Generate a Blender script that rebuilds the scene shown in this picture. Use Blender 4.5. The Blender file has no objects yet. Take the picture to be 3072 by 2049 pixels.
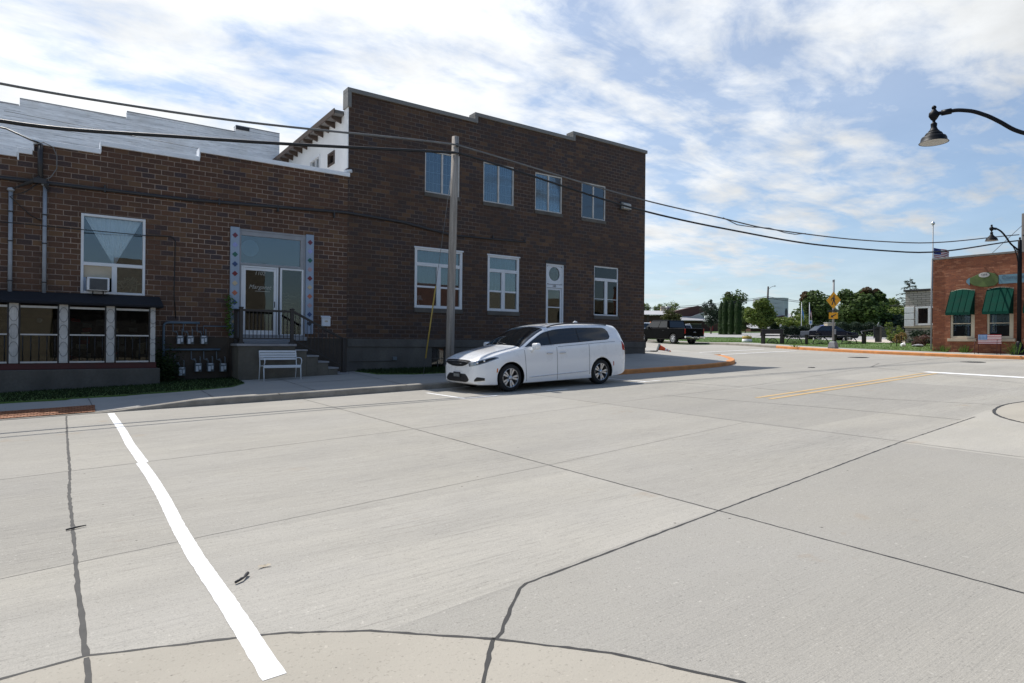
import bpy, bmesh, math, random
import numpy as np
from mathutils import Vector, Matrix
random.seed(11)
RNG = np.random.default_rng(5)
S = bpy.context.scene
COL = S.collection
PI = math.pi

# ------------------------------------------------------------------ camera
YAW, PITCH, ROLL = 0.619782, 0.00075, 0.0092532
cy_, sy_ = math.cos(YAW), math.sin(YAW)
cf = Vector((sy_ * math.cos(PITCH), cy_ * math.cos(PITCH), math.sin(PITCH)))
cr_ = Vector((cy_, -sy_, 0))
cu = cr_.cross(cf)
cr2 = cr_ * math.cos(ROLL) + cu * math.sin(ROLL)
cu2 = cr2.cross(cf)
cam = bpy.data.cameras.new('camera')
cam.sensor_width = 36
cam.lens = 1899.73 / 3072 * 36
cam.clip_start = 0.05
cam.clip_end = 2000
camo = bpy.data.objects.new('camera', cam)
COL.objects.link(camo)
camo.matrix_world = Matrix(((cr2.x, cu2.x, -cf.x, 0), (cr2.y, cu2.y, -cf.y, 0), (cr2.z, cu2.z, -cf.z, 0), (0, 0, 0, 1)))
S.camera = camo
S.render.resolution_x, S.render.resolution_y = 1024, 683

# ------------------------------------------------------------------ light
SUN = Vector((-0.14, 1.0, 1.56)).normalized()
sl = bpy.data.lights.new('sun', 'SUN')
sl.energy = 4.7
sl.angle = math.radians(0.53)
sl.color = (1.0, 0.955, 0.89)
so = bpy.data.objects.new('sun', sl)
COL.objects.link(so)
so.rotation_euler = SUN.to_track_quat('Z', 'Y').to_euler()
S.view_settings.view_transform = 'Standard'
S.view_settings.look = 'None'
S.view_settings.exposure = 0.04
S.view_settings.gamma = 1.0

# ------------------------------------------------------------------ sky
W = bpy.data.worlds.new('World')
S.world = W
W.use_nodes = True
nt = W.node_tree
nt.nodes.clear()

class NG:
    """tiny helper to write node graphs"""
    def __init__(s, nt): s.nt = nt
    def n(s, t, **k):
        x = s.nt.nodes.new(t)
        for a, b in k.items(): setattr(x, a, b)
        return x
    def l(s, a, b): s.nt.links.new(a, b)
    def put(s, sock, v):
        if isinstance(v, bpy.types.NodeSocket): s.l(v, sock)
        elif v is not None:
            sock.default_value = v
    def m(s, op, a, b=None, c=None, clamp=False):
        x = s.n('ShaderNodeMath', operation=op); x.use_clamp = clamp
        s.put(x.inputs[0], a); s.put(x.inputs[1], b); s.put(x.inputs[2], c)
        return x.outputs[0]
    def mr(s, v, a, b, c=0.0, d=1.0, smooth=False):
        x = s.n('ShaderNodeMapRange'); x.clamp = True
        if smooth: x.interpolation_type = 'SMOOTHSTEP'
        s.put(x.inputs[0], v)
        for i, q in enumerate((a, b, c, d)): s.put(x.inputs[1 + i], q)
        return x.outputs[0]
    def mix(s, f, a, b, blend='MIX'):
        x = s.n('ShaderNodeMix', data_type='RGBA', blend_type=blend)
        s.put(x.inputs[0], f)
        s.put(x.inputs[6], a if not isinstance(a, tuple) else (*a[:3], 1)); s.put(x.inputs[7], b if not isinstance(b, tuple) else (*b[:3], 1))
        return x.outputs[2]
    def noise(s, vec, scale, detail=4, rough=.55, dist=0.0, dims='3D'):
        x = s.n('ShaderNodeTexNoise', noise_dimensions=dims)
        if vec is not None: s.l(vec, x.inputs['Vector'])
        x.inputs['Scale'].default_value = scale; x.inputs['Detail'].default_value = detail
        x.inputs['Roughness'].default_value = rough; x.inputs['Distortion'].default_value = dist
        return x.outputs[0]
    def mapping(s, vec, scale=(1, 1, 1), rot=(0, 0, 0), loc=(0, 0, 0)):
        x = s.n('ShaderNodeMapping'); s.l(vec, x.inputs[0])
        x.inputs['Scale'].default_value = scale; x.inputs['Rotation'].default_value = rot; x.inputs['Location'].default_value = loc
        return x.outputs[0]
    def ramp(s, v, stops, interp='LINEAR'):
        x = s.n('ShaderNodeValToRGB'); x.color_ramp.interpolation = interp
        e = x.color_ramp.elements
        while len(e) < len(stops): e.new(0.5)
        for i, (p, c) in enumerate(stops):
            e[i].position = p; e[i].color = (*c[:3], 1)
        s.put(x.inputs[0], v)
        return x.outputs[0]
    def xyz(s, v):
        x = s.n('ShaderNodeSeparateXYZ'); s.l(v, x.inputs[0]); return x.outputs
    def comb(s, a, b, c=0.0):
        x = s.n('ShaderNodeCombineXYZ'); s.put(x.inputs[0], a); s.put(x.inputs[1], b); s.put(x.inputs[2], c); return x.outputs[0]

g = NG(nt)
tc = g.n('ShaderNodeTexCoord')
sky = g.n('ShaderNodeTexSky', sky_type='NISHITA')
sky.sun_disc = False
sky.sun_elevation = math.asin(SUN.z)
sky.sun_rotation = math.atan2(SUN.x, SUN.y)
sky.altitude = 200; sky.air_density = 1.0; sky.dust_density = 0.6; sky.ozone_density = 1.2
dx, dy, dz = g.xyz(tc.outputs['Generated'])[:3]
dzp = g.m('ADD', g.m('MAXIMUM', dz, 0.0), 0.10)
px, py = g.m('DIVIDE', dx, dzp), g.m('DIVIDE', dy, dzp)
pv = g.comb(px, py, 0.0)
n1 = g.noise(g.mapping(pv, (1, 1, 1), loc=(3.1, 1.7, 0)), 1.3, 10, .58, .25)
n2 = g.noise(g.mapping(pv, (0.55, 1.5, 1), rot=(0, 0, .5), loc=(7, 2, 0)), 1.1, 9, .6, .5)
n3 = g.noise(g.mapping(pv, (.8, 1.25, 1), rot=(0, 0, -.5), loc=(1.1, 9.7, 0)), 4.2, 9, .60, .35)
nn = g.m('ADD', g.m('ADD', g.m('MULTIPLY', n1, .38), g.m('MULTIPLY', n2, .34)), g.m('MULTIPLY', n3, .28))
dot = g.n('ShaderNodeVectorMath', operation='DOT_PRODUCT')
g.l(tc.outputs['Generated'], dot.inputs[0]); dot.inputs[1].default_value = SUN
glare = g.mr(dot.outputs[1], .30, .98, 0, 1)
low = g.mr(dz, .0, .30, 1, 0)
side = g.mr(dot.outputs[1], -.25, .48, 0, 1)  # clouds kept thin and dim behind the camera to lower ambient light
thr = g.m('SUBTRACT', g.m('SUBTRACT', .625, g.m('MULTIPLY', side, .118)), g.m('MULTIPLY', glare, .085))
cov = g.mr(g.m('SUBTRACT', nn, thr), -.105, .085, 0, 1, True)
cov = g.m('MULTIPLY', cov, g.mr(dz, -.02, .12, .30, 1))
zen = g.mr(dz, .50, .74, 1, .12, True)  # clouds thinned overhead, out of view, to cut ambient light
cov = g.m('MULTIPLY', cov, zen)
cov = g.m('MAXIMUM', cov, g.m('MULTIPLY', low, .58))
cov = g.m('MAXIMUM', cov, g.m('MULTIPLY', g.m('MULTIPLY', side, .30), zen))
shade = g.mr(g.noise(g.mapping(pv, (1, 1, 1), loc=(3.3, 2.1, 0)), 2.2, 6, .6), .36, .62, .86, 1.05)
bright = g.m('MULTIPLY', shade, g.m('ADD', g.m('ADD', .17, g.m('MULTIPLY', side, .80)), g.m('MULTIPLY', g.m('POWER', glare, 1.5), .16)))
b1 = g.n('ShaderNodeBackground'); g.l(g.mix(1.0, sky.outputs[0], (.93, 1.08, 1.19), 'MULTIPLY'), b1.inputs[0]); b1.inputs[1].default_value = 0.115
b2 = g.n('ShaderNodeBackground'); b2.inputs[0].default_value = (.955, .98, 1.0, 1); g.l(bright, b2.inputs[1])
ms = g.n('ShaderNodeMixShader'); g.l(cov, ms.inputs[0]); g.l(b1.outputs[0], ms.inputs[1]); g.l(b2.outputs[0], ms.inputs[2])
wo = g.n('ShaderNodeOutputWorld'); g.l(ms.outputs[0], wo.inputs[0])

# ------------------------------------------------------------------ materials
def nmat(name):
    m = bpy.data.materials.new(name); m.use_nodes = True
    t = m.node_tree; t.nodes.clear(); q = NG(t)
    o = q.n('ShaderNodeOutputMaterial'); p = q.n('ShaderNodeBsdfPrincipled'); q.l(p.outputs[0], o.inputs[0])
    return m, q, p, o

def setp(q, p, **k):
    for a, b in k.items():
        q.put(p.inputs[a], b if not (isinstance(b, tuple) and len(b) == 3) else (*b, 1))

def bump(q, p, h, strength, dist):
    b = q.n('ShaderNodeBump'); q.l(h, b.inputs['Height']); b.inputs['Strength'].default_value = strength; b.inputs['Distance'].default_value = dist
    q.l(b.outputs[0], p.inputs['Normal'])

def pm(name, col, rough=.6, metal=0, var=.15, scale=3, bmp=0, bscale=30, coat=0, spec=.5, streak=None, coord='Object', var2=None, em=0):
    m, q, p, o = nmat(name)
    t = q.n('ShaderNodeTexCoord').outputs[coord]
    v = q.mapping(t, streak) if streak else t
    a = q.noise(v, scale, 6, .6)
    c2 = var2 if var2 else tuple(min(1, c * (1 + var)) for c in col)
    c1 = tuple(c * (1 - var) for c in col)
    col_s = q.mix(q.mr(a, .3, .7), c1, c2)
    fine = q.noise(t, scale * 14, 3, .6)
    col_s = q.mix(q.mr(fine, .35, .65, 0, var * .8), col_s, tuple(c * .55 for c in col))
    setp(q, p, **{'Base Color': col_s, 'Metallic': metal, 'Coat Weight': coat, 'Specular IOR Level': spec})
    q.put(p.inputs['Roughness'], q.mr(a, .3, .7, max(.02, rough - .08), min(1, rough + .08)))
    if coat: p.inputs['Coat Roughness'].default_value = .05
    if bmp: bump(q, p, q.noise(t, bscale, 5, .6), bmp, .01)
    return m

def brick_mat(name, L, H, cols, mortar, mw=.010, mvar=.6, rough=.55, mort_low=None, patch=.0, off=(0, 0)):
    m, q, p, o = nmat(name)
    uvn = q.n('ShaderNodeUVMap').outputs[0]
    wob = q.noise(uvn, 9, 3, .5)
    u, v = q.xyz(uvn)[:2]
    u = q.m('ADD', u, q.m('MULTIPLY', q.m('SUBTRACT', wob, .5), .012)); u = q.m('ADD', u, off[0])
    v = q.m('ADD', v, q.m('MULTIPLY', q.m('SUBTRACT', q.noise(uvn, 7, 2, .5), .5), .008)); v = q.m('ADD', v, off[1])
    rv = q.m('DIVIDE', v, H); row = q.m('FLOOR', rv); fv = q.m('SUBTRACT', rv, row)
    odd = q.m('MODULO', q.m('ADD', row, 1000.0), 2.0)
    ru = q.m('ADD', q.m('DIVIDE', u, L), q.m('MULTIPLY', odd, .5)); colu = q.m('FLOOR', ru); fu = q.m('SUBTRACT', ru, colu)
    eu = q.m('MULTIPLY', q.m('MINIMUM', fu, q.m('SUBTRACT', 1.0, fu)), L)
    ev = q.m('MULTIPLY', q.m('MINIMUM', fv, q.m('SUBTRACT', 1.0, fv)), H)
    e = q.m('MINIMUM', eu, ev)
    rag = q.m('MULTIPLY', q.m('SUBTRACT', q.noise(uvn, 60, 3, .6), .5), .006)
    mask = q.mr(q.m('ADD', e, rag), mw * .45, mw * .85, 1, 0)
    wn = q.n('ShaderNodeTexWhiteNoise', noise_dimensions='2D'); q.l(q.comb(colu, row), wn.inputs['Vector'])
    k = len(cols)
    bc = q.ramp(wn.outputs['Value'], [(i / k, c) for i, c in enumerate(cols)], 'CONSTANT')
    wn2 = q.n('ShaderNodeTexWhiteNoise', noise_dimensions='2D'); q.l(q.comb(q.m('ADD', colu, 37.3), row), wn2.inputs['Vector'])
    bc = q.mix(q.mr(wn2.outputs['Value'], 0, 1, 0, .45), bc, tuple(x * .45 for x in cols[0]))
    big = q.noise(uvn, .45, 5, .6)
    bc = q.mix(q.mr(big, .35, .7, 0, .55), bc, tuple(x * .5 for x in cols[0]))
    bc = q.mix(q.mr(q.noise(uvn, 25, 4, .7), .45, .75, 0, .35), bc, tuple(x * 1.8 for x in cols[0]))
    ml = mort_low if mort_low else tuple(x * (1 - mvar) for x in mortar)
    mc = q.mix(q.mr(q.noise(uvn, .6, 6, .65), .38, .62), ml, mortar)
    mc = q.mix(q.mr(q.noise(uvn, 14, 3, .6), .4, .7, 0, .5), mc, tuple(x * .5 for x in mortar))
    c = q.mix(mask, bc, mc)
    setp(q, p, **{'Base Color': c, 'Specular IOR Level': .35})
    q.put(p.inputs['Roughness'], q.mix(mask, (rough,) * 3, (.9,) * 3))
    h = q.m('SUBTRACT', q.m('MULTIPLY', q.noise(uvn, 40, 4, .6), .25), mask)
    bump(q, p, h, .6, .008)
    return m

def glass_mat(name, tint=(.75, .84, .84), base=.05, k=1.9, rough=.01, wav=.0):
    m = bpy.data.materials.new(name); m.use_nodes = True
    t = m.node_tree; t.nodes.clear(); q = NG(t)
    o = q.n('ShaderNodeOutputMaterial')
    fr = q.n('ShaderNodeFresnel'); fr.inputs[0].default_value = 1.5
    gl = q.n('ShaderNodeBsdfGlossy'); gl.inputs['Roughness'].default_value = rough; gl.inputs['Color'].default_value = (.95, .97, 1, 1)
    tr = q.n('ShaderNodeBsdfTransparent'); tr.inputs[0].default_value = (*tint, 1)
    if wav:
        b = q.n('ShaderNodeBump'); q.l(q.noise(q.n('ShaderNodeTexCoord').outputs['Object'], 1.3, 2, .5), b.inputs['Height'])
        b.inputs['Strength'].default_value = wav; b.inputs['Distance'].default_value = .02
        q.l(b.outputs[0], gl.inputs['Normal'])
    mx = q.n('ShaderNodeMixShader')
    q.l(q.m('ADD', q.m('MULTIPLY', fr.outputs[0], k), base, clamp=True), mx.inputs[0])
    q.l(tr.outputs[0], mx.inputs[1]); q.l(gl.outputs[0], mx.inputs[2]); q.l(mx.outputs[0], o.inputs[0])
    return m

def leaf_mat(name, cols, rough=.55, trans=.35):
    m, q, p, o = nmat(name)
    ge = q.n('ShaderNodeNewGeometry')
    c = q.ramp(ge.outputs['Random Per Island'], [(i / max(1, len(cols) - 1), c) for i, c in enumerate(cols)])
    pos = q.n('ShaderNodeTexCoord').outputs['Object']
    c = q.mix(q.mr(q.noise(pos, .8, 4, .6), .4, .65, 0, .5), c, tuple(x * .6 for x in cols[0]))
    setp(q, p, **{'Base Color': c, 'Roughness': rough, 'Specular IOR Level': .25})
    tl = q.n('ShaderNodeBsdfTranslucent'); q.l(c, tl.inputs[0])
    mx = q.n('ShaderNodeMixShader'); mx.inputs[0].default_value = trans
    q.l(p.outputs[0], mx.inputs[1]); q.l(tl.outputs[0], mx.inputs[2]); q.l(mx.outputs[0], o.inputs[0])
    return m

def road_mat(name, base, dark, tan, streak=True):
    m, q, p, o = nmat(name)
    t = q.n('ShaderNodeTexCoord').outputs['Object']
    a = q.noise(t, .33, 6, .6)
    c = q.mix(q.mr(a, .3, .7), base, tan)
    if streak:
        X, Y = q.xyz(t)[:2]
        lane = q.m('ADD', q.m('ADD', q.m('GREATER_THAN', Y, q.m('ADD', 9.03, q.m('MULTIPLY', X, .045))), q.m('GREATER_THAN', Y, q.m('ADD', 3.02, q.m('MULTIPLY', X, .098)))), q.m('GREATER_THAN', Y, 5.4))
        wn = q.n('ShaderNodeTexWhiteNoise', noise_dimensions='2D'); q.l(q.comb(q.m('FLOOR', q.m('DIVIDE', q.m('SUBTRACT', X, .1), 4.58)), lane), wn.inputs['Vector'])
        c = q.mix(q.mr(wn.outputs['Value'], 0, 1, 0, .55), c, dark)
        # tyre tracks and oil along the lanes
        for yc, w_ in ((6.2, .45), (7.7, .45), (11.2, .5), (12.8, .5), (4.2, .4)):
            d = q.m('ABSOLUTE', q.m('SUBTRACT', Y, q.m('ADD', yc, q.m('MULTIPLY', q.noise(t, .12, 2, .5), .8))))
            c = q.mix(q.m('MULTIPLY', q.mr(d, 0, w_, .26, 0, True), q.mr(q.noise(q.mapping(t, (.25, 1.5, 1)), 1.2, 5, .65), .3, .65)), c, dark)
    b = q.noise(q.mapping(t, (.5, 1.4, 1)), .9, 6, .65)
    c = q.mix(q.mr(b, .42, .75, 0, .38), c, dark)
    h = q.noise(t, 70, 4, .7)
    if streak:
        w = q.mapping(t, (.55, 16, 1), rot=(0, 0, -.02))
        s1 = q.noise(w, 1.6, 5, .62)
        patchy = q.m('MULTIPLY', q.mr(q.noise(t, .28, 4, .6), .32, .62, .35, 1.25), q.mr(q.m('SUBTRACT', Y, q.m('ADD', 3.02, q.m('MULTIPLY', X, .098))), -.1, .1, .28, 1))
        c = q.mix(q.m('MULTIPLY', q.mr(s1, .52, .70, 0, .36), patchy, clamp=True), c, dark)
        w2 = q.mapping(t, (1.2, 45, 1), rot=(0, 0, -.02))
        s2 = q.noise(w2, 1.5, 4, .6)
        c = q.mix(q.m('MULTIPLY', q.mr(s2, .50, .72, 0, .34), patchy, clamp=True), c, tuple(x * .7 for x in dark))
        s3 = q.noise(q.mapping(t, (3.0, 60, 1), rot=(0, 0, -.02)), 1.6, 3, .6)
        c = q.mix(q.m('MULTIPLY', q.mr(s3, .57, .68, 0, .42), patchy, clamp=True), c, tuple(x * .42 for x in dark))
        s4 = q.noise(q.mapping(t, (1.0, 24, 1), rot=(0, 0, -.03), loc=(3, 1, 0)), 1.9, 6, .7)
        c = q.mix(q.m('MULTIPLY', q.mr(s4, .54, .72, 0, .22), patchy, clamp=True), c, tuple(x * .6 for x in dark))
        grit = q.noise(t, 130, 3, .7)
        c = q.mix(q.mr(grit, .52, .68, 0, .40), c, tuple(x * .55 for x in dark)); c = q.mix(q.mr(grit, .30, .42, .30, 0), c, tuple(min(1, x * 1.45) for x in base))
        h = q.m('ADD', h, q.m('MULTIPLY', q.m('ADD', s2, s3), .8))
    sp = q.noise(t, 55, 2, .5)
    c = q.mix(q.mr(sp, .60, .72, 0, .35), c, tuple(x * .5 for x in dark))
    sp2 = q.noise(t, 38, 2, .4)
    c = q.mix(q.mr(sp2, .68, .76, 0, .3), c, tuple(min(1, x * 1.6) for x in base))
    vo = q.n('ShaderNodeTexVoronoi'); q.l(t, vo.inputs['Vector']); vo.inputs['Scale'].default_value = 2.6
    c = q.mix(q.mr(vo.outputs['Distance'], .022, .036, .8, 0), c, (.05, .045, .04))
    vo2 = q.n('ShaderNodeTexVoronoi'); q.l(q.mapping(t, (1, 1, 1), loc=(5, 3, 0)), vo2.inputs['Vector']); vo2.inputs['Scale'].default_value = 5.5
    c = q.mix(q.mr(vo2.outputs['Distance'], .02, .04, .6, 0), c, (.10, .09, .08))
    rust = q.mr(q.noise(t, 1.1, 5, .6), .66, .74, 0, .30)
    c = q.mix(rust, c, (.30, .20, .11))
    setp(q, p, **{'Base Color': c, 'Roughness': .88, 'Specular IOR Level': .3})
    bump(q, p, h, .45, .006)
    return m

M = {}
M['road'] = road_mat('concrete_road', (.428, .406, .364), (.255, .243, .22), (.45, .42, .355))
M['apron'] = road_mat('concrete_apron', (.385, .355, .30), (.275, .25, .21), (.415, .38, .32), False)
M['walk'] = road_mat('concrete_walk', (.37, .36, .335), (.25, .243, .225), (.40, .375, .33), False)
M['kerb'] = pm('kerb_concrete', (.29, .265, .225), .9, var=.3, scale=2.5, bmp=.3, bscale=60)
M['orange'] = pm('kerb_paint', (.62, .25, .075), .75, var=.22, scale=3, bmp=.2, bscale=60)
M['seal'] = pm('joint_sealant', (.032, .031, .030), .7, var=.3, scale=9)
M['seam'] = pm('joint_dirt', (.19, .18, .165), .9, var=.35, scale=7)
def paint_mat(name, col, under, lo, hi):
    m, q, p, o = nmat(name)
    t = q.n('ShaderNodeTexCoord').outputs['Object']
    a = q.noise(t, 42, 6, .72); b_ = q.noise(t, 3.2, 5, .6)
    w = q.mr(q.m('ADD', a, q.m('MULTIPLY', b_, .45)), lo, hi)
    c = q.mix(q.mr(q.noise(t, 9, 5, .6), .35, .7, 0, .25), col, tuple(x * .72 for x in col))
    setp(q, p, **{'Base Color': q.mix(w, c, under), 'Roughness': .8})
    bump(q, p, a, .25, .005)
    return m
M['white_line'] = paint_mat('white_road_paint', (.82, .82, .81), (.42, .41, .38), .86, .98)
M['yellow_line'] = paint_mat('yellow_road_paint', (.60, .39, .15), (.36, .34, .30), .70, .92)
M['tactile'] = brick_mat('tactile_plate', .10, .10, [(.34, .13, .055), (.40, .17, .08), (.28, .10, .04), (.44, .2, .1)], (.22, .09, .04), mw=.014, rough=.7)
M['earth'] = pm('lawn_soil', (.09, .15, .032), .95, var=.35, scale=1.2, bmp=.4, bscale=20)
M['grass_dark'] = leaf_mat('shade_grass', [(.022, .040, .012), (.032, .055, .016), (.045, .07, .02)])  # darker grass copy with shade put into its colour
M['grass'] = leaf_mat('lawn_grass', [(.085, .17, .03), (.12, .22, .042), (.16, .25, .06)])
TB = [(0.081, 0.040, 0.023), (0.059, 0.032, 0.021), (0.105, 0.055, 0.028), (0.054, 0.033, 0.028), (0.044, 0.033, 0.034), (0.073, 0.037, 0.021), (0.137, 0.073, 0.034), (0.063, 0.034, 0.022), (0.044, 0.032, 0.029), (0.093, 0.046, 0.024)]
M['brick_tall'] = brick_mat('dark_brick', .305, .1345, TB, (.19, .15, .125), mw=.0125, mort_low=(.085, .066, .055), off=(.07, .03))
LB = [(0.112, 0.052, 0.028), (0.090, 0.044, 0.026), (0.134, 0.070, 0.034), (0.081, 0.043, 0.028), (0.124, 0.057, 0.028), (0.044, 0.035, 0.041), (0.102, 0.049, 0.027), (0.165, 0.090, 0.041)]
M['brick_low'] = brick_mat('brown_brick', .305, .1345, LB, (.40, .31, .25), mw=.0125, mort_low=(.125, .092, .073), off=(.11, .05))
M['brick_red'] = brick_mat('red_brick', .21, .068, [(.34, .122, .060), (.27, .094, .05), (.39, .148, .072), (.30, .106, .055), (.22, .08, .048), (.44, .20, .11)], (.28, .125, .08), mw=.008, rough=.75)
M['brick_tan'] = brick_mat('tan_brick', .21, .075, [(.15, .132, .10), (.13, .113, .085), (.17, .148, .11)], (.14, .125, .105), mw=.01)
M['brick_school'] = brick_mat('maroon_brick', .3, .1, [(.105, .048, .036), (.09, .042, .034), (.12, .055, .04)], (.11, .07, .058), mw=.01)
M['stone'] = brick_mat('grey_stone', .52, .15, [(.48, .45, .40), (.36, .345, .32), (.55, .51, .43), (.43, .40, .36), (.52, .49, .46)], (.16, .15, .135), mw=.022)
M['coping_grey'] = pm('grey_metal_coping', (.20, .19, .175), .45, var=.12, scale=1.5)
M['coping_white'] = pm('white_metal_coping', (.88, .90, .93), .45, var=.08, scale=1.5)
M['found'] = pm('stained_concrete', (.115, .104, .09), .9, var=.38, scale=1.3, bmp=.35, bscale=25, streak=(1, 1, .5))
M['found_brown'] = pm('brown_concrete', (.075, .058, .044), .9, var=.35, scale=1.4, bmp=.3, bscale=25)
M['stoop'] = pm('stoop_concrete', (.14, .122, .094), .9, var=.35, scale=1.6, bmp=.3, bscale=30)
M['tread'] = pm('tread_concrete', (.30, .29, .29), .85, var=.25, scale=2.5, bmp=.3, bscale=40)
M['white'] = pm('white_paint', (.72, .74, .76), .5, var=.07, scale=2)
M['white_old'] = pm('aged_white_paint', (.58, .56, .53), .65, var=.2, scale=3.5)
M['bluegrey'] = pm('bluegrey_paint', (.30, .37, .47), .55, var=.1, scale=2)
M['trim_grey'] = pm('grey_trim', (.30, .31, .33), .6, var=.15, scale=3)
M['black'] = pm('black_metal', (.014, .014, .016), .42, var=.3, scale=4)
M['charcoal'] = pm('charcoal_metal', (.035, .033, .035), .5, var=.25, scale=4)
M['brown_rail'] = pm('brown_rail_paint', (.030, .024, .021), .5, var=.2, scale=4)
M['shingle'] = pm('black_shingle', (.010, .011, .016), .95, var=.5, scale=8, bmp=.6, bscale=45)
M['redboard'] = pm('dark_red_board', (.075, .016, .014), .6, var=.25, scale=3)
M['glass'] = glass_mat('window_glass', (.62, .70, .72), .06, 1.7, wav=.03)
M['glass_clear'] = glass_mat('clear_window_glass', (.88, .92, .94), .04, 1.4, wav=.03)
M['glass_dark'] = glass_mat('bay_glass', (.62, .62, .58), .02, 1.25, wav=.10)
M['dark'] = pm('dark_interior', (.018, .017, .016), .9, var=.3, scale=1)
M['room'] = pm('dim_interior', (.03, .03, .03), .9, var=.3, scale=1)
M['reflection_tan'] = pm('tan_reflection', (.42, .33, .18), .8, var=.2, scale=2, streak=(.6, .6, 6))
M['curtain'] = pm('curtain_cloth', (.85, .87, .88), .9, var=.12, scale=4, streak=(9, 9, .3))
M['curtain_teal'] = pm('teal_curtain', (.16, .27, .27), .9, var=.25, scale=4, streak=(9, 9, .3))
M['blind'] = pm('vertical_blind', (.33, .36, .37), .8, var=.12, scale=4, streak=(10, 10, .2))
M['pipe_blue'] = pm('bluegrey_pipe', (.10, .15, .20), .5, var=.2, scale=5)
M['conduit'] = pm('grey_conduit', (.33, .36, .40), .5, var=.15, scale=4)
M['meter'] = pm('meter_grey', (.13, .15, .165), .5, var=.2, scale=6)
M['meter_face'] = pm('meter_label', (.55, .58, .62), .5, var=.1, scale=6)
M['steel'] = pm('brushed_steel', (.55, .56, .57), .35, 1.0, var=.1, scale=5)
M['wood_pole'] = pm('weathered_pole', (.36, .32, .28), .9, var=.45, scale=2.2, streak=(7, 7, .35), bmp=.5, bscale=30)
M['pole_dark'] = pm('dark_pole', (.075, .068, .065), .9, var=.3, scale=2.2, streak=(7, 7, .35))
M['yellow_pl'] = pm('yellow_plastic', (.45, .31, .06), .5, var=.1, scale=3)
M['cable_b'] = pm('black_cable', (.012, .012, .013), .45, var=.2, scale=2)
M['cable_g'] = pm('grey_cable', (.15, .15, .15), .6, var=.25, scale=2)
M['white_block'] = None
M['stucco'] = pm('white_stucco', (.80, .80, .79), .85, var=.06, scale=1.2, bmp=.3, bscale=18)
M['rafter'] = pm('brown_eave', (.085, .06, .048), .8, var=.3, scale=3)
M['bounce_roof'] = pm('pale_bounce_roof', (.62, .61, .59), .9, var=.12, scale=1.2)  # unseen roof made pale to bounce light up the white block wall
M['roofing'] = pm('grey_roofing', (.17, .165, .16), .9, var=.2, scale=1.5)
M['van_paint'] = pm('white_car_paint', (.88, .89, .90), .28, var=.02, scale=1, coat=1)
M['car_glass'] = pm('tinted_car_glass', (.006, .008, .010), .06, var=.2, scale=1, spec=.9)
M['car_glass_lt'] = glass_mat('windscreen_glass', (.55, .62, .60), .05, 1.7)
M['rubber'] = pm('tyre_rubber', (.014, .014, .015), .8, var=.3, scale=9)
M['plastic'] = pm('black_plastic', (.013, .013, .014), .4, var=.2, scale=5)
M['alloy'] = pm('alloy_metal', (.62, .63, .65), .3, .85, var=.1, scale=5)
M['chrome'] = pm('chrome_trim', (.75, .76, .78), .12, 1.0, var=.05, scale=5)
M['lamp_clear'] = pm('headlamp_lens', (.30, .32, .35), .08, .4, var=.35, scale=14, coat=1)
M['lamp_red'] = pm('tail_lamp_red', (.42, .018, .015), .15, var=.2, scale=8, coat=1)
M['lamp_orange'] = pm('marker_orange', (.65, .17, .02), .2, var=.1, scale=8, coat=1)
M['black_paint'] = pm('black_car_paint', (.003, .003, .004), .3, var=.1, scale=1, coat=.03, spec=.05)
M['silver_paint'] = pm('silver_car_paint', (.35, .37, .39), .3, .4, var=.05, scale=1, coat=1)
M['blue_paint'] = pm('dark_blue_car_paint', (.008, .011, .028), .25, var=.1, scale=1, coat=.15, spec=.15)
M['lampblack'] = pm('lamp_post_black', (.004, .005, .008), .5, var=.2, scale=4, spec=.2)
M['lens'] = pm('lamp_lens', (.42, .41, .38), .4, var=.08, scale=5)
M['sign_yellow'] = pm('yellow_sign', (.78, .36, .01), .5, var=.04, scale=3)
M['galv'] = pm('galvanised_pole', (.27, .28, .29), .6, .2, var=.12, scale=4)
M['awning'] = pm('green_awning', (.003, .046, .031), .9, var=.2, scale=3, spec=.15)
M['cream'] = pm('cream_paint', (.60, .54, .41), .6, var=.1, scale=3)
M['limestone'] = pm('limestone_sill', (.50, .43, .32), .85, var=.15, scale=3)
M['sign_green'] = pm('olive_sign', (.09, .135, .035), .6, var=.25, scale=3)
M['sign_blue'] = pm('pale_blue_sign', (.13, .25, .32), .6, var=.08, scale=3)
M['flag_red'] = pm('flag_red', (.40, .025, .035), .8, var=.1, scale=4)
M['flag_white'] = pm('flag_white', (.78, .77, .75), .8, var=.05, scale=4)
M['flag_blue'] = pm('flag_blue', (.03, .05, .20), .8, var=.1, scale=4)
M['bench_blue'] = pm('bench_blue', (.10, .25, .50), .6, var=.15, scale=9)
M['lettering'] = pm('dark_lettering', (.03, .035, .04), .6, var=.1, scale=3)
M['lettering_w'] = pm('pale_lettering', (.36, .36, .33), .6, var=.1, scale=3)
M['bark'] = pm('tree_bark', (.085, .065, .05), .95, var=.35, scale=4, bmp=.4, bscale=18)
M['cone'] = pm('orange_cone', (.75, .085, .015), .55, var=.12, scale=4)
M['asphalt'] = road_mat('pale_asphalt', (.33, .325, .32), (.25, .245, .24), (.36, .35, .335), False)
M['path'] = pm('path_concrete', (.50, .44, .37), .9, var=.12, scale=1.2)
M['concrete_panel'] = pm('pale_panel', (.47, .49, .51), .7, var=.06, scale=.7)
M['metal_roof'] = pm('pale_metal_roof', (.40, .39, .40), .6, var=.1, scale=.6)
M['maroon'] = pm('maroon_panel', (.085, .034, .030), .7, var=.12, scale=.8)

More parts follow.
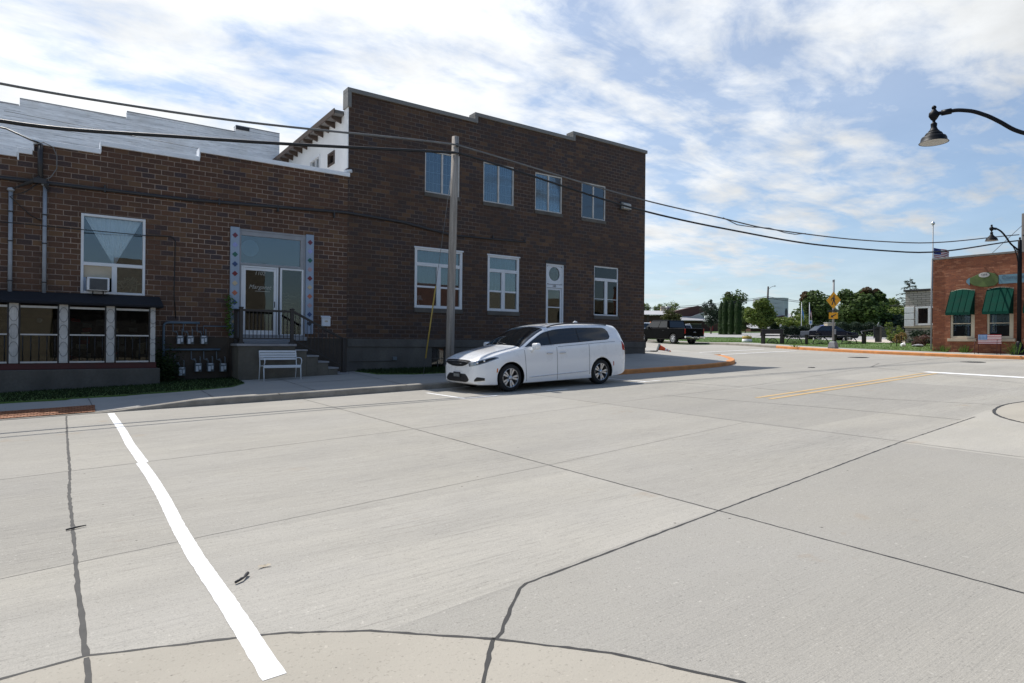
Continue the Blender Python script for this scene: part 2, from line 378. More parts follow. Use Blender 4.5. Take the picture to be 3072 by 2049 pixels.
# white painted block wall, streaked grey along its courses
def block_mat():
    m, q, p, o = nmat('painted_block')
    uv = q.n('ShaderNodeUVMap').outputs[0]
    a = q.noise(q.mapping(uv, (.5, 6, 1)), 1.3, 7, .68)
    c = q.mix(q.mr(a, .40, .66), (.93, .94, .95), (.60, .61, .62))
    d_ = q.noise(q.mapping(uv, (1.3, 9, 1)), 2.4, 6, .7)
    c = q.mix(q.mr(d_, .52, .66, 0, .6), c, (.42, .42, .42))
    b = q.noise(q.mapping(uv, (1.2, .8, 1)), .8, 6, .65)
    c = q.mix(q.mr(b, .48, .70, 0, .5), c, (.66, .64, .60))
    u, v = q.xyz(uv)[:2]
    fv = q.m('FRACT', q.m('DIVIDE', v, .2))
    ln = q.m('MULTIPLY', q.mr(q.m('MINIMUM', fv, q.m('SUBTRACT', 1.0, fv)), .03, .08, 1, 0), q.mr(q.noise(uv, 1.1, 4, .6), .45, .6))
    c = q.mix(q.m('MULTIPLY', ln, .55), c, (.17, .17, .175))
    setp(q, p, **{'Base Color': c, 'Roughness': .85})
    bump(q, p, q.m('SUBTRACT', q.noise(uv, 18, 4, .6), ln), .4, .01)
    return m
M['white_block'] = block_mat()

# ------------------------------------------------------------------ mesh helpers
OFF = {}

def basis(d):
    d = Vector(d).normalized()
    a = Vector((0, 0, 1)) if abs(d.z) < .92 else Vector((1, 0, 0))
    x = d.cross(a).normalized()
    return x, d.cross(x).normalized()

class MB:
    """collects shapes and links them as ONE mesh object"""
    def __init__(s): s.v, s.f, s.mi, s.sm = [], [], [], []
    def face(s, pts, mi=0, sm=False):
        i = len(s.v); s.v += [tuple(p) for p in pts]; s.f.append(tuple(range(i, i + len(pts)))); s.mi.append(mi); s.sm.append(sm); return s
    def box(s, x0, x1, y0, y1, z0, z1, mi=0):
        i = len(s.v)
        s.v += [(x0, y0, z0), (x1, y0, z0), (x1, y1, z0), (x0, y1, z0), (x0, y0, z1), (x1, y0, z1), (x1, y1, z1), (x0, y1, z1)]
        for q in ((0, 3, 2, 1), (4, 5, 6, 7), (0, 1, 5, 4), (1, 2, 6, 5), (2, 3, 7, 6), (3, 0, 4, 7)):
            s.f.append(tuple(i + k for k in q)); s.mi.append(mi); s.sm.append(False)
        return s
    def obox(s, c, ux, uy, uz, hx, hy, hz, mi=0):
        c, ux, uy, uz = map(Vector, (c, ux, uy, uz)); i = len(s.v)
        for a, b, d in ((-1, -1, -1), (1, -1, -1), (1, 1, -1), (-1, 1, -1), (-1, -1, 1), (1, -1, 1), (1, 1, 1), (-1, 1, 1)):
            s.v.append(tuple(c + ux * hx * a + uy * hy * b + uz * hz * d))
        for q in ((0, 3, 2, 1), (4, 5, 6, 7), (0, 1, 5, 4), (1, 2, 6, 5), (2, 3, 7, 6), (3, 0, 4, 7)):
            s.f.append(tuple(i + k for k in q)); s.mi.append(mi); s.sm.append(False)
        return s
    def tube(s, pts, r, n=8, mi=0, caps=True, sm=True):
        pts = [Vector(p) for p in pts]; rs = r if isinstance(r, (list, tuple)) else [r] * len(pts)
        i0 = len(s.v); px = None
        for k, p in enumerate(pts):
            d = (pts[min(k + 1, len(pts) - 1)] - pts[max(k - 1, 0)])
            if d.length < 1e-9: d = Vector((0, 0, 1))
            d.normalize()
            if px is None: x, y = basis(d)
            else:
                x = (px - d * px.dot(d))
                if x.length < 1e-6: x, y = basis(d)
                x.normalize(); y = d.cross(x)
            px = x
            for j in range(n):
                a = 2 * PI * j / n
                s.v.append(tuple(p + (x * math.cos(a) + y * math.sin(a)) * rs[k]))
        for k in range(len(pts) - 1):
            for j in range(n):
                a = i0 + k * n + j; b = i0 + k * n + (j + 1) % n
                s.f.append((a, b, b + n, a + n)); s.mi.append(mi); s.sm.append(sm)
        if caps:
            s.f.append(tuple(i0 + j for j in reversed(range(n)))); s.mi.append(mi); s.sm.append(False)
            e = i0 + (len(pts) - 1) * n
            s.f.append(tuple(e + j for j in range(n))); s.mi.append(mi); s.sm.append(False)
        return s
    def lathe(s, prof, c=(0, 0, 0), n=20, mi=0, axis='z', sm=True, caps=True):
        c = Vector(c); i0 = len(s.v)
        for r, h in prof:
            for j in range(n):
                a = 2 * PI * j / n; u, v = r * math.cos(a), r * math.sin(a)
                s.v.append(tuple(c + Vector({'z': (u, v, h), 'y': (u, h, v), 'x': (h, u, v)}[axis])))
        for k in range(len(prof) - 1):
            for j in range(n):
                a = i0 + k * n + j; b = i0 + k * n + (j + 1) % n
                s.f.append((a, b, b + n, a + n)); s.mi.append(mi); s.sm.append(sm)
        if caps:
            s.f.append(tuple(i0 + j for j in reversed(range(n)))); s.mi.append(mi); s.sm.append(False)
            e = i0 + (len(prof) - 1) * n
            s.f.append(tuple(e + j for j in range(n))); s.mi.append(mi); s.sm.append(False)
        return s
    def prism(s, poly, a0, a1, axis='y', mi=0):
        """polygon in the plane across axis, extruded from a0 to a1"""
        def pt(p, a): return {'y': (p[0], a, p[1]), 'x': (a, p[0], p[1]), 'z': (p[0], p[1], a)}[axis]
        n = len(poly); i = len(s.v)
        s.v += [pt(p, a0) for p in poly] + [pt(p, a1) for p in poly]
        s.f.append(tuple(i + k for k in range(n))); s.f.append(tuple(i + n + k for k in reversed(range(n)))); s.mi += [mi, mi]; s.sm += [False, False]
        for k in range(n):
            s.f.append((i + k, i + n + k, i + n + (k + 1) % n, i + (k + 1) % n)); s.mi.append(mi); s.sm.append(False)
        return s
    def ball(s, c, r, n=12, mi=0, sc=(1, 1, 1)):
        pr = [(max(1e-4, r * math.sin(PI * k / (n // 2))), -r * math.cos(PI * k / (n // 2))) for k in range(n // 2 + 1)]
        i0 = len(s.v); s.lathe(pr, (0, 0, 0), n, mi, caps=False)
        for k in range(i0, len(s.v)):
            x, y, z = s.v[k]; s.v[k] = (c[0] + x * sc[0], c[1] + y * sc[1], c[2] + z * sc[2])
        return s
    def xf(s, mtx, i0=0):
        for k in range(i0, len(s.v)): s.v[k] = tuple(mtx @ Vector(s.v[k]))
        return s
    def build(s, name, mats, parent=None, bevel=0, fix=True, seg=2, merge=False):
        off = Vector(OFF.get(parent.name, (0, 0, 0))) if parent else Vector((0, 0, 0))
        me = bpy.data.meshes.new(name)
        me.from_pydata([tuple(Vector(p)) for p in s.v], [], s.f)
        mats = mats if isinstance(mats, (list, tuple)) else [mats]
        for m in mats: me.materials.append(M[m] if isinstance(m, str) else m)
        me.polygons.foreach_set('material_index', s.mi); me.polygons.foreach_set('use_smooth', s.sm)
        if fix or merge:
            bm = bmesh.new(); bm.from_mesh(me)
            if merge: bmesh.ops.remove_doubles(bm, verts=bm.verts, dist=1e-4)
            if fix: bmesh.ops.recalc_face_normals(bm, faces=bm.faces)
            bm.to_mesh(me); bm.free()
        uvbox(me)
        if off.length: me.transform(Matrix.Translation(-off))
        o = bpy.data.objects.new(name, me); COL.objects.link(o)
        if parent: o.parent = parent; OFF[o.name] = tuple(off)
        if bevel:
            b = o.modifiers.new('bevel', 'BEVEL'); b.width = bevel; b.segments = seg; b.limit_method = 'ANGLE'; b.angle_limit = math.radians(40)
        return o

def uvbox(me):
    """box-projected UV in metres"""
    if not me.polygons: return
    uv = me.uv_layers.new(name='UVMap')
    co = np.empty(len(me.vertices) * 3); me.vertices.foreach_get('co', co); co = co.reshape(-1, 3)
    li = np.empty(len(me.loops), int); me.loops.foreach_get('vertex_index', li)
    nl = len(me.polygons); no = np.empty(nl * 3); me.polygons.foreach_get('normal', no); no = np.abs(no.reshape(-1, 3))
    lt = np.empty(nl, int); me.polygons.foreach_get('loop_total', lt)
    ax = np.repeat(np.argmax(no, 1), lt)
    c = co[li]
    u = np.where(ax == 0, c[:, 1], c[:, 0]); v = np.where(ax == 2, c[:, 1], c[:, 2])
    uv.data.foreach_set('uv', np.stack([u, v], 1).ravel())

def tag(o, label=None, cat=None, group=None, kind=None):
    if label: o['label'] = label
    if cat: o['category'] = cat
    if group: o['group'] = group
    if kind: o['kind'] = kind
    return o

def thing(name, label, cat, loc=(0, 0, 0), rz=0, group=None, rot=None, local=False):
    """an Empty at the thing's base that parents its parts (parts given in world coordinates unless local)"""
    o = bpy.data.objects.new(name, None); COL.objects.link(o)
    o.location = loc; o.rotation_euler = rot if rot else (0, 0, rz); o.empty_display_size = .2
    OFF[o.name] = (0, 0, 0) if (local or rz or rot) else tuple(loc)
    return tag(o, label, cat, group)

def kids(o): return [c for c in bpy.data.objects if c.parent == o]

def dup(root, loc, rz=None, label=None, group=None):
    def cp(o, par):
        c = o.copy(); COL.objects.link(c)
        if par: c.parent = par
        for k in kids(o): cp(k, c)
        return c
    ch = kids(root); c = root.copy(); COL.objects.link(c); c.location = loc
    if rz is not None: c.rotation_euler = (root.rotation_euler[0], root.rotation_euler[1], rz)
    for k in ch: cp(k, c)
    if label: c['label'] = label
    if group: c['group'] = group
    return c

def text(name, s, size, mat, parent, mtx, extr=.004, shear=0, align='CENTER'):
    cu = bpy.data.curves.new(name, 'FONT'); cu.body = s; cu.size = size; cu.extrude = extr; cu.align_x = align; cu.align_y = 'CENTER'; cu.shear = shear
    t = bpy.data.objects.new(name, cu); COL.objects.link(t)
    dg = bpy.context.evaluated_depsgraph_get()
    me = bpy.data.meshes.new_from_object(t.evaluated_get(dg)); bpy.data.objects.remove(t)
    off = Vector(OFF.get(parent.name, (0, 0, 0)))
    me.transform(Matrix.Translation(-off) @ mtx)
    me.materials.clear(); me.materials.append(M[mat])
    o = bpy.data.objects.new(name, me); COL.objects.link(o); o.parent = parent; OFF[o.name] = tuple(off)
    return o

def face_mtx(loc, nrm):
    """text standing upright on a vertical face whose outward normal is nrm"""
    n = Vector(nrm).normalized(); z = Vector((0, 0, 1)); x = z.cross(n).normalized()
    m = Matrix((x, z, n)).transposed().to_4x4(); m.translation = Vector(loc); return m

def catmull(xs, ys, x):
    i = max(0, min(len(xs) - 2, int(np.searchsorted(xs, x) - 1)))
    x0, x1 = xs[i], xs[i + 1]; t = min(1, max(0, (x - x0) / (x1 - x0))); h = x1 - x0
    d = [(ys[k + 1] - ys[k]) / (xs[k + 1] - xs[k]) for k in range(len(xs) - 1)]
    def slope(k):
        if k == 0: return d[0]
        if k == len(xs) - 1: return d[-1]
        if d[k - 1] * d[k] <= 0: return 0
        return 2 * d[k - 1] * d[k] / (d[k - 1] + d[k])
    a, b = slope(i), slope(i + 1)
    return (ys[i] * (1 + 2 * t) * (1 - t) ** 2 + h * a * t * (1 - t) ** 2 + ys[i + 1] * t * t * (3 - 2 * t) - h * b * t * t * (1 - t))

def resample(pts, step):
    pts = [Vector((*p, 0)) if len(p) == 2 else Vector(p) for p in pts]; out = [pts[0]]
    for a, b in zip(pts, pts[1:]):
        n = max(1, int((b - a).length / step))
        for k in range(1, n + 1): out.append(a.lerp(b, k / n))
    return out

def smooth_line(pts, it=2):
    pts = [Vector((p[0], p[1], 0)) for p in pts]
    for _ in range(it):
        o = [pts[0]]
        for a, b in zip(pts, pts[1:]): o += [a.lerp(b, .25), a.lerp(b, .75)]
        pts = o + [pts[-1]]
    return [(p.x, p.y) for p in pts]

# ------------------------------------------------------------------ terrain
RC = np.array([(38.6, 32.6, .15), (39.2, 36.1, .24), (40.5, 32.4, .06), (36, 23.3, .09), (34, 9.5, -.06), (28, 21, 0), (34.3, 15.5, 0), (45, 25.5, -.02), (24, 14, 0), (47.2, 22.6, -.06), (43.4, 28, .10), (52, 24, -.04), (40, 17.5, -.02), (30, 32, .06), (30, 8, 0), (50, 40, .2)])
SG = 4.5
def _k(a, b): return np.exp(-((a[:, None, :] - b[None, :, :]) ** 2).sum(2) / (2 * SG * SG))
RW_ = np.linalg.solve(_k(RC[:, :2], RC[:, :2]) + .02 * np.eye(len(RC)), RC[:, 2])
def gz(x, y):
    z = -1.63 + .031 * x + .0075 * y
    d2 = (RC[:, 0] - x) ** 2 + (RC[:, 1] - y) ** 2
    z += float((RW_ * np.exp(-d2 / (2 * SG * SG))).sum())
    if z > 3.2: z = 3.2 + (z - 3.2) * .25
    far = math.hypot(x - 98, y - 47)
    return z

D = 19.3                                     # the street wall's plane
KERB = smooth_line([(-40, 15.1), (-6, 15.08), (0.7, 15.05), (2.6, 14.95), (5, 14.85), (8.5, 14.9), (14.3, 15.0), (19, 14.9), (21.6, 15.3), (23.3, 16.3), (24.7, 17.5), (26.4, 19.3), (28.4, 22.5), (31, 28), (34, 36), (37, 46)], 2)
KN = np.array(KERB)
def kdist(x, y):
    p = np.array([x, y]); a, b = KN[:-1], KN[1:]; ab = b - a
    t = np.clip(((p - a) * ab).sum(1) / (ab ** 2).sum(1), 0, 1)
    return float(np.sqrt((((a + ab * t[:, None]) - p) ** 2).sum(1).min()))
ZW = [(-40, -2.6), (-10, -1.60), (0, -1.22), (2, -1.15), (4.4, -1.08), (7.3, -.975), (10.3, -.935), (15, -.69), (20.87, -.405), (60, .9)]
def lerp_tab(tab, x):
    for (a, p), (b, q) in zip(tab, tab[1:]):
        if x <= b: return p + (q - p) * (x - a) / (b - a)
    return tab[-1][1]
def kerb_h(x):
    if x > 2.5: return .15
    if x > .7: return .012 + .138 * (x - .7) / 1.8
    if x > -1.7: return .012
    if x > -3.5: return .012 + .138 * (-1.7 - x) / 1.8
    return .15
def walk_z(x, y):
    d = kdist(x, y)
    base = -1.63 + .031 * min(x, 20.87) + .0075 * D
    e = lerp_tab(ZW, min(x, 20.87)) - (base + .15)
    if x > 20.87: e *= max(0, 1 - (x - 20.87) / 9)
    ch = kerb_h(x); k = min(1, d / 1.6)
    return gz(x, y) + ch + (.15 - ch) * k + e * min(1, d / 4.25)

def drape(name, poly, zf, dz, mat, step=1.0, parent=None, skirt=0):
    """a sheet laid over the terrain"""
    bm = bmesh.new(); f = bm.faces.new([bm.verts.new((p[0], p[1], 0)) for p in poly])
    bmesh.ops.triangulate(bm, faces=[f])
    for ax in (0, 1):
        lo = min(p[ax] for p in poly); hi = max(p[ax] for p in poly)
        n = int((hi - lo) / step)
        for k in range(1, n + 1):
            co = [0, 0, 0]; co[ax] = lo + k * (hi - lo) / (n + 1); no = [0, 0, 0]; no[ax] = 1
            bmesh.ops.bisect_plane(bm, geom=bm.verts[:] + bm.edges[:] + bm.faces[:], dist=1e-5, plane_co=co, plane_no=no)
    for v in bm.verts: v.co.z = zf(v.co.x, v.co.y) + dz
    if skirt:
        ed = [e for e in bm.edges if e.is_boundary]
        r = bmesh.ops.extrude_edge_only(bm, edges=ed)
        for v in r['geom']:
            if isinstance(v, bmesh.types.BMVert): v.co.z -= skirt
    bmesh.ops.recalc_face_normals(bm, faces=bm.faces)
    if sum(f.normal.z for f in bm.faces) < 0: bmesh.ops.reverse_faces(bm, faces=bm.faces)
    me = bpy.data.meshes.new(name); bm.to_mesh(me); bm.free()
    for q in me.polygons: q.use_smooth = not skirt
    me.materials.append(M[mat]); uvbox(me)
    o = bpy.data.objects.new(name, me); COL.objects.link(o)
    if parent: o.parent = parent
    return o

def strip(name, pts, w, zf, dz, mat, parent=None, jit=0, wj=0, step=.4, edge=0):
    """painted line or joint: a thin ribbon on the ground"""
    P = resample(pts, step); b = MB(); L, R = [], []
    for k, p in enumerate(P):
        d = (P[min(k + 1, len(P) - 1)] - P[max(k - 1, 0)]).normalized(); n = Vector((-d.y, d.x, 0))
        j = n * random.uniform(-jit, jit); ww = w * (1 + random.uniform(-wj, wj)) / 2
        a, c = p + j + n * (ww + random.gauss(0, edge)), p + j - n * (ww + random.gauss(0, edge))
        e_ = dz + .0003 * max(0, a.x - 10); L.append((a.x, a.y, zf(a.x, a.y) + e_)); R.append((c.x, c.y, zf(c.x, c.y) + e_))
    for k in range(len(P) - 1): b.face((R[k], R[k + 1], L[k + 1], L[k]))
    return b.build(name, mat, parent, fix=False)

# ground, road, walks
tag(drape('ground', [(-90, -90), (330, -90), (330, 330), (-90, 330)], gz, -.06, 'earth', 12), kind='structure')
road = tag(drape('road', [(-60, -40), (37, -40), (37, 17), (38, 21), (41, 26), (43.5, 33), (45, 75), (-60, 75)], gz, 0, 'road', 2.5), kind='structure')
apron_l = tag(drape('apron', [(-6, 4.2), (-2, 4.0), (-.22, 3.81), (.12, 3.82), (.73, 3.58), (.97, 3.48), (1.37, 3.21), (1.86, 2.73), (2.24, 2.27), (2.53, 1.73), (2.7, .6), (2.6, -3), (-6, -3)], gz, .002, 'apron', .8), kind='structure')
isl = smooth_line([(11.9, .5), (12.1, 2.9), (12.72, 3.75), (13.56, 4.24), (14.88, 4.48), (15.8, 4.40), (18, 4.0), (20, 2.0)], 2)
apron_r = tag(drape('apron', isl + [(20, -3), (11.9, -3)], gz, .002, 'apron', .8), kind='structure')
SE = .0032
for o, pts, w in ((apron_l, [(-6, 4.2), (-2, 4.0), (-.22, 3.81), (.12, 3.82), (.73, 3.58), (.97, 3.48), (1.37, 3.21), (1.86, 2.73), (2.24, 2.27), (2.53, 1.73), (2.7, .6)], .020), (apron_r, isl, .05)):
    strip('joint', pts, w, gz, SE, 'seal', o, .002, .25, .05, .002)
strip('joint', [(.12, 3.8), (.12, 3.3), (.12, 2)], .026, gz, SE, 'seal', apron_l, .002, .2, .05, .002)
strip('joint', [(1.86, 2.75), (1.59, 2.43), (1.1, 1.7)], .022, gz, SE, 'seal', apron_l, .002, .2, .05, .002)
for pts, w, mt in (([(.11, 15.0), (.10, 12), (.105, 9), (.085, 7.6), (.10, 6.2), (.105, 5), (.12, 3.82)], .028, 'seal'), ([(2.42, 3.21), (9.37, 3.94), (12.7, 4.2)], .019, 'seal'), ([(2.42, 3.21), (2.34, 3.17), (1.93, 2.78), (1.86, 2.73)], .021, 'seal'),
                   ([(4.62, 14.85), (4.66, 9), (4.70, 3.45), (4.72, -4)], .016, 'seal'), ([(9.2, 14.8), (9.28, 7.9), (9.37, 3.94), (9.4, -4)], .020, 'seam'),
                   ([(-20, 8.7), (-.5, 9.0), (.1, 9.03), (4.68, 9.2), (9.24, 9.6), (14.5, 9.86), (23.9, 11.13)], .013, 'seam'), ([(23.9, 11.13), (20.4, 5.66)], .024, 'seam'),
                   ([(11.4, 9.9), (12.02, 6.4), (12.18, 4.22)], .022, 'seam'), ([(14.37, 9.6), (14.2, 6.5), (14.88, 4.48)], .02, 'seam'),
                   ([(-20, 5.2), (-.31, 5.37), (.17, 5.42), (4.7, 5.8), (9.3, 6.3)], .007, 'seam'), ([(14.0, 14.9), (14.4, 9.86)], .02, 'seam'), ([(18.6, 14.8), (19.2, 10.4)], .018, 'seam'), ([(24.6, 17.3), (26.5, 12), (23.9, 11.13)], .025, 'seam'), ([(23.9, 11.13), (33.8, 12.2)], .025, 'seam'), ([(29, 21), (33.0, 14.9)], .03, 'seam')):
    strip('joint', pts, w, gz, .0015, mt, road, .003, .2, .07, w * .09)
# paint
def marking(lbl, pts, w, mt, jit=.001, wj=.02):
    return tag(strip('road_marking', pts, w, gz, .0040, mt, None, jit, wj, .05, .0014), kind='structure')
marking('', [(.83, 14.85), (.845, 12), (.83, 10.6), (.85, 9.02)], .115, 'white_line', .0006, .01)
marking('', [(.825, 9.015), (.84, 8.1), (.835, 7), (.81, 5.9), (.805, 5), (.825, 4), (.83, 3.05)], .108, 'white_line', .0006, .01)
for a, b in (((12.5, 8.22), (22.4, 8.72)), ((12.5, 7.9), (22.3, 8.40))): marking('', [a, b], .11, 'yellow_line', .003)
marking('', [(22.75, 8.9), (21.9, 3.8)], .42, 'white_line')
marking('', [(7.46, 14.1), (7.54, 12.38)], .09, 'white_line'); marking('', [(7.58, 12.40), (8.45, 12.42)], .09, 'white_line')
marking('', [(13.7, 14.4), (13.78, 12.66)], .09, 'white_line'); marking('', [(13.1, 12.6), (14.4, 12.62)], .09, 'white_line')
marking('', [(10.0, 12.5), (10.7, 12.5)], .09, 'white_line')  # short white dash laid on the road beside the van
marking('', [(29.4, 23.4), (34.6, 22.3)], .22, 'white_line'); marking('', [(28.6, 21.0), (34.2, 20.0)], .22, 'white_line')

# kerb: swept profile, plain concrete then orange paint
def kerb_mesh(name, line, zf, hf, mat, inw, width=.17):
    P = resample(line, .3); b = MB(); rows = []
    for k, p in enumerate(P):
        d = (P[min(k + 1, len(P) - 1)] - P[max(k - 1, 0)]).normalized(); n = Vector((-d.y, d.x, 0)) * inw
        z0 = zf(p.x, p.y); h = hf(p.x) + random.uniform(-.003, .003)
        q = [(0, -.05), (.012, h * .75), (.03, h - .004), (.05, h + .004), (width, h + .006), (width, -.05)]
        rows.append([tuple(p + n * a + Vector((0, 0, z0 + c))) for a, c in q])
    for k in range(len(rows) - 1):
        for j in range(5): b.face((rows[k][j], rows[k + 1][j], rows[k + 1][j + 1], rows[k][j + 1]), 0, j in (1, 2))
    b.face(rows[0]); b.face(rows[-1][::-1])
    return tag(b.build(name, mat, None, merge=True), kind='structure')
kpl = [p for p in KERB if p[0] < 14.4]; kor = [kpl[-1]] + [p for p in KERB if 14.4 <= p[0] < 26.6]; kfar = [kor[-1]] + [p for p in KERB if p[0] >= 26.6]
kb = kerb_mesh('kerb', kpl, gz, kerb_h, 'kerb', 1)
for x in (7.3, 4.1, 10.9): strip('joint', [(x, 14.86), (x + .01, 15.06)], .02, lambda a, b: gz(a, b) + .158, .004, 'seal', kb)
kerb_mesh('kerb', kor, gz, lambda x: .15, 'orange', 1, .34)
kerb_mesh('kerb', kfar, gz, lambda x: max(.02, .15 - .05 * (x - 26.6)), 'kerb', 1)
inner = []
for k, p in enumerate(KERB):
    a, b = Vector(KERB[max(k - 1, 0)]), Vector(KERB[min(k + 1, len(KERB) - 1)]); d = (b - a).normalized()
    inner.append((p[0] - d.y * .12, p[1] + d.x * .12))
walk = tag(drape('pavement', inner + [(30, 60), (20.95, 60), (20.95, D + .05), (-40, D + .05)], walk_z, -.004, 'walk', 1.2), kind='structure')
for pts in ([(.6, 15.2), (.5, 16.6)], [(-1.2, 15.2), (-1.35, 16.7)], [(2.75, 15.15), (2.75, 16.6)], [(5.0, 15.1), (5.0, 18.4)], [(7.3, 15.1), (7.35, 19.2)], [(9.3, 15.1), (9.3, 17.2)], [(11.6, 15.1), (11.6, 19.2)], [(14, 15.2), (14, 19.2)], [(16.4, 15.2), (16.4, 19.2)], [(18.8, 15.1), (18.8, 19.2)], [(20.9, 19.3), (23.4, 16.6)], [(5, 16.9), (9.3, 16.9)], [(11.6, 17), (20.8, 17.1)], [(21, 23), (27.5, 21.9)], [(21, 20.5), (25.6, 19.0)]):
    strip('joint', pts, .022, walk_z, .002, 'seam', walk, .006, .4, .3)
tac = drape('tactile_plate', [(-1.75, 15.14), (.58, 15.14), (.60, 15.78), (-1.75, 15.78)], walk_z, .008, 'tactile', .4)
tag(tac, 'brick red tactile warning plate set in the dropped kerb', 'tactile plate')
# far kerb of the side street, walk and lawn beyond
FK = smooth_line([(33.4, -20), (34, 9.5), (34.3, 15.5), (35.2, 18.6), (36.4, 22), (39.2, 28), (41.2, 33), (42.2, 40), (44, 70)], 2)
fko = [p for p in FK if p[1] < 24.2]; fkp = [fko[-1]] + [p for p in FK if p[1] >= 24.2]
def fh(x): return .15
kerb_mesh('kerb', fko, gz, fh, 'orange', -1, .2); kerb_mesh('kerb', fkp, gz, fh, 'kerb', -1, .2)
def shift(line, d): 
    o = []
    for k, p in enumerate(line):
        a, b = Vector(line[max(k - 1, 0)]), Vector(line[min(k + 1, len(line) - 1)]); t = (b - a).normalized(); o.append((p[0] + t.y * d, p[1] - t.x * d))
    return o
gz15 = lambda x, y: gz(x, y) + .15
tag(drape('pavement', shift(FK, .15) + [p for p in reversed(shift(FK, 2.3))], gz15, .0, 'walk', 1.5), kind='structure')
LAWN = shift([p for p in FK if 13.2 < p[1] < 41], 1.75) + [(52, 43), (57, 38), (54.5, 30), (53, 26.5), (49.5, 22.6), (47.6, 20.2), (47, 17), (45, 13.2)]
lawn = tag(drape('lawn', LAWN, lambda x, y: gz15(x, y) + .03 + .13 * math.exp(-((x - 43.5) ** 2 + (y - 19.5) ** 2) / 9), 0, 'earth', 1.2, skirt=.3), kind='structure')
tag(drape('path', [(46.6, 18.4), (47.6, 20.2), (49.5, 22.6), (53, 26.5), (55, 27.5), (57.5, 25.6), (54, 22), (51, 18.8), (50, 17)], gz15, .03, 'path', 1), kind='structure')
tag(drape('car_park', [(46, 44), (52, 43.4), (57.4, 38), (55, 30), (53.4, 27), (56, 26), (66, 28), (100, 52), (108, 60), (98, 78), (84, 78), (60, 66), (46, 60)], gz, .02, 'asphalt', 4), kind='structure')

# grass blades: uncountable, one mesh per patch
def blades(name, poly, zf, n, h, mat, w=.012):
    xs = [p[0] for p in poly]; ys = [p[1] for p in poly]
    def inside(x, y):
        c = False
        for (x1, y1), (x2, y2) in zip(poly, poly[1:] + poly[:1]):
            if (y1 > y) != (y2 > y) and x < (x2 - x1) * (y - y1) / (y2 - y1) + x1: c = not c
        return c
    b = MB(); k = 0
    while k < n:
        x, y = random.uniform(min(xs), max(xs)), random.uniform(min(ys), max(ys))
        if not inside(x, y): continue
        k += 1; a = random.uniform(0, 2 * PI); hh = h * random.uniform(.5, 1.4); z = zf(x, y) - .01
        ux, uy = math.cos(a) * w, math.sin(a) * w; lx, ly = random.uniform(-.6, .6) * hh, random.uniform(-.6, .6) * hh
        b.face(((x - ux, y - uy, z), (x + ux, y + uy, z), (x + lx, y + ly, z + hh)))
    return tag(b.build(name, mat, None, fix=False), kind='stuff')
VERGE = [(-6, 16.75), (-1, 16.62), (1.4, 16.6), (2.8, 16.68), (3.5, 16.9), (3.95, 17.6), (4.0, 19.2), (-6, 19.2)]
tag(drape('verge', VERGE, lambda x, y: walk_z(x, y) + .015, 0, 'earth', .7, skirt=.06), kind='structure')
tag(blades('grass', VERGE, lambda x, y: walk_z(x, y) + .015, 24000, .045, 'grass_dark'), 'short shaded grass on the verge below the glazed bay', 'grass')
V2 = [(7.8, 17.9), (8.8, 17.4), (10.6, 17.35), (11.2, 17.9), (11.3, 19.2), (7.6, 19.2)]
tag(drape('verge', V2, lambda x, y: walk_z(x, y) + .015, 0, 'earth', .7, skirt=.06), kind='structure')
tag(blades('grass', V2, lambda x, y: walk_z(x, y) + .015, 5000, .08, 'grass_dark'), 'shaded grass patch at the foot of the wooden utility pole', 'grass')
tag(blades('grass', LAWN, lambda x, y: gz15(x, y) + .03 + .13 * math.exp(-((x - 43.5) ** 2 + (y - 19.5) ** 2) / 9), 30000, .045, 'grass', .02), 'sunlit mown lawn beyond the orange kerb', 'grass')
# manholes
def manhole(x, y, r, lbl):
    b = MB(); z = gz(x, y)
    b.lathe([(r, -.03), (r, .010), (r * .86, .013)], (x, y, z), 28)
    b.lathe([(r * .82, .0), (r * .82, .017)], (x, y, z), 28)
    for k in range(-4, 5):
        hw = math.sqrt(max(0, (r * .75) ** 2 - (k * r * .17) ** 2)); b.box(x - hw, x + hw, y + k * r * .17 - .012, y + k * r * .17 + .012, z + .016, z + .022)
    tag(b.build('manhole_cover', M['manhole'], None), lbl, 'manhole cover')
M['manhole'] = pm('cast_iron', (.07, .07, .07), .6, .3, var=.3, scale=5)
manhole(30.4, 14.7, .45, 'round iron manhole cover in the road before the pedestrian crossing sign')
manhole(29.7, 9.9, .42, 'round iron manhole cover in the road before the red brick shop')
manhole(22.4, 12.5, .13, 'tiny iron valve cover in the road beyond the orange kerb corner')

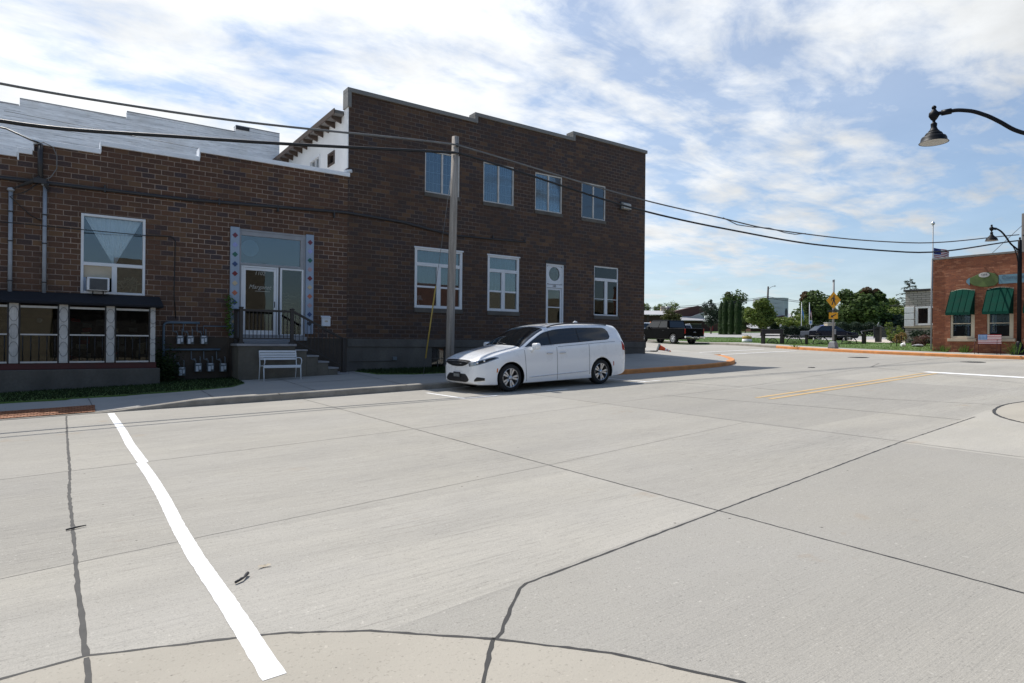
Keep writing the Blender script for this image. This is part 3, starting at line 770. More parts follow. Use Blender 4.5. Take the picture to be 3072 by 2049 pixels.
# ------------------------------------------------------------------ walls with openings
def wall(segs, zb, holes, y0, y1, mp=lambda a, d, z: (a, d, z)):
    """segs: (a0, a1, ztop) along the wall; holes: (a0, a1, z0, z1); solid from depth y0 to y1"""
    A = sorted(set([v for s in segs for v in s[:2]] + [v for h in holes for v in h[:2]]))
    Z = sorted(set([zb] + [s[2] for s in segs] + [v for h in holes for v in h[2:]]))
    def solid(i, k):
        if not (0 <= i < len(A) - 1 and 0 <= k < len(Z) - 1): return False
        a, z = (A[i] + A[i + 1]) / 2, (Z[k] + Z[k + 1]) / 2
        if z < zb: return False
        if not any(s[0] < a < s[1] and z < s[2] for s in segs): return False
        return not any(h[0] < a < h[1] and h[2] < z < h[3] for h in holes)
    b = MB()
    for i in range(len(A) - 1):
        for k in range(len(Z) - 1):
            if not solid(i, k): continue
            a0, a1, z0, z1 = A[i], A[i + 1], Z[k], Z[k + 1]
            b.face([mp(a0, y0, z0), mp(a1, y0, z0), mp(a1, y0, z1), mp(a0, y0, z1)])
            b.face([mp(a0, y1, z0), mp(a0, y1, z1), mp(a1, y1, z1), mp(a1, y1, z0)])
            if not solid(i - 1, k): b.face([mp(a0, y0, z0), mp(a0, y0, z1), mp(a0, y1, z1), mp(a0, y1, z0)])
            if not solid(i + 1, k): b.face([mp(a1, y0, z0), mp(a1, y1, z0), mp(a1, y1, z1), mp(a1, y0, z1)])
            if not solid(i, k - 1): b.face([mp(a0, y0, z0), mp(a0, y1, z0), mp(a1, y1, z0), mp(a1, y0, z0)])
            if not solid(i, k + 1): b.face([mp(a0, y0, z1), mp(a1, y0, z1), mp(a1, y1, z1), mp(a0, y1, z1)])
    return b

def frame(b, x0, x1, z0, z1, w, y0, y1):
    """rectangular ring in an XZ plane"""
    b.box(x0, x0 + w, y0, y1, z0, z1); b.box(x1 - w, x1, y0, y1, z0, z1)
    b.box(x0 + w, x1 - w, y0, y1, z0, z0 + w); b.box(x0 + w, x1 - w, y0, y1, z1 - w, z1); return b

def folds(x0, x1, z0, z1, y, amp, n, top=None):
    """a hanging cloth with vertical folds; top=(xa,xb) narrows or widens the upper edge"""
    b = MB(); N = n * 6; a0, a1 = top if top else (x0, x1); R = 5
    g_ = []
    for r in range(R + 1):
        t = r / R; l0, l1 = x0 + (a0 - x0) * t, x1 + (a1 - x1) * t
        g_.append([(l0 + (l1 - l0) * k / N, y + amp * math.sin(k / 6 * 2 * PI + .7 * math.sin(k * .37)), z0 + (z1 - z0) * t) for k in range(N + 1)])
    for r in range(R):
        for k in range(N): b.face((g_[r][k], g_[r][k + 1], g_[r + 1][k + 1], g_[r + 1][k]), 0, True)
    return b

# ================================================================== tall brick building
T = thing('brick_building', 'tall two storey dark brick building with a stepped grey parapet', 'building', (7.35, D, -1.0))
UW = [(10.068, 11.437), (12.434, 13.798), (14.801, 16.147), (17.178, 18.511)]
UZ0, UZ1 = 5.085, 6.54
LWN = [(9.713, 11.587), (12.652, 14.077), (17.904, 19.308)]
LZ0, LZ1 = 1.13, 3.185
DOOR = (15.376, 16.286, -.55, 3.085)
holes = [(a, b, UZ0, UZ1) for a, b in UW] + [(a, b, LZ0, LZ1) for a, b in LWN] + [DOOR]
wall([(7.35, 12.08, 7.84), (12.08, 16.68, 8.08), (16.68, 20.90, 8.33)], .05, holes, D, D + .32).build('wall', 'brick_tall', T, fix=False)
fb = wall([(7.35, 20.93, .055)], -1.6, [(10.365, 10.933, -.95, -.205), (15.33, 16.33, -.56, .2)], D - .05, D + .32)
fb.build('foundation', 'found', T, fix=False)
lb = MB(); lb.box(7.36, 15.3, D - .085, D - .052, -.20, .06); lb.box(16.36, 20.95, D - .085, D - .052, -.20, .06); lb.build('foundation_ledge', 'found', T, bevel=.012)
for a0, a1, z in ((7.30, 12.06, 7.84), (12.02, 16.68, 8.08), (16.64, 20.95, 8.33)):
    c = MB(); c.box(a0, a1, D - .07, D + .36, z, z + .135)
    if a0 < 16.6: c.box(a0, a0 + .125, D - .075, D + .36, 7.36 if a0 < 10 else z - .24, z - .002)
    else: c.box(a0, a0 + .125, D - .075, D + .36, z - .24, z - .002)
    c.build('coping', 'coping_grey', T, bevel=.01)
sb = MB(); sb.box(20.58, 20.90, D + .321, 44, -1.2, 7.9); sb.build('side_wall', 'brick_tall', T)
wh = wall([(D + .321, 30, 7.215)], 2.5, [(21.98, 23.06, 5.95, 6.52), (20.52, 21.15, 5.86, 6.30)], 7.36, 7.66, lambda a, d, z: (d, a, z))
wh.build('side_wall', 'stucco', T, fix=True)['label'] = 'white stuccoed side wall above the low roof'
# ragged plaster edge over the brick return
e = MB()
pts = [(D - .004, 4.9)]
for k in range(12):
    z = 5.45 + k * .16; e.box(7.335, 7.358, D - .01, D + .33, z, z + .158)
e.build('plaster_edge', 'stucco', T)
rf = MB(); rf.box(7.03, 20.58, D + .36, 34, 7.22, 7.34); rf.build('roof', 'roofing', T, bevel=.02)
fa = MB(); fa.box(7.0, 7.028, D + .33, 34, 7.19, 7.36); fa.build('fascia', 'rafter', T)
for k in range(16):
    y = D + .62 + k * .58; r = MB(); r.prism([(7.355, 7.02), (7.355, 7.215), (7.032, 7.215), (7.032, 7.14), (7.10, 7.10)], y, y + .055, 'y'); r.build('rafter_tail', 'rafter', T)
bk = MB(); bk.box(7.66, 20.57, 33.7, 34, -1, 7.21); bk.build('rear_wall', 'brick_tall', T)
fl = MB(); fl.box(7.67, 20.57, D + .33, 33.6, 4.0, 4.2); fl.build('floor', 'room', T)
iw = MB(); iw.box(7.67, 20.57, D + 2.2, D + 2.3, -1, 7.2); iw.build('interior_wall', 'room', T)
# white side windows
for y0, y1, z0, z1, dk in ((21.98, 23.06, 5.95, 6.52, 'white'), (20.52, 21.15, 5.86, 6.30, 'rafter')):
    b = MB(); w = .06
    for q in ((y0, y0 + w, z0, z1), (y1 - w, y1, z0, z1), (y0 + w, y1 - w, z0, z0 + w), (y0 + w, y1 - w, z1 - w, z1)): b.box(7.33, 7.45, *q)
    if dk == 'white': b.box(7.36, 7.43, (y0 + y1) / 2 - .02, (y0 + y1) / 2 + .02, z0 + w, z1 - w)
    f = b.build('window', dk, T); p = MB(); p.box(7.42, 7.425, y0 + w, y1 - w, z0 + w, z1 - w); p.build('pane', 'glass', f)
    p = MB(); p.box(7.56, 7.57, y0 + w, y1 - w, z0 + w, z1 - w); p.build('blind', 'dark', f)  # plain dark sheet closing the view behind the pane
# upper windows: sliding sash with thin grilles
for k, (a, b_) in enumerate(UW):
    f = MB(); frame(f, a, b_, UZ0, UZ1, .045, D + .015, D + .10); mid = (a + b_) / 2
    f.box(mid - .03, mid + .03, D + .02, D + .09, UZ0 + .045, UZ1 - .045)
    fr = f.build('window', 'white_old', T, bevel=.006)
    p = MB(); p.box(a + .045, b_ - .045, D + .055, D + .06, UZ0 + .045, UZ1 - .045); p.build('pane', 'glass', fr)
    gr = MB(); nv = 4 if k in (0, 2) else 2
    for side in ((a + .045, mid - .03), (mid + .03, b_ - .045)):
        w_ = side[1] - side[0]
        for j in range(1, nv if k in (0, 2) else 2): gr.box(side[0] + w_ * j / (nv if k in (0, 2) else 2) - .011, side[0] + w_ * j / (nv if k in (0, 2) else 2) + .011, D + .066, D + .072, UZ0 + .05, UZ1 - .05)
        for j in range(1, 4): z = UZ0 + (UZ1 - UZ0) * j / 4; gr.box(side[0], side[1], D + .074, D + .08, z - .011, z + .011)
    gr.build('glazing_bar', 'white_old', fr)
    if k in (1, 3):
        n = 16; bl = MB(); rng_ = (a + .05, b_ - .05) if k == 1 else (mid - .02, b_ - .05)
        n = int((rng_[1] - rng_[0]) / .085)
        for j in range(n):
            x = rng_[0] + (j + .5) * (rng_[1] - rng_[0]) / n; bl.obox((x, D + .19, (UZ0 + UZ1) / 2), (.86, .5, 0), (-.5, .86, 0), (0, 0, 1), .046, .002, (UZ1 - UZ0) / 2 - .03)
        bl.build('blind', 'blind', fr)
    else:
        bl = MB(); bl.box(a, b_, D + .30, D + .305, UZ0, UZ1 - (.0 if k else .0)); bl.build('blind', 'room', fr)  # plain sheet in the interior colour closing the view behind the pane
    s_ = MB(); s_.box(a - .02, b_ + .02, D - .035, D + .012, UZ0 - .14, UZ0 - .004); s_.build('sill', 'found', T, bevel=.01)
# lower windows
for k, (a, b_) in enumerate(LWN):
    f = MB(); w = .095 if k < 2 else .055; frame(f, a, b_, LZ0, LZ1, w, D + (.004 if k < 2 else .03), D + .12)
    tz = 2.62 if k < 2 else 2.63; mid = (a + b_) / 2
    f.box(a + w, b_ - w, D + .012, D + .11, tz - .06, tz + .06); f.box(mid - .075, mid + .075, D + .014, D + .11, LZ0 + w, tz - .06)
    mz = 1.86 if k < 2 else 1.82; r = .032 if k < 2 else .012
    f.box(a + w, mid - .075, D + .03, D + .10, mz - r, mz + r); f.box(mid + .075, b_ - w, D + .03, D + .10, mz - r, mz + r)
    if k < 2: f.box(a - .03, b_ + .03, D - .03, D + .003, LZ1 - .03, LZ1 + .02)
    fr = f.build('window', 'white', T, bevel=.006)
    for q in ((a + w, b_ - w, tz + .06, LZ1 - w), (a + w, mid - .075, LZ0 + w, tz - .06), (mid + .075, b_ - w, LZ0 + w, tz - .06)):
        p = MB(); p.box(q[0], q[1], D + .062, D + .067, q[2], q[3]); p.build('pane', 'glass' if k < 2 else 'glass_dark', fr)
    if k < 2: folds(a + .05, b_ - .05, 1.88, LZ1 - .05, D + .22, .018, 9).build('curtain', 'curtain_teal', fr, fix=False)
    else:
        folds(a + .03, b_ - .03, LZ0 + .03, tz - .05, D + .20, .012, 12).build('curtain', 'curtain', fr, fix=False)
        c = MB()
        for j in range(6): c.box(a + .06 + .004 * (j % 2), a + .2, D + .2, D + .22, 2.72 + j * .065, 2.76 + j * .065)
        c.build('papers', 'white_old', fr)
    if k == 0:
        q = MB(); q.lathe([(.03, 0), (.035, .02), (.012, .04), (.012, .14)], (a + .32, D + .32, 1.27), 10); q.lathe([(.15, .14), (.09, .30)], (a + .32, D + .32, 1.27), 14, caps=False); q.build('table_lamp', 'curtain', fr)
    s_ = MB(); s_.box(a - .01, b_ + .01, D - .045, D + .01, LZ0 - .155, LZ0 - .005); s_.build('sill', 'found', T, bevel=.01)
# street door with porthole panel and number
x0, x1 = DOOR[:2]
f = MB(); f.box(x0, x0 + .07, D + .02, D + .14, -.55, 3.08); f.box(x1 - .07, x1, D + .02, D + .14, -.55, 3.08); f.box(x0 + .07, x1 - .07, D + .02, D + .14, 3.0, 3.08)
f.box(x0 + .07, x1 - .07, D + .03, D + .14, 2.145, 2.27)
dr = f.build('door', 'white', T, bevel=.006)
cxp, czp, rp = (x0 + x1) / 2, 2.69, .275
pn = MB(); ring = [(cxp + rp * math.cos(2 * PI * k / 32), czp + rp * math.sin(2 * PI * k / 32)) for k in range(32)]
def rect_ring(x0, x1, z0, z1, cx, cz, k, n=32):
    a = 2 * PI * k / n; c_, s_ = math.cos(a), math.sin(a); t = min(((x1 if c_ > 0 else x0) - cx) / c_ if abs(c_) > 1e-6 else 9, ((z1 if s_ > 0 else z0) - cz) / s_ if abs(s_) > 1e-6 else 9)
    return (cx + c_ * t, cz + s_ * t)
out = [rect_ring(x0 + .07, x1 - .07, 2.29, 3.0, cxp, czp, k) for k in range(32)]
for k in range(32):
    j = (k + 1) % 32; pn.face([(ring[k][0], D + .05, ring[k][1]), (ring[j][0], D + .05, ring[j][1]), (out[j][0], D + .05, out[j][1]), (out[k][0], D + .05, out[k][1])])
    pn.face([(ring[k][0], D + .05, ring[k][1]), (ring[k][0], D + .10, ring[k][1]), (ring[j][0], D + .10, ring[j][1]), (ring[j][0], D + .05, ring[j][1])])
pn.build('porthole_panel', 'white', dr)
p = MB(); p.lathe([(rp, D + .085), (rp, D + .09)], (cxp, 0, czp), 32, axis='y'); p.build('porthole', 'glass_dark', dr)
lf = MB(); frame(lf, x0 + .075, x1 - .075, -.52, 2.135, .075, D + .06, D + .11); lf.box(x0 + .15, x1 - .15, D + .065, D + .105, 1.36, 1.40); lf.box(x0 + .15, x1 - .15, D + .062, D + .1, -.44, .2)
lf.build('storm_door', 'white', dr, bevel=.006)
p = MB(); p.box(x0 + .15, x1 - .15, D + .08, D + .085, .2, 2.06); p.build('pane', 'glass_dark', dr)
p = MB(); p.box(x0 + .1, x1 - .1, D + .22, D + .225, -.5, 3.05); p.build('inner_door', 'redboard', dr)
text('house_number', '100', .12, 'lettering', dr, face_mtx((cxp - .02, D + .027, 2.207), (0, -1, 0)), .003)
hd = MB(); hd.box(x0 - .04, x1 + .06, D - .03, D + .02, 3.09, 3.20); hd.build('lintel', 'charcoal', T)
cw = MB(); frame(cw, 10.37, 10.93, -.94, -.21, .04, D + .03, D + .08); cw.box(10.64, 10.66, D + .03, D + .08, -.9, -.25); cw.box(10.41, 10.89, D + .032, D + .082, -.60, -.58)
cwo = cw.build('cellar_window', 'found', T); p = MB(); p.box(10.40, 10.90, D + .056, D + .06, -.91, -.24); p.build('pane', 'glass_dark', cwo); p = MB(); p.box(10.38, 10.92, D + .3, D + .31, -.95, -.2); p.build('backing', 'dark', cwo)
# dark conduit run along both walls
b = MB(); b.tube([(11.2, D - .03, 3.72), (14.35, D - .03, 3.79)], .03, 8); 
for x in (12.86, 14.3): b.box(x - .03, x + .03, D - .05, D + .002, 3.80, 3.88)
tag(b.build('cable_tray', 'charcoal', None), 'dark rail bolted to the tall brick wall under the upper windows', 'rail')
for x, z in ((13.5, 3.83), (12.87, 3.8)): pass
wl = thing('wall_light', 'grey boxed wall lamp high on the brick wall near its right corner', 'wall light', (19.6, D, 5.7))
b = MB(); b.box(19.33, 19.86, D - .05, D + .001, 5.66, 6.03); b.build('back_box', 'charcoal', wl, bevel=.02)
b = MB(); b.prism([(D - .052, 5.70), (D - .052, 6.0), (D - .20, 5.93), (D - .23, 5.70)], 19.37, 19.83, 'x'); b.build('diffuser', 'lens', wl, bevel=.02)
ob = thing('outlet_box', 'small grey outlet box on the tall building foundation', 'outlet box', (8.98, D - .05, -.58))
b = MB(); b.box(8.9, 9.04, D - .13, D - .051, -.64, -.52); b.build('box', 'meter', ob, bevel=.01); b = MB(); b.tube([(7.45, D - .07, -.66), (8.9, D - .07, -.655)], .012, 6); b.build('conduit', 'found', ob)

# ================================================================== low brick building
B = thing('brick_building', 'low one storey brown brick building with stepped white coping', 'building', (-9, D, -1.2))
WINL = (.406, 1.818, 1.13, 3.15)
ENT = (4.15, 6.04, .13, 3.17)
BAYH = (-9.3, 1.96, -.7, .78)
wall([(-12, -.87, 4.33), (-.87, -.57, 4.43), (-.57, .80, 4.70), (.80, 3.09, 4.91), (3.09, 7.349, 5.16)], .05, [WINL, ENT, (-9.3, 1.90, -.7, .78)], D, D + .32).build('wall', 'brick_low', B, fix=False)
wall([(-12, 7.349, .05)], -2.3, [(-9.3, 1.90, -.7, .78), (4.15, 6.04, .0, .2)], D - .05, D + .32).build('foundation', 'found_brown', B, fix=False)
for a0, a1, z in ((-12, -.88, 4.33), (-.87, -.58, 4.43), (-.58, .81, 4.70), (.79, 3.10, 4.91), (3.08, 7.40, 5.16)):
    c = MB(); c.box(a0, a1, D - .06, D + .38, z, z + .125); c.box(a0, a0 + .03, D - .062, D + .382, z - .17 if a0 > -10 else z, z - .002)
    c.build('coping', 'coping_white', B, bevel=.008)
c = MB(); c.tube([(7.28, D + .1, 5.34), (7.45, D - .06, 5.35)], .055, 10); c.build('downpipe', 'white', B)
r = MB(); r.box(-12, 7.34, D + .34, 27.0, 4.05, 4.2); r.build('roof', 'bounce_roof', B)
r = MB(); r.box(-12, 7.3, D + 3.0, D + 3.1, -1.2, 4.04); r.build('interior_wall', 'room', B)
r = MB(); r.box(-12, -11.7, D + .33, 27, -1.9, 4.04); r.build('side_wall', 'brick_low', B)
r = MB(); r.box(-11.6, 7.3, D + .33, D + 2.99, -.2, -.05); r.build('floor', 'dark', B)
# conduit band along the facade
b = MB(); b.tube([(-12, D - .04, 3.62), (-1.2, D - .04, 3.78), (2.8, D - .04, 3.81), (7.3, D - .04, 4.02), (9.2, D - .04, 3.95), (11.1, D - .04, 3.72)], .045, 8)
for x in (-3, 0.9, 3.6, 5.2, 6.9): b.box(x - .02, x + .02, D - .09, D + .002, 3.72 + .012 * x, 3.90 + .012 * x)
tag(b.build('conduit', 'charcoal', None), 'thick black cable pipe running along the low brick facade under the coping', 'pipe')
# left window with white triangle curtain and air conditioner bay
x0, x1, z0, z1 = WINL; w = .06
f = MB(); frame(f, x0, x1, z0, z1, w, D - .012, D + .12); f.box(x0 + w, x1 - w, D - .010, D + .11, 1.845, 1.93); f.box(1.07, 1.185, D - .008, D + .11, z0 + w, 1.845)
fr = f.build('window', 'white', B, bevel=.008)
p = MB(); p.box(x0 + w, x1 - w, D + .055, D + .06, 1.93, z1 - w); p.build('pane', 'glass_clear', fr); p = MB(); p.box(1.185, x1 - w, D + .055, D + .06, z0 + w, 1.845); p.build('pane', 'glass', fr)
folds(1.095, 1.155, 1.93, z1 - w, D + .17, .012, 11, (x0 + .08, x1 - .08)).build('curtain', 'curtain', fr, fix=False)
p = MB(); p.box(x0 + w, 1.07, D + .03, D + .05, 1.545, 1.845); p.build('filler_panel', 'limestone', fr); p = MB(); p.box(x0 + w, .52, D + .03, D + .05, z0 + w, 1.54); p.build('filler_panel', 'bluegrey', fr)
q = MB()
for k in range(26):
    a = random.uniform(0, 2 * PI); q.obox((1.47 + random.uniform(-.2, .22), D + .3, 1.42 + random.uniform(-.12, .14)), (math.cos(a), 0, math.sin(a)), (0, 1, 0), (-math.sin(a), 0, math.cos(a)), random.uniform(.05, .14), .006, .012)
q.build('ornament', 'limestone', fr)
ac = thing('air_conditioner', 'white window air conditioner with a dark grille in the lower left sash', 'air conditioner', (.77, D, 1.19))
b = MB(); b.box(.53, 1.01, D - .30, D + .2, 1.195, 1.53); b.build('case', 'white', ac, bevel=.025)
b = MB()
for k in range(11): b.box(.60, .95, D - .308, D - .300, 1.225 + k * .0245, 1.238 + k * .0245)
b.build('grille', 'charcoal', ac); b = MB(); b.box(.585, .965, D - .303, D - .3005, 1.215, 1.495); b.build('grille_panel', 'meter', ac)
b = MB(); b.tube([(.66, D - .24, 1.19), (.66, D - .02, 1.03)], .015, 6); b.tube([(.88, D - .24, 1.19), (.88, D - .02, 1.03)], .015, 6); b.build('bracket', 'charcoal', ac)
# entrance: transom, door, side light, tiled pilasters
f = MB(); frame(f, 4.15, 6.04, .10, 3.17, .05, D - .02, D + .14); f.box(4.2, 5.99, D - .012, D + .1, 3.0, 3.118)
f.box(4.2, 5.99, D - .015, D + .12, 2.14, 2.21); f.box(5.89, 5.99, D - .013, D + .1, 2.21, 3.0)
tr = f.build('transom', 'trim_grey', B, bevel=.008)
p = MB(); p.box(4.2, 5.89, D + .03, D + .035, 2.21, 3.0); p.build('pane', 'glass', tr)
q = MB(); q.lathe([(.24, D + .16), (.24, D + .165)], (4.48, 0, 2.66), 24, axis='y'); q.build('sun_catcher', 'bluegrey', tr)
f = MB(); frame(f, 4.21, 5.25, .11, 2.135, .05, D - .005, D + .1); dr = f.build('door', 'white', B, bevel=.006)
f = MB(); frame(f, 4.262, 5.196, .12, 2.08, .075, D + .005, D + .06); f.box(4.337, 5.12, D + .006, D + .058, .195, .27); f.build('storm_door', 'white', dr, bevel=.006)
p = MB(); p.box(4.337, 5.12, D + .03, D + .035, .27, 2.005); p.build('pane', 'glass_dark', dr)
p = MB(); p.tube([(5.14, D - .03, .95), (5.14, D - .03, 1.12)], .012, 6); p.box(5.13, 5.15, D - .03, D + .01, .95, .97); p.box(5.13, 5.15, D - .03, D + .01, 1.10, 1.12); p.build('handle', 'charcoal', dr)
text('house_number', '1102', .15, 'lettering_w', dr, face_mtx((4.73, D + .026, 1.93), (0, -1, 0)), .002, .15)
text('lettering', 'Margaret', .17, 'lettering_w', dr, face_mtx((4.73, D + .026, 1.53), (0, -1, 0)), .002, .35)
q = MB(); q.box(4.60, 5.02, D + .024, D + .028, 1.405, 1.417); q.build('underline', 'lettering_w', dr)
f = MB(); frame(f, 5.30, 5.99, .11, 2.135, .055, D - .005, D + .1); sd = f.build('side_light', 'white', B, bevel=.006)
p = MB(); p.box(5.355, 5.935, D + .03, D + .035, .165, 2.08); p.build('pane', 'glass_dark', sd)
q = MB()
for k in range(34): q.box(5.37 + random.uniform(0, .4), 5.42 + random.uniform(.02, .5), D + .25, D + .27, .25 + k * .034, .27 + k * .034) if k % 3 else q.box(5.38, 5.62, D + .24, D + .26, .9 + k * .015, .91 + k * .015)
q.build('shelf_goods', 'white_old', sd)
q = MB(); q.box(4.2, 5.99, D + .8, D + .82, 0, 3.1); q.build('inner_screen', 'dark', B)
th = MB(); th.box(4.15, 6.1, D - .10, D + .3, -.02, .095); th.build('threshold', 'trim_grey', B, bevel=.01)
TC = {'m': (.16, .03, .05), 'l': (.30, .33, .62), 'g': (.02, .12, .09), 'n': (.03, .06, .17), 'd': (.17, .015, .02), 'c': (.52, .42, .28), 'o': (.45, .13, .07), 'w': (.42, .28, .30), 'k': (.015, .018, .03)}
for k, c in TC.items(): M['tile_' + k] = pm('tile_' + k, c, .35, var=.12, scale=30)
for xa, xb, zt, zb_, seq in ((3.905, 4.148, 3.20, .05, 'mlgndconwcnk'), (6.042, 6.275, 3.20, .185, 'mlgwdcownk')):
    b = MB(); b.box(xa, xb, D - .07, D + .01, zb_, zt); pl = b.build('pilaster', 'bluegrey', B, bevel=.01)
    for k, ch in enumerate(seq):
        z = 2.965 - k * .273
        if z < zb_ + .15: break
        q = MB(); q.obox(((xa + xb) / 2, D - .075, z), (.7071, 0, .7071), (0, 1, 0), (-.7071, 0, .7071), .056, .006, .056); q.build('diamond_tile', 'tile_' + ch, pl, bevel=.003)
# glazed bay with posts and low railing
YF = 18.6
bay = MB(); bay.box(-9.4, 2.10, 18.52, D - .052, -2.2, -.755); bay.build('bay_base', 'found', B, bevel=.02)
b = MB(); b.box(-9.4, 2.02, YF, D - .052, -.753, -.60); b.build('bay_board', 'redboard', B, bevel=.01)
b = MB(); b.prism([(18.44, .80), (18.44, .845), (D - .002, 1.12), (D - .002, .80)], -9.5, 2.16, 'x'); b.build('bay_roof', 'shingle', B)
posts = [-3.85, -2.9, -1.93, -.96, -.02, .93, 1.88]
b = MB(); b.box(1.99, 2.0, YF + .08, D - .053, -.598, .79); b.build('pane', 'glass_dark', B)
b = MB(); b.box(-9.4, 2.02, D + .7, D + .72, -.7, .8); b.build('backing', 'dark', B)
pt = MB(); pt.box(-9.4, -.15, D + .30, D + .33, -.6, .78); pt.build('reflection_board', 'reflection_tan', B)  # board put in to carry the tan reflection of the left panes
q = MB(); q.lathe([(.06, D + .26), (.06, D + .27)], (-.42, 0, .43), 20, axis='y'); q.build('plate', 'curtain', B)
q = MB()
for k in range(40):
    x = random.uniform(.2, 1.85); z = random.uniform(-.55, .5); q.obox((x, D - .1 + random.uniform(0, .5), z), (1, 0, random.uniform(-.4, .4)), (0, 1, 0), (0, 0, 1), random.uniform(.03, .12), .03, random.uniform(.02, .1), random.choice((0, 0, 1, 2, 3)))
q.build('shop_goods', ['dark', 'meter', 'flag_red', 'cream'], B)
for k, x in enumerate(posts):
    wd = .17 if k < len(posts) - 1 else .11
    b = MB(); b.box(x, x + wd, YF - .02, YF + .06, -.60, .795)
    for j in range(3): b.box(x + wd * (.2 + .25 * j), x + wd * (.2 + .25 * j) + .012, YF - .026, YF - .0205, -.58, .77)
    p_ = b.build('bay_post', 'white_old', B, bevel=.006)
    q = MB()
    for zc in (.55, .14, -.27):
        q.tube([(x + wd / 2 + .085 * math.cos(t * PI / 12), YF - .034, zc + .17 * math.sin(t * PI / 12)) for t in range(-11, 12)], .0036, 5)
    q.build('scroll', 'black', p_)
    if k < len(posts) - 1:
        a0, a1 = x + wd, posts[k + 1]
        for q0 in (a0 + .004, a1 - .035): MB().box(q0, q0 + .031, YF - .012, YF + .05, -.599, .79).build('bay_frame', 'black', B)
        b = MB(); b.box(a0 + .036, a1 - .036, YF + .03, YF + .035, -.595, .70); b.build('pane', 'glass_dark', B)
        for q1, q2, q3, q4 in ((-.008, .045, .70, .75), (-.03, -.01, .055, .088), (-.03, -.01, -.60, -.56)): MB().box(a0 + .036, a1 - .036, YF + q1, YF + q2, q3, q4).build('bay_rail', 'white_old', B)
        n = 5
        for j in range(n):
            g_ = MB(); xx = a0 + .08 + (a1 - a0 - .16) * j / (n - 1); g_.tube([(xx, YF - .02, -.56), (xx, YF - .02, .056)], .011, 6)
            for zz in (-.42, -.25, -.08): g_.ball((xx, YF - .02, zz), .018, 6)
            g_.build('bay_baluster', 'black', B)

# ================================================================== white block building behind
Wb = thing('block_building', 'white painted block building with a stepped top behind the low brick roof', 'building', (-2, 27.05, 3))
wall([(-18, -1.17, 7.80), (-1.17, 1.92, 8.03), (1.92, 5.64, 8.27), (5.64, 7.34, 8.53)], 3, [], 27.02, 27.35).build('wall', 'white_block', Wb, fix=False)
b = MB()
for a0, a1, z in ((-18, -1.19, 7.80), (-1.17, 1.90, 8.03), (1.92, 5.62, 8.27), (5.64, 7.34, 8.53)): b.box(a0, a1, 27.0, 27.4, z + .002, z + .035)
b.build('coping', 'trim_grey', Wb)
b = MB(); b.box(5.64, 6.15, 26.99, 27.018, 8.40, 8.53); b.build('patch', 'charcoal', Wb)

# ================================================================== stoop, rail, bench, meters
st = thing('concrete_stoop', 'grey concrete entrance stoop with five steps descending to the right', 'steps', (4.8, 18.9, -1.1))
YS = 18.45
b = MB(); b.box(3.97, 5.51, YS, D - .052, -1.5, -.185); b.build('stoop_base', 'stoop', st, bevel=.015)
b = MB(); b.box(3.93, 5.54, YS - .035, D - .052, -.184, -.115); b.build('landing_slab', 'tread', st, bevel=.012)
xs = [5.51, 5.84, 6.17, 6.48, 6.77, 7.10]; zs = [-.274, -.444, -.618, -.803, -.968]
for k in range(5):
    b = MB(); b.box(xs[k] + .001, xs[k + 1], YS + .003, D - .052, -1.5, zs[k] - .05); b.build('step', 'stoop', st, bevel=.01)
    b = MB(); b.box(xs[k] + .001, xs[k + 1] + .025, YS - .02, D - .052, zs[k] - .049, zs[k]); b.build('tread', 'tread', st, bevel=.01)
b = MB(); b.box(4.2, 5.5, D - .35, D - .101, -.114, -.01); b.build('door_step', 'trim_grey', st, bevel=.01)
rl = thing('stair_railing', 'dark brown metal railing around the stoop and down its steps', 'railing', (4.8, YS + .08, -.115))
YR = YS + .07
def post(b, x, y, z0, z1, w=.045):
    b.box(x - w, x + w, y - w, y + w, z0, z1); b.box(x - w - .012, x + w + .012, y - w - .012, y + w + .012, z1, z1 + .03); b.box(x - w - .03, x + w + .03, y - w - .03, y + w + .03, z0, z0 + .05)
for x, y, z0, z1 in ((4.05, YR, -.113, .87), (5.43, YR, -.113, .87), (6.97, YR, -.96, .05), (4.05, D - .12, -.113, .84)):
    b = MB(); post(b, x, y, z0, z1); b.build('post', 'brown_rail', rl, bevel=.006)
b = MB(); b.box(4.09, 5.39, YR - .03, YR + .03, .785, .845); b.box(4.02, 4.08, YR + .046, D - .166, .785, .845)
b.box(4.095, 5.385, YR - .015, YR + .015, .02, .05); b.box(4.035, 4.065, YR + .046, D - .166, .02, .05); b.build('rail', 'brown_rail', rl)
A_, B_ = Vector((5.46, YR, .82)), Vector((6.97, YR, .03)); C_, D_ = Vector((5.46, YR, .02)), Vector((6.97, YR, -.78))
u = (B_ - A_).normalized(); w_ = Vector((0, 1, 0)); v_ = u.cross(w_)
b = MB(); b.obox((A_ + B_) / 2, u, w_, v_, (B_ - A_).length / 2, .03, .03); b.obox((C_ + D_) / 2, u, w_, v_, (C_ - D_).length / 2, .015, .015); b.build('rail', 'brown_rail', rl)
for k in range(12):
    x = 4.16 + k * .1035; b = MB(); b.box(x - .008, x + .008, YR - .008, YR + .008, .05, .785); b.build('baluster', 'brown_rail', rl)
for k in range(13):
    t = (k + .6) / 13.4; p, q = A_.lerp(B_, t), C_.lerp(D_, t); b = MB(); b.box(p.x - .008, p.x + .008, YR - .008, YR + .008, q.z, p.z); b.build('baluster', 'brown_rail', rl)
for k in range(5):
    y = YR + .12 + k * .11; b = MB(); b.box(4.042, 4.058, y - .008, y + .008, .05, .785); b.build('baluster', 'brown_rail', rl)

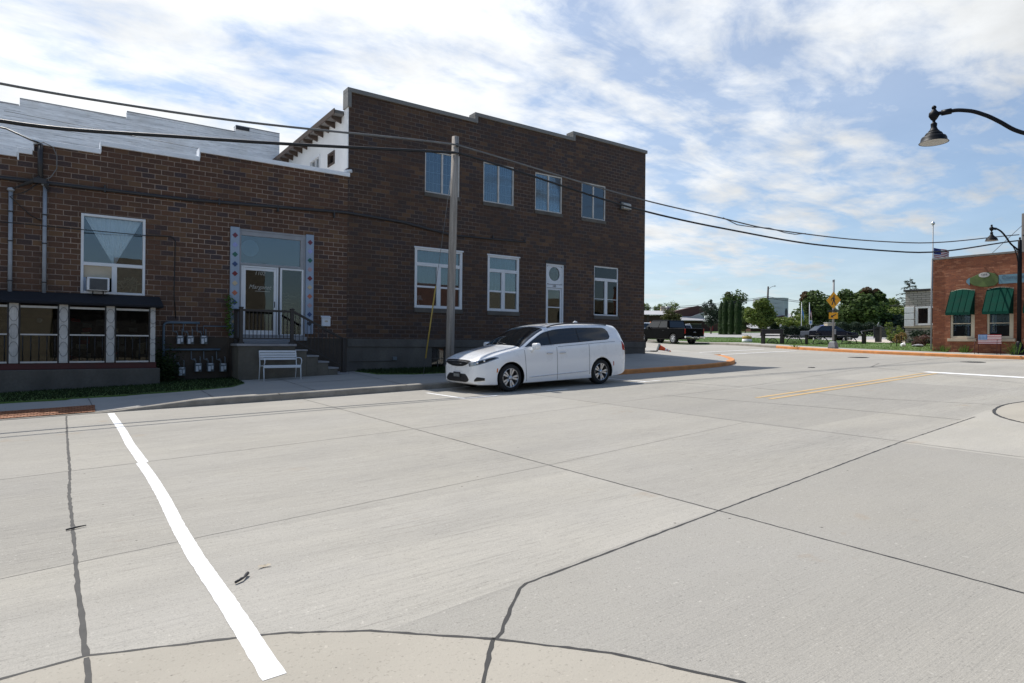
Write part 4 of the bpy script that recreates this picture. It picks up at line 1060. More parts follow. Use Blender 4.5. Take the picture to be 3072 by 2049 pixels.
# white slatted bench
bn = thing('park_bench', 'white metal slat bench against the concrete stoop', 'bench', (5.0, 17.95, -1.13))
def bz(x): return -1.145 + .028 * (x - 4.5)
x0, x1 = 4.46, 5.47
b = MB()
for k in range(4):
    t = k / 3; z = -.53 + .205 * t; y = 18.17 + .07 * t; b.box(x0, x1, y - .012, y + .012, z - .028, z + .028)
b.build('backrest', 'white', bn, bevel=.006)
b = MB()
for k in range(4): b.box(x0 + .02, x1 + .02, 17.83 + k * .085, 17.90 + k * .085, -.715 - .006 * k, -.695 - .006 * k)
b.box(x0 + .02, x1 + .02, 17.81, 17.829, -.77, -.70); b.build('seat', 'white', bn, bevel=.006)
for x in (x0 + .03, x1 + .01):
    z = bz(x); b = MB(); b.tube([(x, 17.80, z), (x, 17.84, -.72)], .014, 8); b.build('leg', 'white', bn)
    b = MB(); b.tube([(x - .02, 18.26, z + .01), (x - .02, 18.17, -.70), (x - .02, 18.19, -.55), (x - .02, 18.255, -.31)], .014, 8); b.build('leg', 'white', bn)
    b = MB(); b.tube([(x - .02, 18.18, -.50), (x + .015, 18.05, -.495), (x + .02, 17.9, -.505), (x + .02, 17.82, -.55), (x + .015, 17.80, -.62), (x, 17.83, -.70)], .012, 8); b.build('armrest', 'white', bn)

# mailbox
mb = thing('mailbox', 'small white wall mailbox beside the tiled door surround', 'mailbox', (6.67, D, .43))
b = MB(); b.box(6.535, 6.80, D - .11, D - .001, .43, .70); b.build('box', 'white', mb, bevel=.015)
b = MB(); b.prism([(D - .125, .685), (D - .125, .70), (D - .001, .755), (D - .001, .703)], 6.525, 6.81, 'x'); b.build('lid', 'white', mb)
q = MB(); q.lathe([(.055, D - .1135), (.055, D - .1105)], (0, 0, 0), 18, axis='y'); q.xf(Matrix.Translation((6.667, 0, .585)) @ Matrix.Diagonal((1, 1, .45, 1))); q.build('emblem', 'limestone', mb)

# gas meters and pipework
pw = thing('gas_pipe', 'blue grey gas pipe loop feeding the meters by the bay', 'pipe', (2.26, D - .12, -1.0))
YP = D - .12
b = MB(); b.tube([(3.12, YP, .44), (2.40, YP, .44), (2.31, YP, .425), (2.262, YP, .385), (2.25, YP, .30), (2.25, YP, -1.15)], .033, 10); b.build('riser', 'pipe_blue', pw)
b = MB(); b.tube([(2.25, YP, -.292), (3.65, YP, -.287)], .028, 10); b.build('branch', 'pipe_blue', pw)
b = MB(); b.tube([(3.22, YP, .10), (3.22, YP, .36), (3.85, YP, .36)], .014, 8); b.build('branch', 'pipe_blue', pw)
MT = [(2.63, -.01, 'upper left of the three gas meters under the pipe loop'), (2.88, -.01, 'middle of the three gas meters under the pipe loop'), (3.215, -.005, 'upper right gas meter of the row under the pipe loop'),
      (2.68, -.86, 'lowest gas meter, nearest the bay, close to the grass'), (3.08, -.76, 'left of the three lower gas meters under the branch pipe'), (3.39, -.76, 'centre one of the three lower gas meters'), (3.715, -.77, 'lower gas meter nearest the stoop')]
mroot = None
for x, z, lb_ in MT:
    if mroot is None:
        mroot = thing('gas_meter', lb_, 'gas meter', (x, YP - .05, z), 0, 'gas meters below the pipe loop')
        def at(dx, dy, dz): return (x + dx, YP - .05 + dy, z + dz)
        b = MB(); c = at(0, 0, 0); b.box(c[0] - .085, c[0] + .085, c[1] - .08, c[1] + .07, c[2] - .13, c[2] + .10); b.lathe([(.075, -.09), (.085, -.08), (.085, .05)], (c[0] - .0, c[1] - .02, c[2] - .03), 16, axis='y'); b.build('body', 'meter', mroot, bevel=.02)
        b = MB(); b.box(c[0] - .06, c[0] + .05, c[1] - .086, c[1] - .0805, c[2] + .065, c[2] + .095); b.build('index', 'meter_face', mroot)
        b = MB(); b.box(c[0] - .07, c[0] - .005, c[1] - .118, c[1] - .112, c[2] - .12, c[2] + .02); b.build('label_plate', 'meter_face', mroot)
        b = MB(); b.box(c[0] + .015, c[0] + .06, c[1] - .119, c[1] - .112, c[2] - .07, c[2] + .03); b.build('label_plate', 'meter_face', mroot)
        b = MB(); b.tube([at(-.055, 0, .09), at(-.055, 0, .17), at(-.12, .02, .20), at(-.16, .03, .21), at(-.16, .05, .43)], .014, 8); b.ball(at(-.09, .0, .2), .035, 8, 0, (1, .7, 1)); b.build('inlet', 'meter', mroot)
        b = MB(); b.tube([at(.055, 0, .09), at(.055, 0, .26), at(.055, .06, .28)], .016, 8); b.build('outlet', 'meter', mroot)
    else: dup(mroot, (x, YP - .05, z), None, lb_)

# service conduits at the left
for x, z0, z1, lb_ in ((-.985, .95, 3.50, 'left of two grey electrical conduits rising above the bay roof'), (-.33, .95, 3.72, 'right electrical conduit meeting the service mast')):
    cd_ = thing('conduit', lb_, 'conduit', (x, D, z0), 0, 'conduits on the low brick wall')
    b = MB(); b.tube([(x, D - .06, z0), (x, D - .06, z1)], .043, 12); b.build('pipe', 'conduit', cd_)
    b = MB(); b.lathe([(.05, 0), (.075, .03), (.06, .075), (.02, .09)], (x, D - .08, z1 - .02), 14); b.build('weatherhead', 'conduit', cd_)
    for z in (1.35, 2.3, 3.0):
        b = MB(); b.box(x - .055, x + .055, D - .108, D - .001, z - .015, z + .015); b.build('strap', 'charcoal', cd_)
ma = thing('service_mast', 'dark electrical service mast with looped cables at the stepped coping', 'mast', (-.42, D, 3.8))
b = MB(); b.tube([(-.42, D - .10, 3.78), (-.43, D - .10, 4.70)], .055, 12); b.build('pipe', 'charcoal', ma)
b = MB()
for k in range(5): b.tube([(-.62 - .08 * k, D - .12, 3.70 - .04 * k), (-.45, D - .16, 3.82 + .02 * k), (-.25, D - .14, 3.75 - .05 * k)], .016, 6)
b.box(-.55, -.3, D - .18, D - .02, 3.74, 3.86); b.build('bracket', 'charcoal', ma)
b = MB(); b.tube([(-.56, D - .12, 4.66), (-.36, D - .16, 4.74), (-.18, D - .16, 4.66), (-.10, D - .15, 4.45), (-.10, D - .14, 4.15), (-.22, D - .14, 3.92), (-.42, D - .14, 3.78)], .013, 6); b.build('loop_cable', 'cable_g', ma)
b = MB(); b.tube([(-.42, D - .14, 3.78), (-.7, D - .12, 3.5), (-1.0, D - .10, 3.35), (-.6, D - .05, 2.95), (-.4, D - .05, 2.85)], .012, 6); b.build('drop_cable', 'cable_b', ma)
tag(MB().tube([(-12, D - .16, 2.35), (-4, D - .3, 2.62), (-1, D - .28, 2.70), (.5, D - .22, 2.70), (1.8, D - .06, 2.72), (2.42, D - .025, 2.76), (2.52, D - .02, 2.66), (2.50, D - .02, 1.2), (2.55, D - .02, .55)], .012, 6).build('wire', 'cable_b', None), 'thin black wire crossing the left window and dropping to the meters', 'wire')
tag(MB().tube([(-9, 21, 6.0), (-1.1, D + .2, 5.02), (-.62, D - .05, 4.78), (-.43, D - .1, 4.72)], .022, 6).build('wire', 'cable_b', None), 'black service wire arriving at the mast from upper left', 'wire')
tag(MB().tube([(-1.2, 20.5, 5.72), (3, 20.6, 5.62), (7.4, 20.8, 5.55)], .006, 5).build('wire', 'cable_b', None), 'thin wire above the low roof ending at the white side wall', 'wire')

# vine by the stoop
b = MB()
for k in range(260):
    z = random.uniform(.1, 1.25); p = Vector((3.93 + random.gauss(-.03, .06), D - .1 + random.gauss(0, .04), z)); d = Vector((random.gauss(0, 1), random.gauss(0, 1), random.gauss(0, 1))).normalized(); x, y = basis(d); s_ = random.uniform(.02, .045)
    b.face((p - x * s_, p - y * s_ * .7, p + x * s_, p + y * s_ * .7))
vn = thing('vine', 'small green climbing plant on the left tiled pilaster', 'plant', (3.9, D - .1, -1.1))
b.build('leaves', 'grass', vn, fix=False); MB().tube([(3.86, D - .1, -1.1), (3.87, D - .1, .1), (3.92, D - .09, 1.15)], [.016, .012, .006], 6).build('stem', 'bark', vn)
b = MB()
for k in range(1500):
    a = random.uniform(0, 2 * PI); p = Vector((2.25 + random.gauss(0, .17), D - .35 + random.gauss(0, .12), -1.15 + abs(random.gauss(.3, .28)))); d = Vector((random.gauss(0, 1), random.gauss(0, 1), random.gauss(0, 1))).normalized(); x, y = basis(d); s_ = random.uniform(.02, .045)
    b.face((p - x * s_, p - y * s_ * .6, p + x * s_, p + y * s_ * .6))
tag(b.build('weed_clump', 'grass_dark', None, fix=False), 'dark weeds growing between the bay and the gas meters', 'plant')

# utility pole with guy and yellow guard
up = thing('utility_pole', 'weathered wooden utility pole between the pavement and the tall brick wall', 'utility pole', (9.77, 17.0, -1.0))
b = MB(); b.tube([(9.77, 17.0, -1.3), (9.80, 17.0, 1), (9.86, 17.0, 4), (9.91, 17.0, 6.33)], [.132, .126, .116, .106], 18); b.build('pole', 'wood_pole', up)
b = MB(); b.tube([(9.80, 16.88, 6.05), (9.99, 16.88, 6.04)], .02, 8); b.box(9.86, 9.94, 16.85, 16.9, 6.0, 6.09); b.tube([(9.79, 16.87, 5.80), (9.99, 16.87, 5.80)], .025, 8); b.build('clamp', 'charcoal', up)
gw = [(9.87, 17.02, 5.72), (8.90, 17.05, -1.02)]
MB().tube(gw, .007, 6).build('guy_wire', 'cable_g', up)
def on(t): return tuple(Vector(gw[0]).lerp(Vector(gw[1]), t))
MB().tube([on(.60), on(.925)], .021, 10).build('guy_guard', 'yellow_pl', up)

# span wires (black and grey cable), left pole is out of frame
def sag(pts, n=10):
    xs = [p[0] for p in pts]; o = []
    for k in range(len(pts) - 1):
        for j in range(n):
            x = xs[k] + (xs[k + 1] - xs[k]) * j / n; o.append((x, catmull(xs, [p[1] for p in pts], x), catmull(xs, [p[2] for p in pts], x)))
    o.append(pts[-1]); return o
cg = tag(MB().tube(sag([(-14, 17, 6.0), (-8, 17, 5.4), (-1.06, 17, 5.30), (2.10, 17, 5.40), (9.05, 16.9, 5.99), (9.9, 16.87, 6.05)]), .030, 8).build('cable', 'cable_g', None), 'upper grey cable spanning from the left frame edge to the wooden pole', 'cable')
tag(MB().tube(sag([(-14, 17, 5.3), (-8, 17, 4.75), (-1.06, 17, 4.52), (2.44, 17, 4.86), (9.8, 16.86, 5.79)]), .042, 8).build('cable', 'cable_b', None), 'thick lower black cable spanning from the left frame edge to the wooden pole', 'cable')
tag(MB().tube(sag([(9.9, 16.87, 6.05), (11, 16.75, 5.93), (17, 15.7, 5.11), (20.4, 15.09, 4.82), (23.1, 14.6, 4.60), (26.7, 13.95, 4.56), (31.4, 13.1, 4.70), (40.4, 11.48, 5.80)]), .026, 8).build('cable', 'cable_g', None), 'grey cable sagging from the wooden pole across to the far right pole', 'cable')
tag(MB().tube(sag([(9.95, 16.86, 5.80), (11, 16.7, 5.66), (17, 15.7, 4.72), (20.4, 15.08, 4.43), (26, 14.1, 4.18), (31.4, 13.1, 4.27), (40.4, 11.48, 5.50)]), .034, 8).build('cable', 'cable_b', None), 'black cable sagging from the wooden pole across to the far right pole', 'cable')
tag(MB().tube([(20.6, 15.05, 4.83), (21.3, 14.92, 4.62), (22.1, 14.78, 4.60), (23.0, 14.62, 4.64), (23.8, 14.45, 4.52), (24.4, 14.35, 4.50), (25, 14.25, 4.59)], .018, 6).build('cable', 'cable_g', None), 'slack cable loop tied under the grey span cable', 'cable')
p3 = thing('utility_pole', 'dark utility pole at the right frame edge behind the far street lamp', 'utility pole', (40.95, 11.35, -.2))
MB().tube([(40.95, 11.35, -.4), (40.95, 11.35, 6.95)], [.2, .17], 14).build('pole', 'pole_dark', p3)
MB().tube([(40.75, 11.40, 5.80), (41.15, 11.3, 5.80)], .04, 8).build('clamp', 'charcoal', p3)
MB().tube([(40.76, 11.42, 6.35), (38.9, 12.5, 4.45)], .014, 6).build('guy_wire', 'cable_g', p3)

# sticks and leaf
tag(MB().tube([(.925, 4.32, gz(.925, 4.32) + .014), (.965, 4.345, gz(.96, 4.34) + .02), (.985, 4.36, gz(.98, 4.36) + .018), (1.01, 4.40, gz(1.01, 4.4) + .02), (1.025, 4.425, gz(1.02, 4.42) + .018)], [.008, .010, .006, .011, .011], 8).build('twig', 'charcoal', None), 'short dark twig lying right of the white line', 'twig')
tag(MB().tube([(.05, 6.33, gz(.05, 6.33) + .01), (.1, 6.34, gz(.1, 6.34) + .015), (.19, 6.37, gz(.19, 6.37) + .012)], [.007, .009, .004], 7).build('twig', 'charcoal', None), 'thin dark stick lying across the black joint at left', 'twig')
lf = MB(); z = gz(1.16, 4.5) + .006
for k in range(6):
    a = k * .5; lf.face(((1.15, 4.5, z), (1.15 + .045 * math.cos(a), 4.5 + .03 * math.sin(a), z + .012 * random.random()), (1.15 + .045 * math.cos(a + .5), 4.5 + .03 * math.sin(a + .5), z + .012)))
tag(lf.build('dry_leaf', 'limestone', None, fix=False), 'curled tan leaf on the road beyond the dark twig', 'leaf')

# ================================================================== street lamps
def lamp(label, head, dirv, gzv):
    """head: joint point of the arm; dirv: horizontal direction from head to post; local frame x along dirv"""
    hx, hy, hz = head; a = math.atan2(dirv[1], dirv[0]); L_ = 1.9
    base = (hx + math.cos(a) * L_, hy + math.sin(a) * L_, gzv); H = hz - gzv
    r = thing('street_lamp', label, 'street lamp', base, a, 'black street lamps with bell shades')
    # local: post at x=0, arm reaches to x=-L_
    b = MB(); b.lathe([(.26, 0), (.27, .12), (.20, .17), (.21, .28), (.16, .36), (.17, .42), (.11, .55), (.095, .62)], (0, 0, 0), 20); b.build('base', 'lampblack', r)
    b = MB(); b.lathe([(.088, .6), (.082, H - 1.2), (.075, H - .42), (.06, H - .40), (.03, H - .36), (.045, H - .31), (.02, H - .26)], (0, 0, 0), 16); b.build('post', 'lampblack', r)
    pts = [(0, H - .82), (.1, H - .83), (.3, H - .76), (.5, H - .67), (.68, H - .56), (.9, H - .36), (1.1, H - .20), (1.35, H - .06), (1.6, H), (1.85, H), (1.9, H)]
    xs = [p[0] for p in pts]; ln = [(-x, 0, catmull(xs, [p[1] for p in pts], x)) for x in np.linspace(0, 1.9, 40)]
    b = MB(); b.tube(ln, .036, 12); b.tube([(-1.62, 0, H), (-1.78, 0, H)], .055, 12); b.build('arm', 'lampblack', r)
    b = MB(); b.tube([(-.07, 0, H - 1.75), (-.1, 0, H - 1.45), (-.2, 0, H - 1.1), (-.34, 0, H - .85), (-.5, 0, H - .67)], .022, 8)
    b.tube([(-.08, 0, H - .95), (-.25, 0, H - .88), (-.3, 0, H - .76)], .014, 6); b.ball((-.16, 0, H - .85), .03, 8); b.build('brace', 'lampblack', r)
    c = (-1.9, 0, H)
    b = MB(); b.ball((c[0], 0, H + .13), .042, 12); b.lathe([(.02, .11), (.045, .075), (.05, .06), (.085, .03), (.09, -.03), (.05, -.10), (.025, -.12), (.03, -.13), (.02, -.14), (.035, -.16), (.055, -.18), (.055, -.20), (.05, -.25), (.07, -.30), (.095, -.325), (.095, -.34)], c, 20); b.build('finial', 'lampblack', r)
    b = MB(); b.lathe([(.09, -.335), (.13, -.36), (.15, -.39), (.145, -.41), (.165, -.415), (.20, -.435), (.215, -.465), (.225, -.52), (.25, -.545)], c, 28, caps=False); b.lathe([(.242, -.545), (.215, -.52), (.19, -.47), (.12, -.42)], c, 28, caps=False); b.build('shade', 'lampblack', r)
    b = MB(); b.lathe([(.236, -.543), (.23, -.535), (.05, -.55)], c, 28, caps=True); b.build('lens', 'lens', r)
    return r
lamp('black street lamp arm and bell shade entering at the upper right', (13.67, 5.23, 4.46), (.227, -.973), -1.03)
lamp('black street lamp standing in front of the red brick shop', (33.5, 10.5, 5.22), (.964, -.262), gz(35.3, 10.0) + .15)

# ================================================================== white minivan
VX = [0, .05, .15, .3, .6, 1.0, 1.3, 1.7, 2.2, 2.7, 3.3, 4.0, 4.5, 4.85, 5.0, 5.1, 5.18]
VT = [.775, .825, .87, .93, 1.01, 1.08, 1.135, 1.38, 1.62, 1.695, 1.72, 1.715, 1.70, 1.665, 1.52, 1.17, .62]
VB = [.27, .22, .19, .18, .17, .17, .17, .17, .17, .17, .17, .17, .18, .22, .27, .33, .45]
VW = [.56, .70, .81, .90, .97, 1.0, 1.0, 1.0, 1.0, 1.0, 1.0, 1.0, .995, .97, .93, .86, .70]
VL = [.71, .755, .80, .85, .92, 1.0, 1.055, 1.08, 1.10, 1.125, 1.15, 1.185, 1.20, 1.19, 1.13, 1.0, .58]
VR = [.48, .60, .70, .78, .84, .865, .87, .81, .755, .745, .735, .72, .70, .675, .69, .72, .6]
VE = [.02, .03, .04, .05, .06, .06, .06, .09, .10, .10, .10, .10, .10, .10, .10, .06, .03]
def vsec(x):
    t, bo, w, be, wr, re = (catmull(VX, a, x) for a in (VT, VB, VW, VL, VR, VE))
    return np.array([(0, bo), (.6 * w, bo), (.92 * w, bo + .015), (.985 * w, bo + .10 * (be - bo)), (w, bo + .5 * (be - bo)), (.988 * w, bo + .82 * (be - bo)), (.955 * w, be),
                     (wr + .45 * (.955 * w - wr), be + .55 * (t - re - be)), (wr, t - re), (.72 * wr, t - .28 * re), (0, t)])
def vS(x, t, side=1):
    s = vsec(x); i = int(min(9, max(0, math.floor(t)))); f = t - i
    p0, p1, p2, p3 = s[max(i - 1, 0)], s[i], s[i + 1], s[min(i + 2, 10)]
    if i == 0: p0 = np.array([-p2[0], p2[1]]) if False else p1 - (p2 - p1)
    if i == 9: p3 = np.array([-p1[0], p1[1]])
    tn = .5
    m1, m2 = (p2 - p0) * tn, (p3 - p1) * tn
    q = (2 * f ** 3 - 3 * f * f + 1) * p1 + (f ** 3 - 2 * f * f + f) * m1 + (-2 * f ** 3 + 3 * f * f) * p2 + (f ** 3 - f * f) * m2
    return Vector((x, -side * q[0], q[1]))
def vN(x, t, side):
    e = .01; a = vS(min(5.18, x + e), t, side) - vS(max(0, x - e), t, side); b = vS(x, min(10, t + .05), side) - vS(x, max(0, t - .05), side)
    n = a.cross(b)
    if n.length < 1e-9: n = Vector((0, -side, 0))
    n.normalize(); c = vS(x, t, side) - Vector((2.6, 0, .8))
    return n if n.dot(Vector((c.x * .3, c.y, c.z))) > 0 else -n
def tz_at(x, z, side=1):
    lo, hi = 2.0, 8.6
    for _ in range(26):
        m = (lo + hi) / 2
        if vS(x, m, side).z < z: lo = m
        else: hi = m
    return (lo + hi) / 2
def patch(name, mat, parent, f, nu, nv, off, side=1, smooth=True):
    """f(u,v) -> (x,t) on the body surface, lifted by off"""
    b = MB(); g_ = []
    for i in range(nu + 1):
        row = []
        for j in range(nv + 1):
            x, t = f(i / nu, j / nv); sd = side
            if t > 10: t, sd = 20 - t, -side
            row.append(vS(x, t, sd) + vN(x, t, sd) * off)
        g_.append(row)
    for i in range(nu):
        for j in range(nv): b.face((g_[i][j], g_[i + 1][j], g_[i + 1][j + 1], g_[i][j + 1]), 0, smooth)
    return b.build(name, mat, parent, merge=True)
vx, vy = 8.22, 13.87
slope = math.atan(.031)
van = thing('minivan', 'white minivan parked at the kerb in front of the tall brick building', 'minivan', (vx, vy, gz(vx, vy) + .004), rot=(math.atan(.0075), -slope, 0))
xsn = np.unique(np.concatenate([np.linspace(0, .3, 13), np.linspace(.3, 1.3, 21), np.linspace(1.3, 4.8, 50), np.linspace(4.8, 5.18, 17)]))
tsn = np.linspace(0, 10, 61); b = MB(); rows = []
for x in xsn: rows.append([vS(x, t, 1) for t in tsn] + [vS(x, t, -1) for t in tsn[-2:0:-1]])
n = len(rows[0]); i0 = 0
for r in rows: b.v += [tuple(p) for p in r]
for i in range(len(rows) - 1):
    for j in range(n):
        a = i * n + j; c = i * n + (j + 1) % n; b.f.append((a, c, c + n, a + n)); b.mi.append(0); b.sm.append(True)
b.f.append(tuple(range(n))); b.f.append(tuple((len(rows) - 1) * n + k for k in reversed(range(n)))); b.mi += [0, 0]; b.sm += [False, False]
body = b.build('body', ['van_paint', 'plastic'], van)
WX = (.97, 4.06)
cut = MB()
for x in WX:
    for s_ in (-1, 1): cut.lathe([(.405, s_ * .60), (.405, s_ * 1.2)], (x, 0, .345), 48, axis='y', sm=False)
co = cut.build('cutter', 'plastic', None)
md = body.modifiers.new('arches', 'BOOLEAN'); md.object = co; md.operation = 'DIFFERENCE'; md.solver = 'EXACT'
co.location = (0, 0, 0); co.parent = van
bpy.context.view_layer.update(); dg = bpy.context.evaluated_depsgraph_get()
me = bpy.data.meshes.new_from_object(body.evaluated_get(dg)); body.modifiers.clear(); old = body.data; body.data = me
bpy.data.objects.remove(co)
me.materials.clear(); me.materials.append(M['van_paint']); me.materials.append(M['plastic'])
for p in me.polygons:
    c = p.center
    inn = any(abs(math.hypot(c.x - x, c.z - .345) - .404) < .006 and abs(p.normal.y) < .5 for x in WX) or any(math.hypot(c.x - x, c.z - .345) < .40 and abs(abs(c.y) - .60) < .01 for x in WX)
    p.material_index = 1 if inn else 0; p.use_smooth = not inn and len(p.vertices) < 8
# glass
patch('windscreen', 'car_glass', van, lambda u, v: (1.335 + .84 * u, 8.12 + (20 - 16.24) * v), 18, 24, .005)
for sd in (1, -1):
    def dlo(x0, x1, z_in=0, r0=0, r1=0):
        def f(u, v):
            x = x0 + (x1 - x0) * u; be, t_, re = catmull(VX, VL, x), catmull(VX, VT, x), catmull(VX, VE, x)
            zl, zh = be + .035, t_ - re - .045; zh = max(zh, zl + .004)
            if r1 and u > 1 - r1: q = (u - 1 + r1) / r1; d = (zh - zl) * .5 * (1 - math.sqrt(max(0, 1 - q * q * .92))); zl += d * .75; zh -= d * .9
            return x, tz_at(x, zl + (zh - zl) * v)
        return f
    patch('pillar_trim', 'plastic', van, dlo(1.40, 4.47, 0, 0, .06), 46, 8, .003, sd)
    for k, (a, c_, r1) in enumerate(((1.46, 2.25, 0), (2.31, 3.26, 0), (3.30, 4.44, .14))): patch('side_window', 'car_glass', van, dlo(a, c_, 0, 0, r1), 22, 8, .006, sd)
    # chrome beltline under glass
    pts = [vS(x, tz_at(x, catmull(VX, VL, x) + .022), sd) + Vector((0, -sd * .006, 0)) for x in np.linspace(1.40, 2.4, 14)]
    MB().tube(pts, .006, 6).build('window_trim', 'chrome', van)
    # lamps
    patch('headlight', 'lamp_clear', van, lambda u, v: (.004 + .62 * u, tz_at(.004 + .62 * u, .655 + .195 * u + ((.085 + .07 * u) * (1 - u) ** .6 + .012) * v)), 18, 7, .006, sd)
    patch('headlight_bezel', 'plastic', van, lambda u, v: (.10 + .47 * u, tz_at(.10 + .47 * u, .702 + .155 * u + ((.06 + .03 * u) * (1 - u) ** .6 + .006) * v)), 14, 5, .009, sd)
    for px_, pr_ in ((.12, .034), (.26, .03)):
        pp = vS(px_, tz_at(px_, .655 + .195 * px_ / .62 + .055), sd); MB().ball((pp.x, pp.y, pp.z), pr_, 10).build('projector', 'chrome', van)
    patch('fog_lamp_bezel', 'plastic', van, lambda u, v: (.055 + .20 * u, tz_at(.055 + .20 * u, .285 + .02 * u + (.125 * (1 - .45 * u) * min(1, .35 + u * 3)) * v)), 10, 5, .006, sd)
    patch('bumper_chrome', 'chrome', van, lambda u, v: (.05 + .21 * u, tz_at(.05 + .21 * u, .283 + .02 * u + .012 * v)), 10, 2, .009, sd)
    patch('side_marker', 'lamp_orange', van, lambda u, v: (.545 + .035 * u + .012 * v, tz_at(.56, .50 + .10 * v)), 3, 4, .006, sd)
    patch('tail_light', 'lamp_red', van, lambda u, v: (4.90 + .17 * u - .03 * v, tz_at(4.95, .93 + .22 * v)), 8, 8, .007, sd)
    patch('side_marker', 'lamp_red', van, lambda u, v: (4.495 + .03 * u, tz_at(4.5, .50 + .12 * v)), 3, 4, .006, sd)
    # panel gaps
    for xa, z0, z1 in ((1.40, .24, 1.03), (2.46, .22, 1.08), (3.60, .30, 1.12)):
        pts = [vS(xa + (.05 * (1 - (z - z0) / (z1 - z0)) if xa < 2 else .0), tz_at(xa, z), sd) + Vector((0, -sd * .0015, 0)) for z in np.linspace(z0, z1, 14)]
        MB().tube(pts, .0045, 5).build('panel_gap', 'plastic', van)
    pts = [vS(x, tz_at(x, catmull(VX, VL, x) - .03), sd) + Vector((0, -sd * .0005, 0)) for x in np.linspace(2.5, 4.6, 24)]
    MB().tube(pts, .0045, 5).build('panel_gap', 'plastic', van)
    pts = [vS(x, tz_at(x, .335 + .03 * (x - 1.5)), sd) + Vector((0, -sd * .006, 0)) for x in np.linspace(1.52, 3.55, 20)]
    MB().tube(pts, [.004] + [.011] * 18 + [.004], 6).build('sill_trim', 'chrome', van)
    for x in (2.20, 2.64):
        p = vS(x, tz_at(x, .925), sd); b = MB(); b.box(x - .10, x + .10, p.y - sd * .035 if sd > 0 else p.y + .002, p.y - .002 if sd > 0 else p.y + .035, .905, .94); b.build('door_handle', 'alloy', van, bevel=.012)
    # mirror
    b = MB(); b.box(1.58, 1.74, -sd * 1.13 - .115, -sd * 1.13 + .115, 1.04, 1.205); b.build('mirror', 'van_paint', van, bevel=.055, seg=4)
    b = MB(); b.tube([(1.62, -sd * .96, .98), (1.64, -sd * 1.06, 1.06)], .035, 8); b.build('mirror_arm', 'van_paint', van)
    pts = [vS(x, 8.35, sd) + Vector((0, 0, .012 + .035 * math.sin(PI * min(1, max(0, (x - 2.35) / 2.2))) ** .5)) for x in np.linspace(2.35, 4.55, 18)]
    MB().tube(pts, .017, 8).build('roof_rail', 'plastic', van)
    # wheels
    for x in WX:
        yo = -sd * .965; w = MB()
        w.lathe([(.24, -.115), (.30, -.12), (.335, -.105), (.347, -.06), (.347, .06), (.335, .105), (.30, .12), (.24, .115)], (x, -sd * .85, .347), 40, axis='y', caps=False)
        wo_ = w.build('tyre', 'rubber', van)
        r = MB(); r.lathe([(.242, -.11), (.235, .0), (.242, .11)], (x, -sd * .85, .347), 36, axis='y', caps=False); r.lathe([(.245, 0), (.236, .012 * sd), (.226, 0)], (x, yo + sd * .004, .347), 40, axis='y', caps=False)
        r.lathe([(.055, -sd * .012), (.05, -sd * .02), (.001, -sd * .022)], (x, yo + sd * .02, .347), 20, axis='y', caps=False)
        for k in range(10):
            a = 2 * PI * k / 10 + (.12 if k % 2 else -.12) + .3; ca, sa = math.cos(a), math.sin(a)
            rd = Vector((ca, 0, sa)); tg = Vector((-sa, 0, ca)); c = Vector((x, yo + sd * .022, .347))
            pts = []
            for rr, hw in ((.04, .014), (.12, .018), (.20, .026), (.232, .032)):
                pts.append((c + rd * rr - tg * hw + Vector((0, sd * .012 * (rr < .1) - sd * .012 * (rr > .2), 0)), c + rd * rr + tg * hw))
            for (a0, a1), (b0, b1) in zip(pts, pts[1:]):
                dy_ = Vector((0, sd * .03, 0)); r.face((a0, b0, b1, a1)); r.face((a0, a0 + dy_, b0 + dy_, b0)); r.face((a1, b1, b1 + dy_, a1 + dy_))
        r.build('rim', 'alloy', wo_, fix=False)
        d_ = MB(); d_.lathe([(.225, 0), (.225, .005)], (x, -sd * .87, .347), 28, axis='y'); d_.lathe([(.15, 0), (.15, .02)], (x, -sd * .90 if sd > 0 else .88, .347), 24, axis='y'); d_.build('brake_disc', 'plastic', wo_)
patch('rear_window', 'car_glass', van, lambda u, v: (4.885 + .19 * u, 8.25 + 3.5 * v), 12, 16, .006)
b = MB(); b.prism([(-.53, .735), (-.42, .690), (-.25, .655), (0, .645), (.25, .655), (.42, .690), (.53, .735), (.52, .758), (.33, .772), (0, .778), (-.33, .772), (-.52, .758)], -.014, .03, 'x'); b.build('grille', 'plastic', van, bevel=.004)
patch('hood_edge', 'plastic', van, lambda u, v: (.004 + .035 * u, 7.6 + (20 - 15.2) * v), 3, 26, .004)
b = MB(); b.tube([Vector((-.016, y, .722 - .10 * abs(y) ** 2)) for y in np.linspace(-.22, .22, 13)], .006, 6); b.build('badge', 'chrome', van)
b = MB(); pl_ = [(y, z) for y, z in ((-.50, .285), (-.40, .262), (.40, .262), (.50, .285), (.54, .33), (.47, .41), (.38, .465), (-.38, .465), (-.47, .41), (-.54, .33))]
b.prism(pl_, -.012, .03, 'x'); b.build('lower_intake', 'plastic', van, bevel=.006)
b = MB(); b.box(-.03, -.013, -.16, .16, .37, .50); npo = b.build('number_plate', 'charcoal', van, bevel=.004)
b = MB(); b.box(-.033, -.0305, -.145, .145, .385, .465); b.build('plate_face', 'meter', npo)
text('plate_letters', 'JB-963', .075, 'lettering_w', npo, face_mtx((-.035, 0, .425), (-1, 0, 0)), .001)
b = MB(); b.prism([(3.86, 1.715), (4.04, 1.715), (4.03, 1.745), (3.95, 1.775)], -.02, .02, 'y'); b.build('antenna_fin', 'van_paint', van, bevel=.008)
for y in (-.28, .05):
    b = MB(); b.tube([(1.36, y, 1.165), (1.42, y + .5 * (1 if y < 0 else .9), 1.205)], .010, 6); b.build('wiper', 'plastic', van)

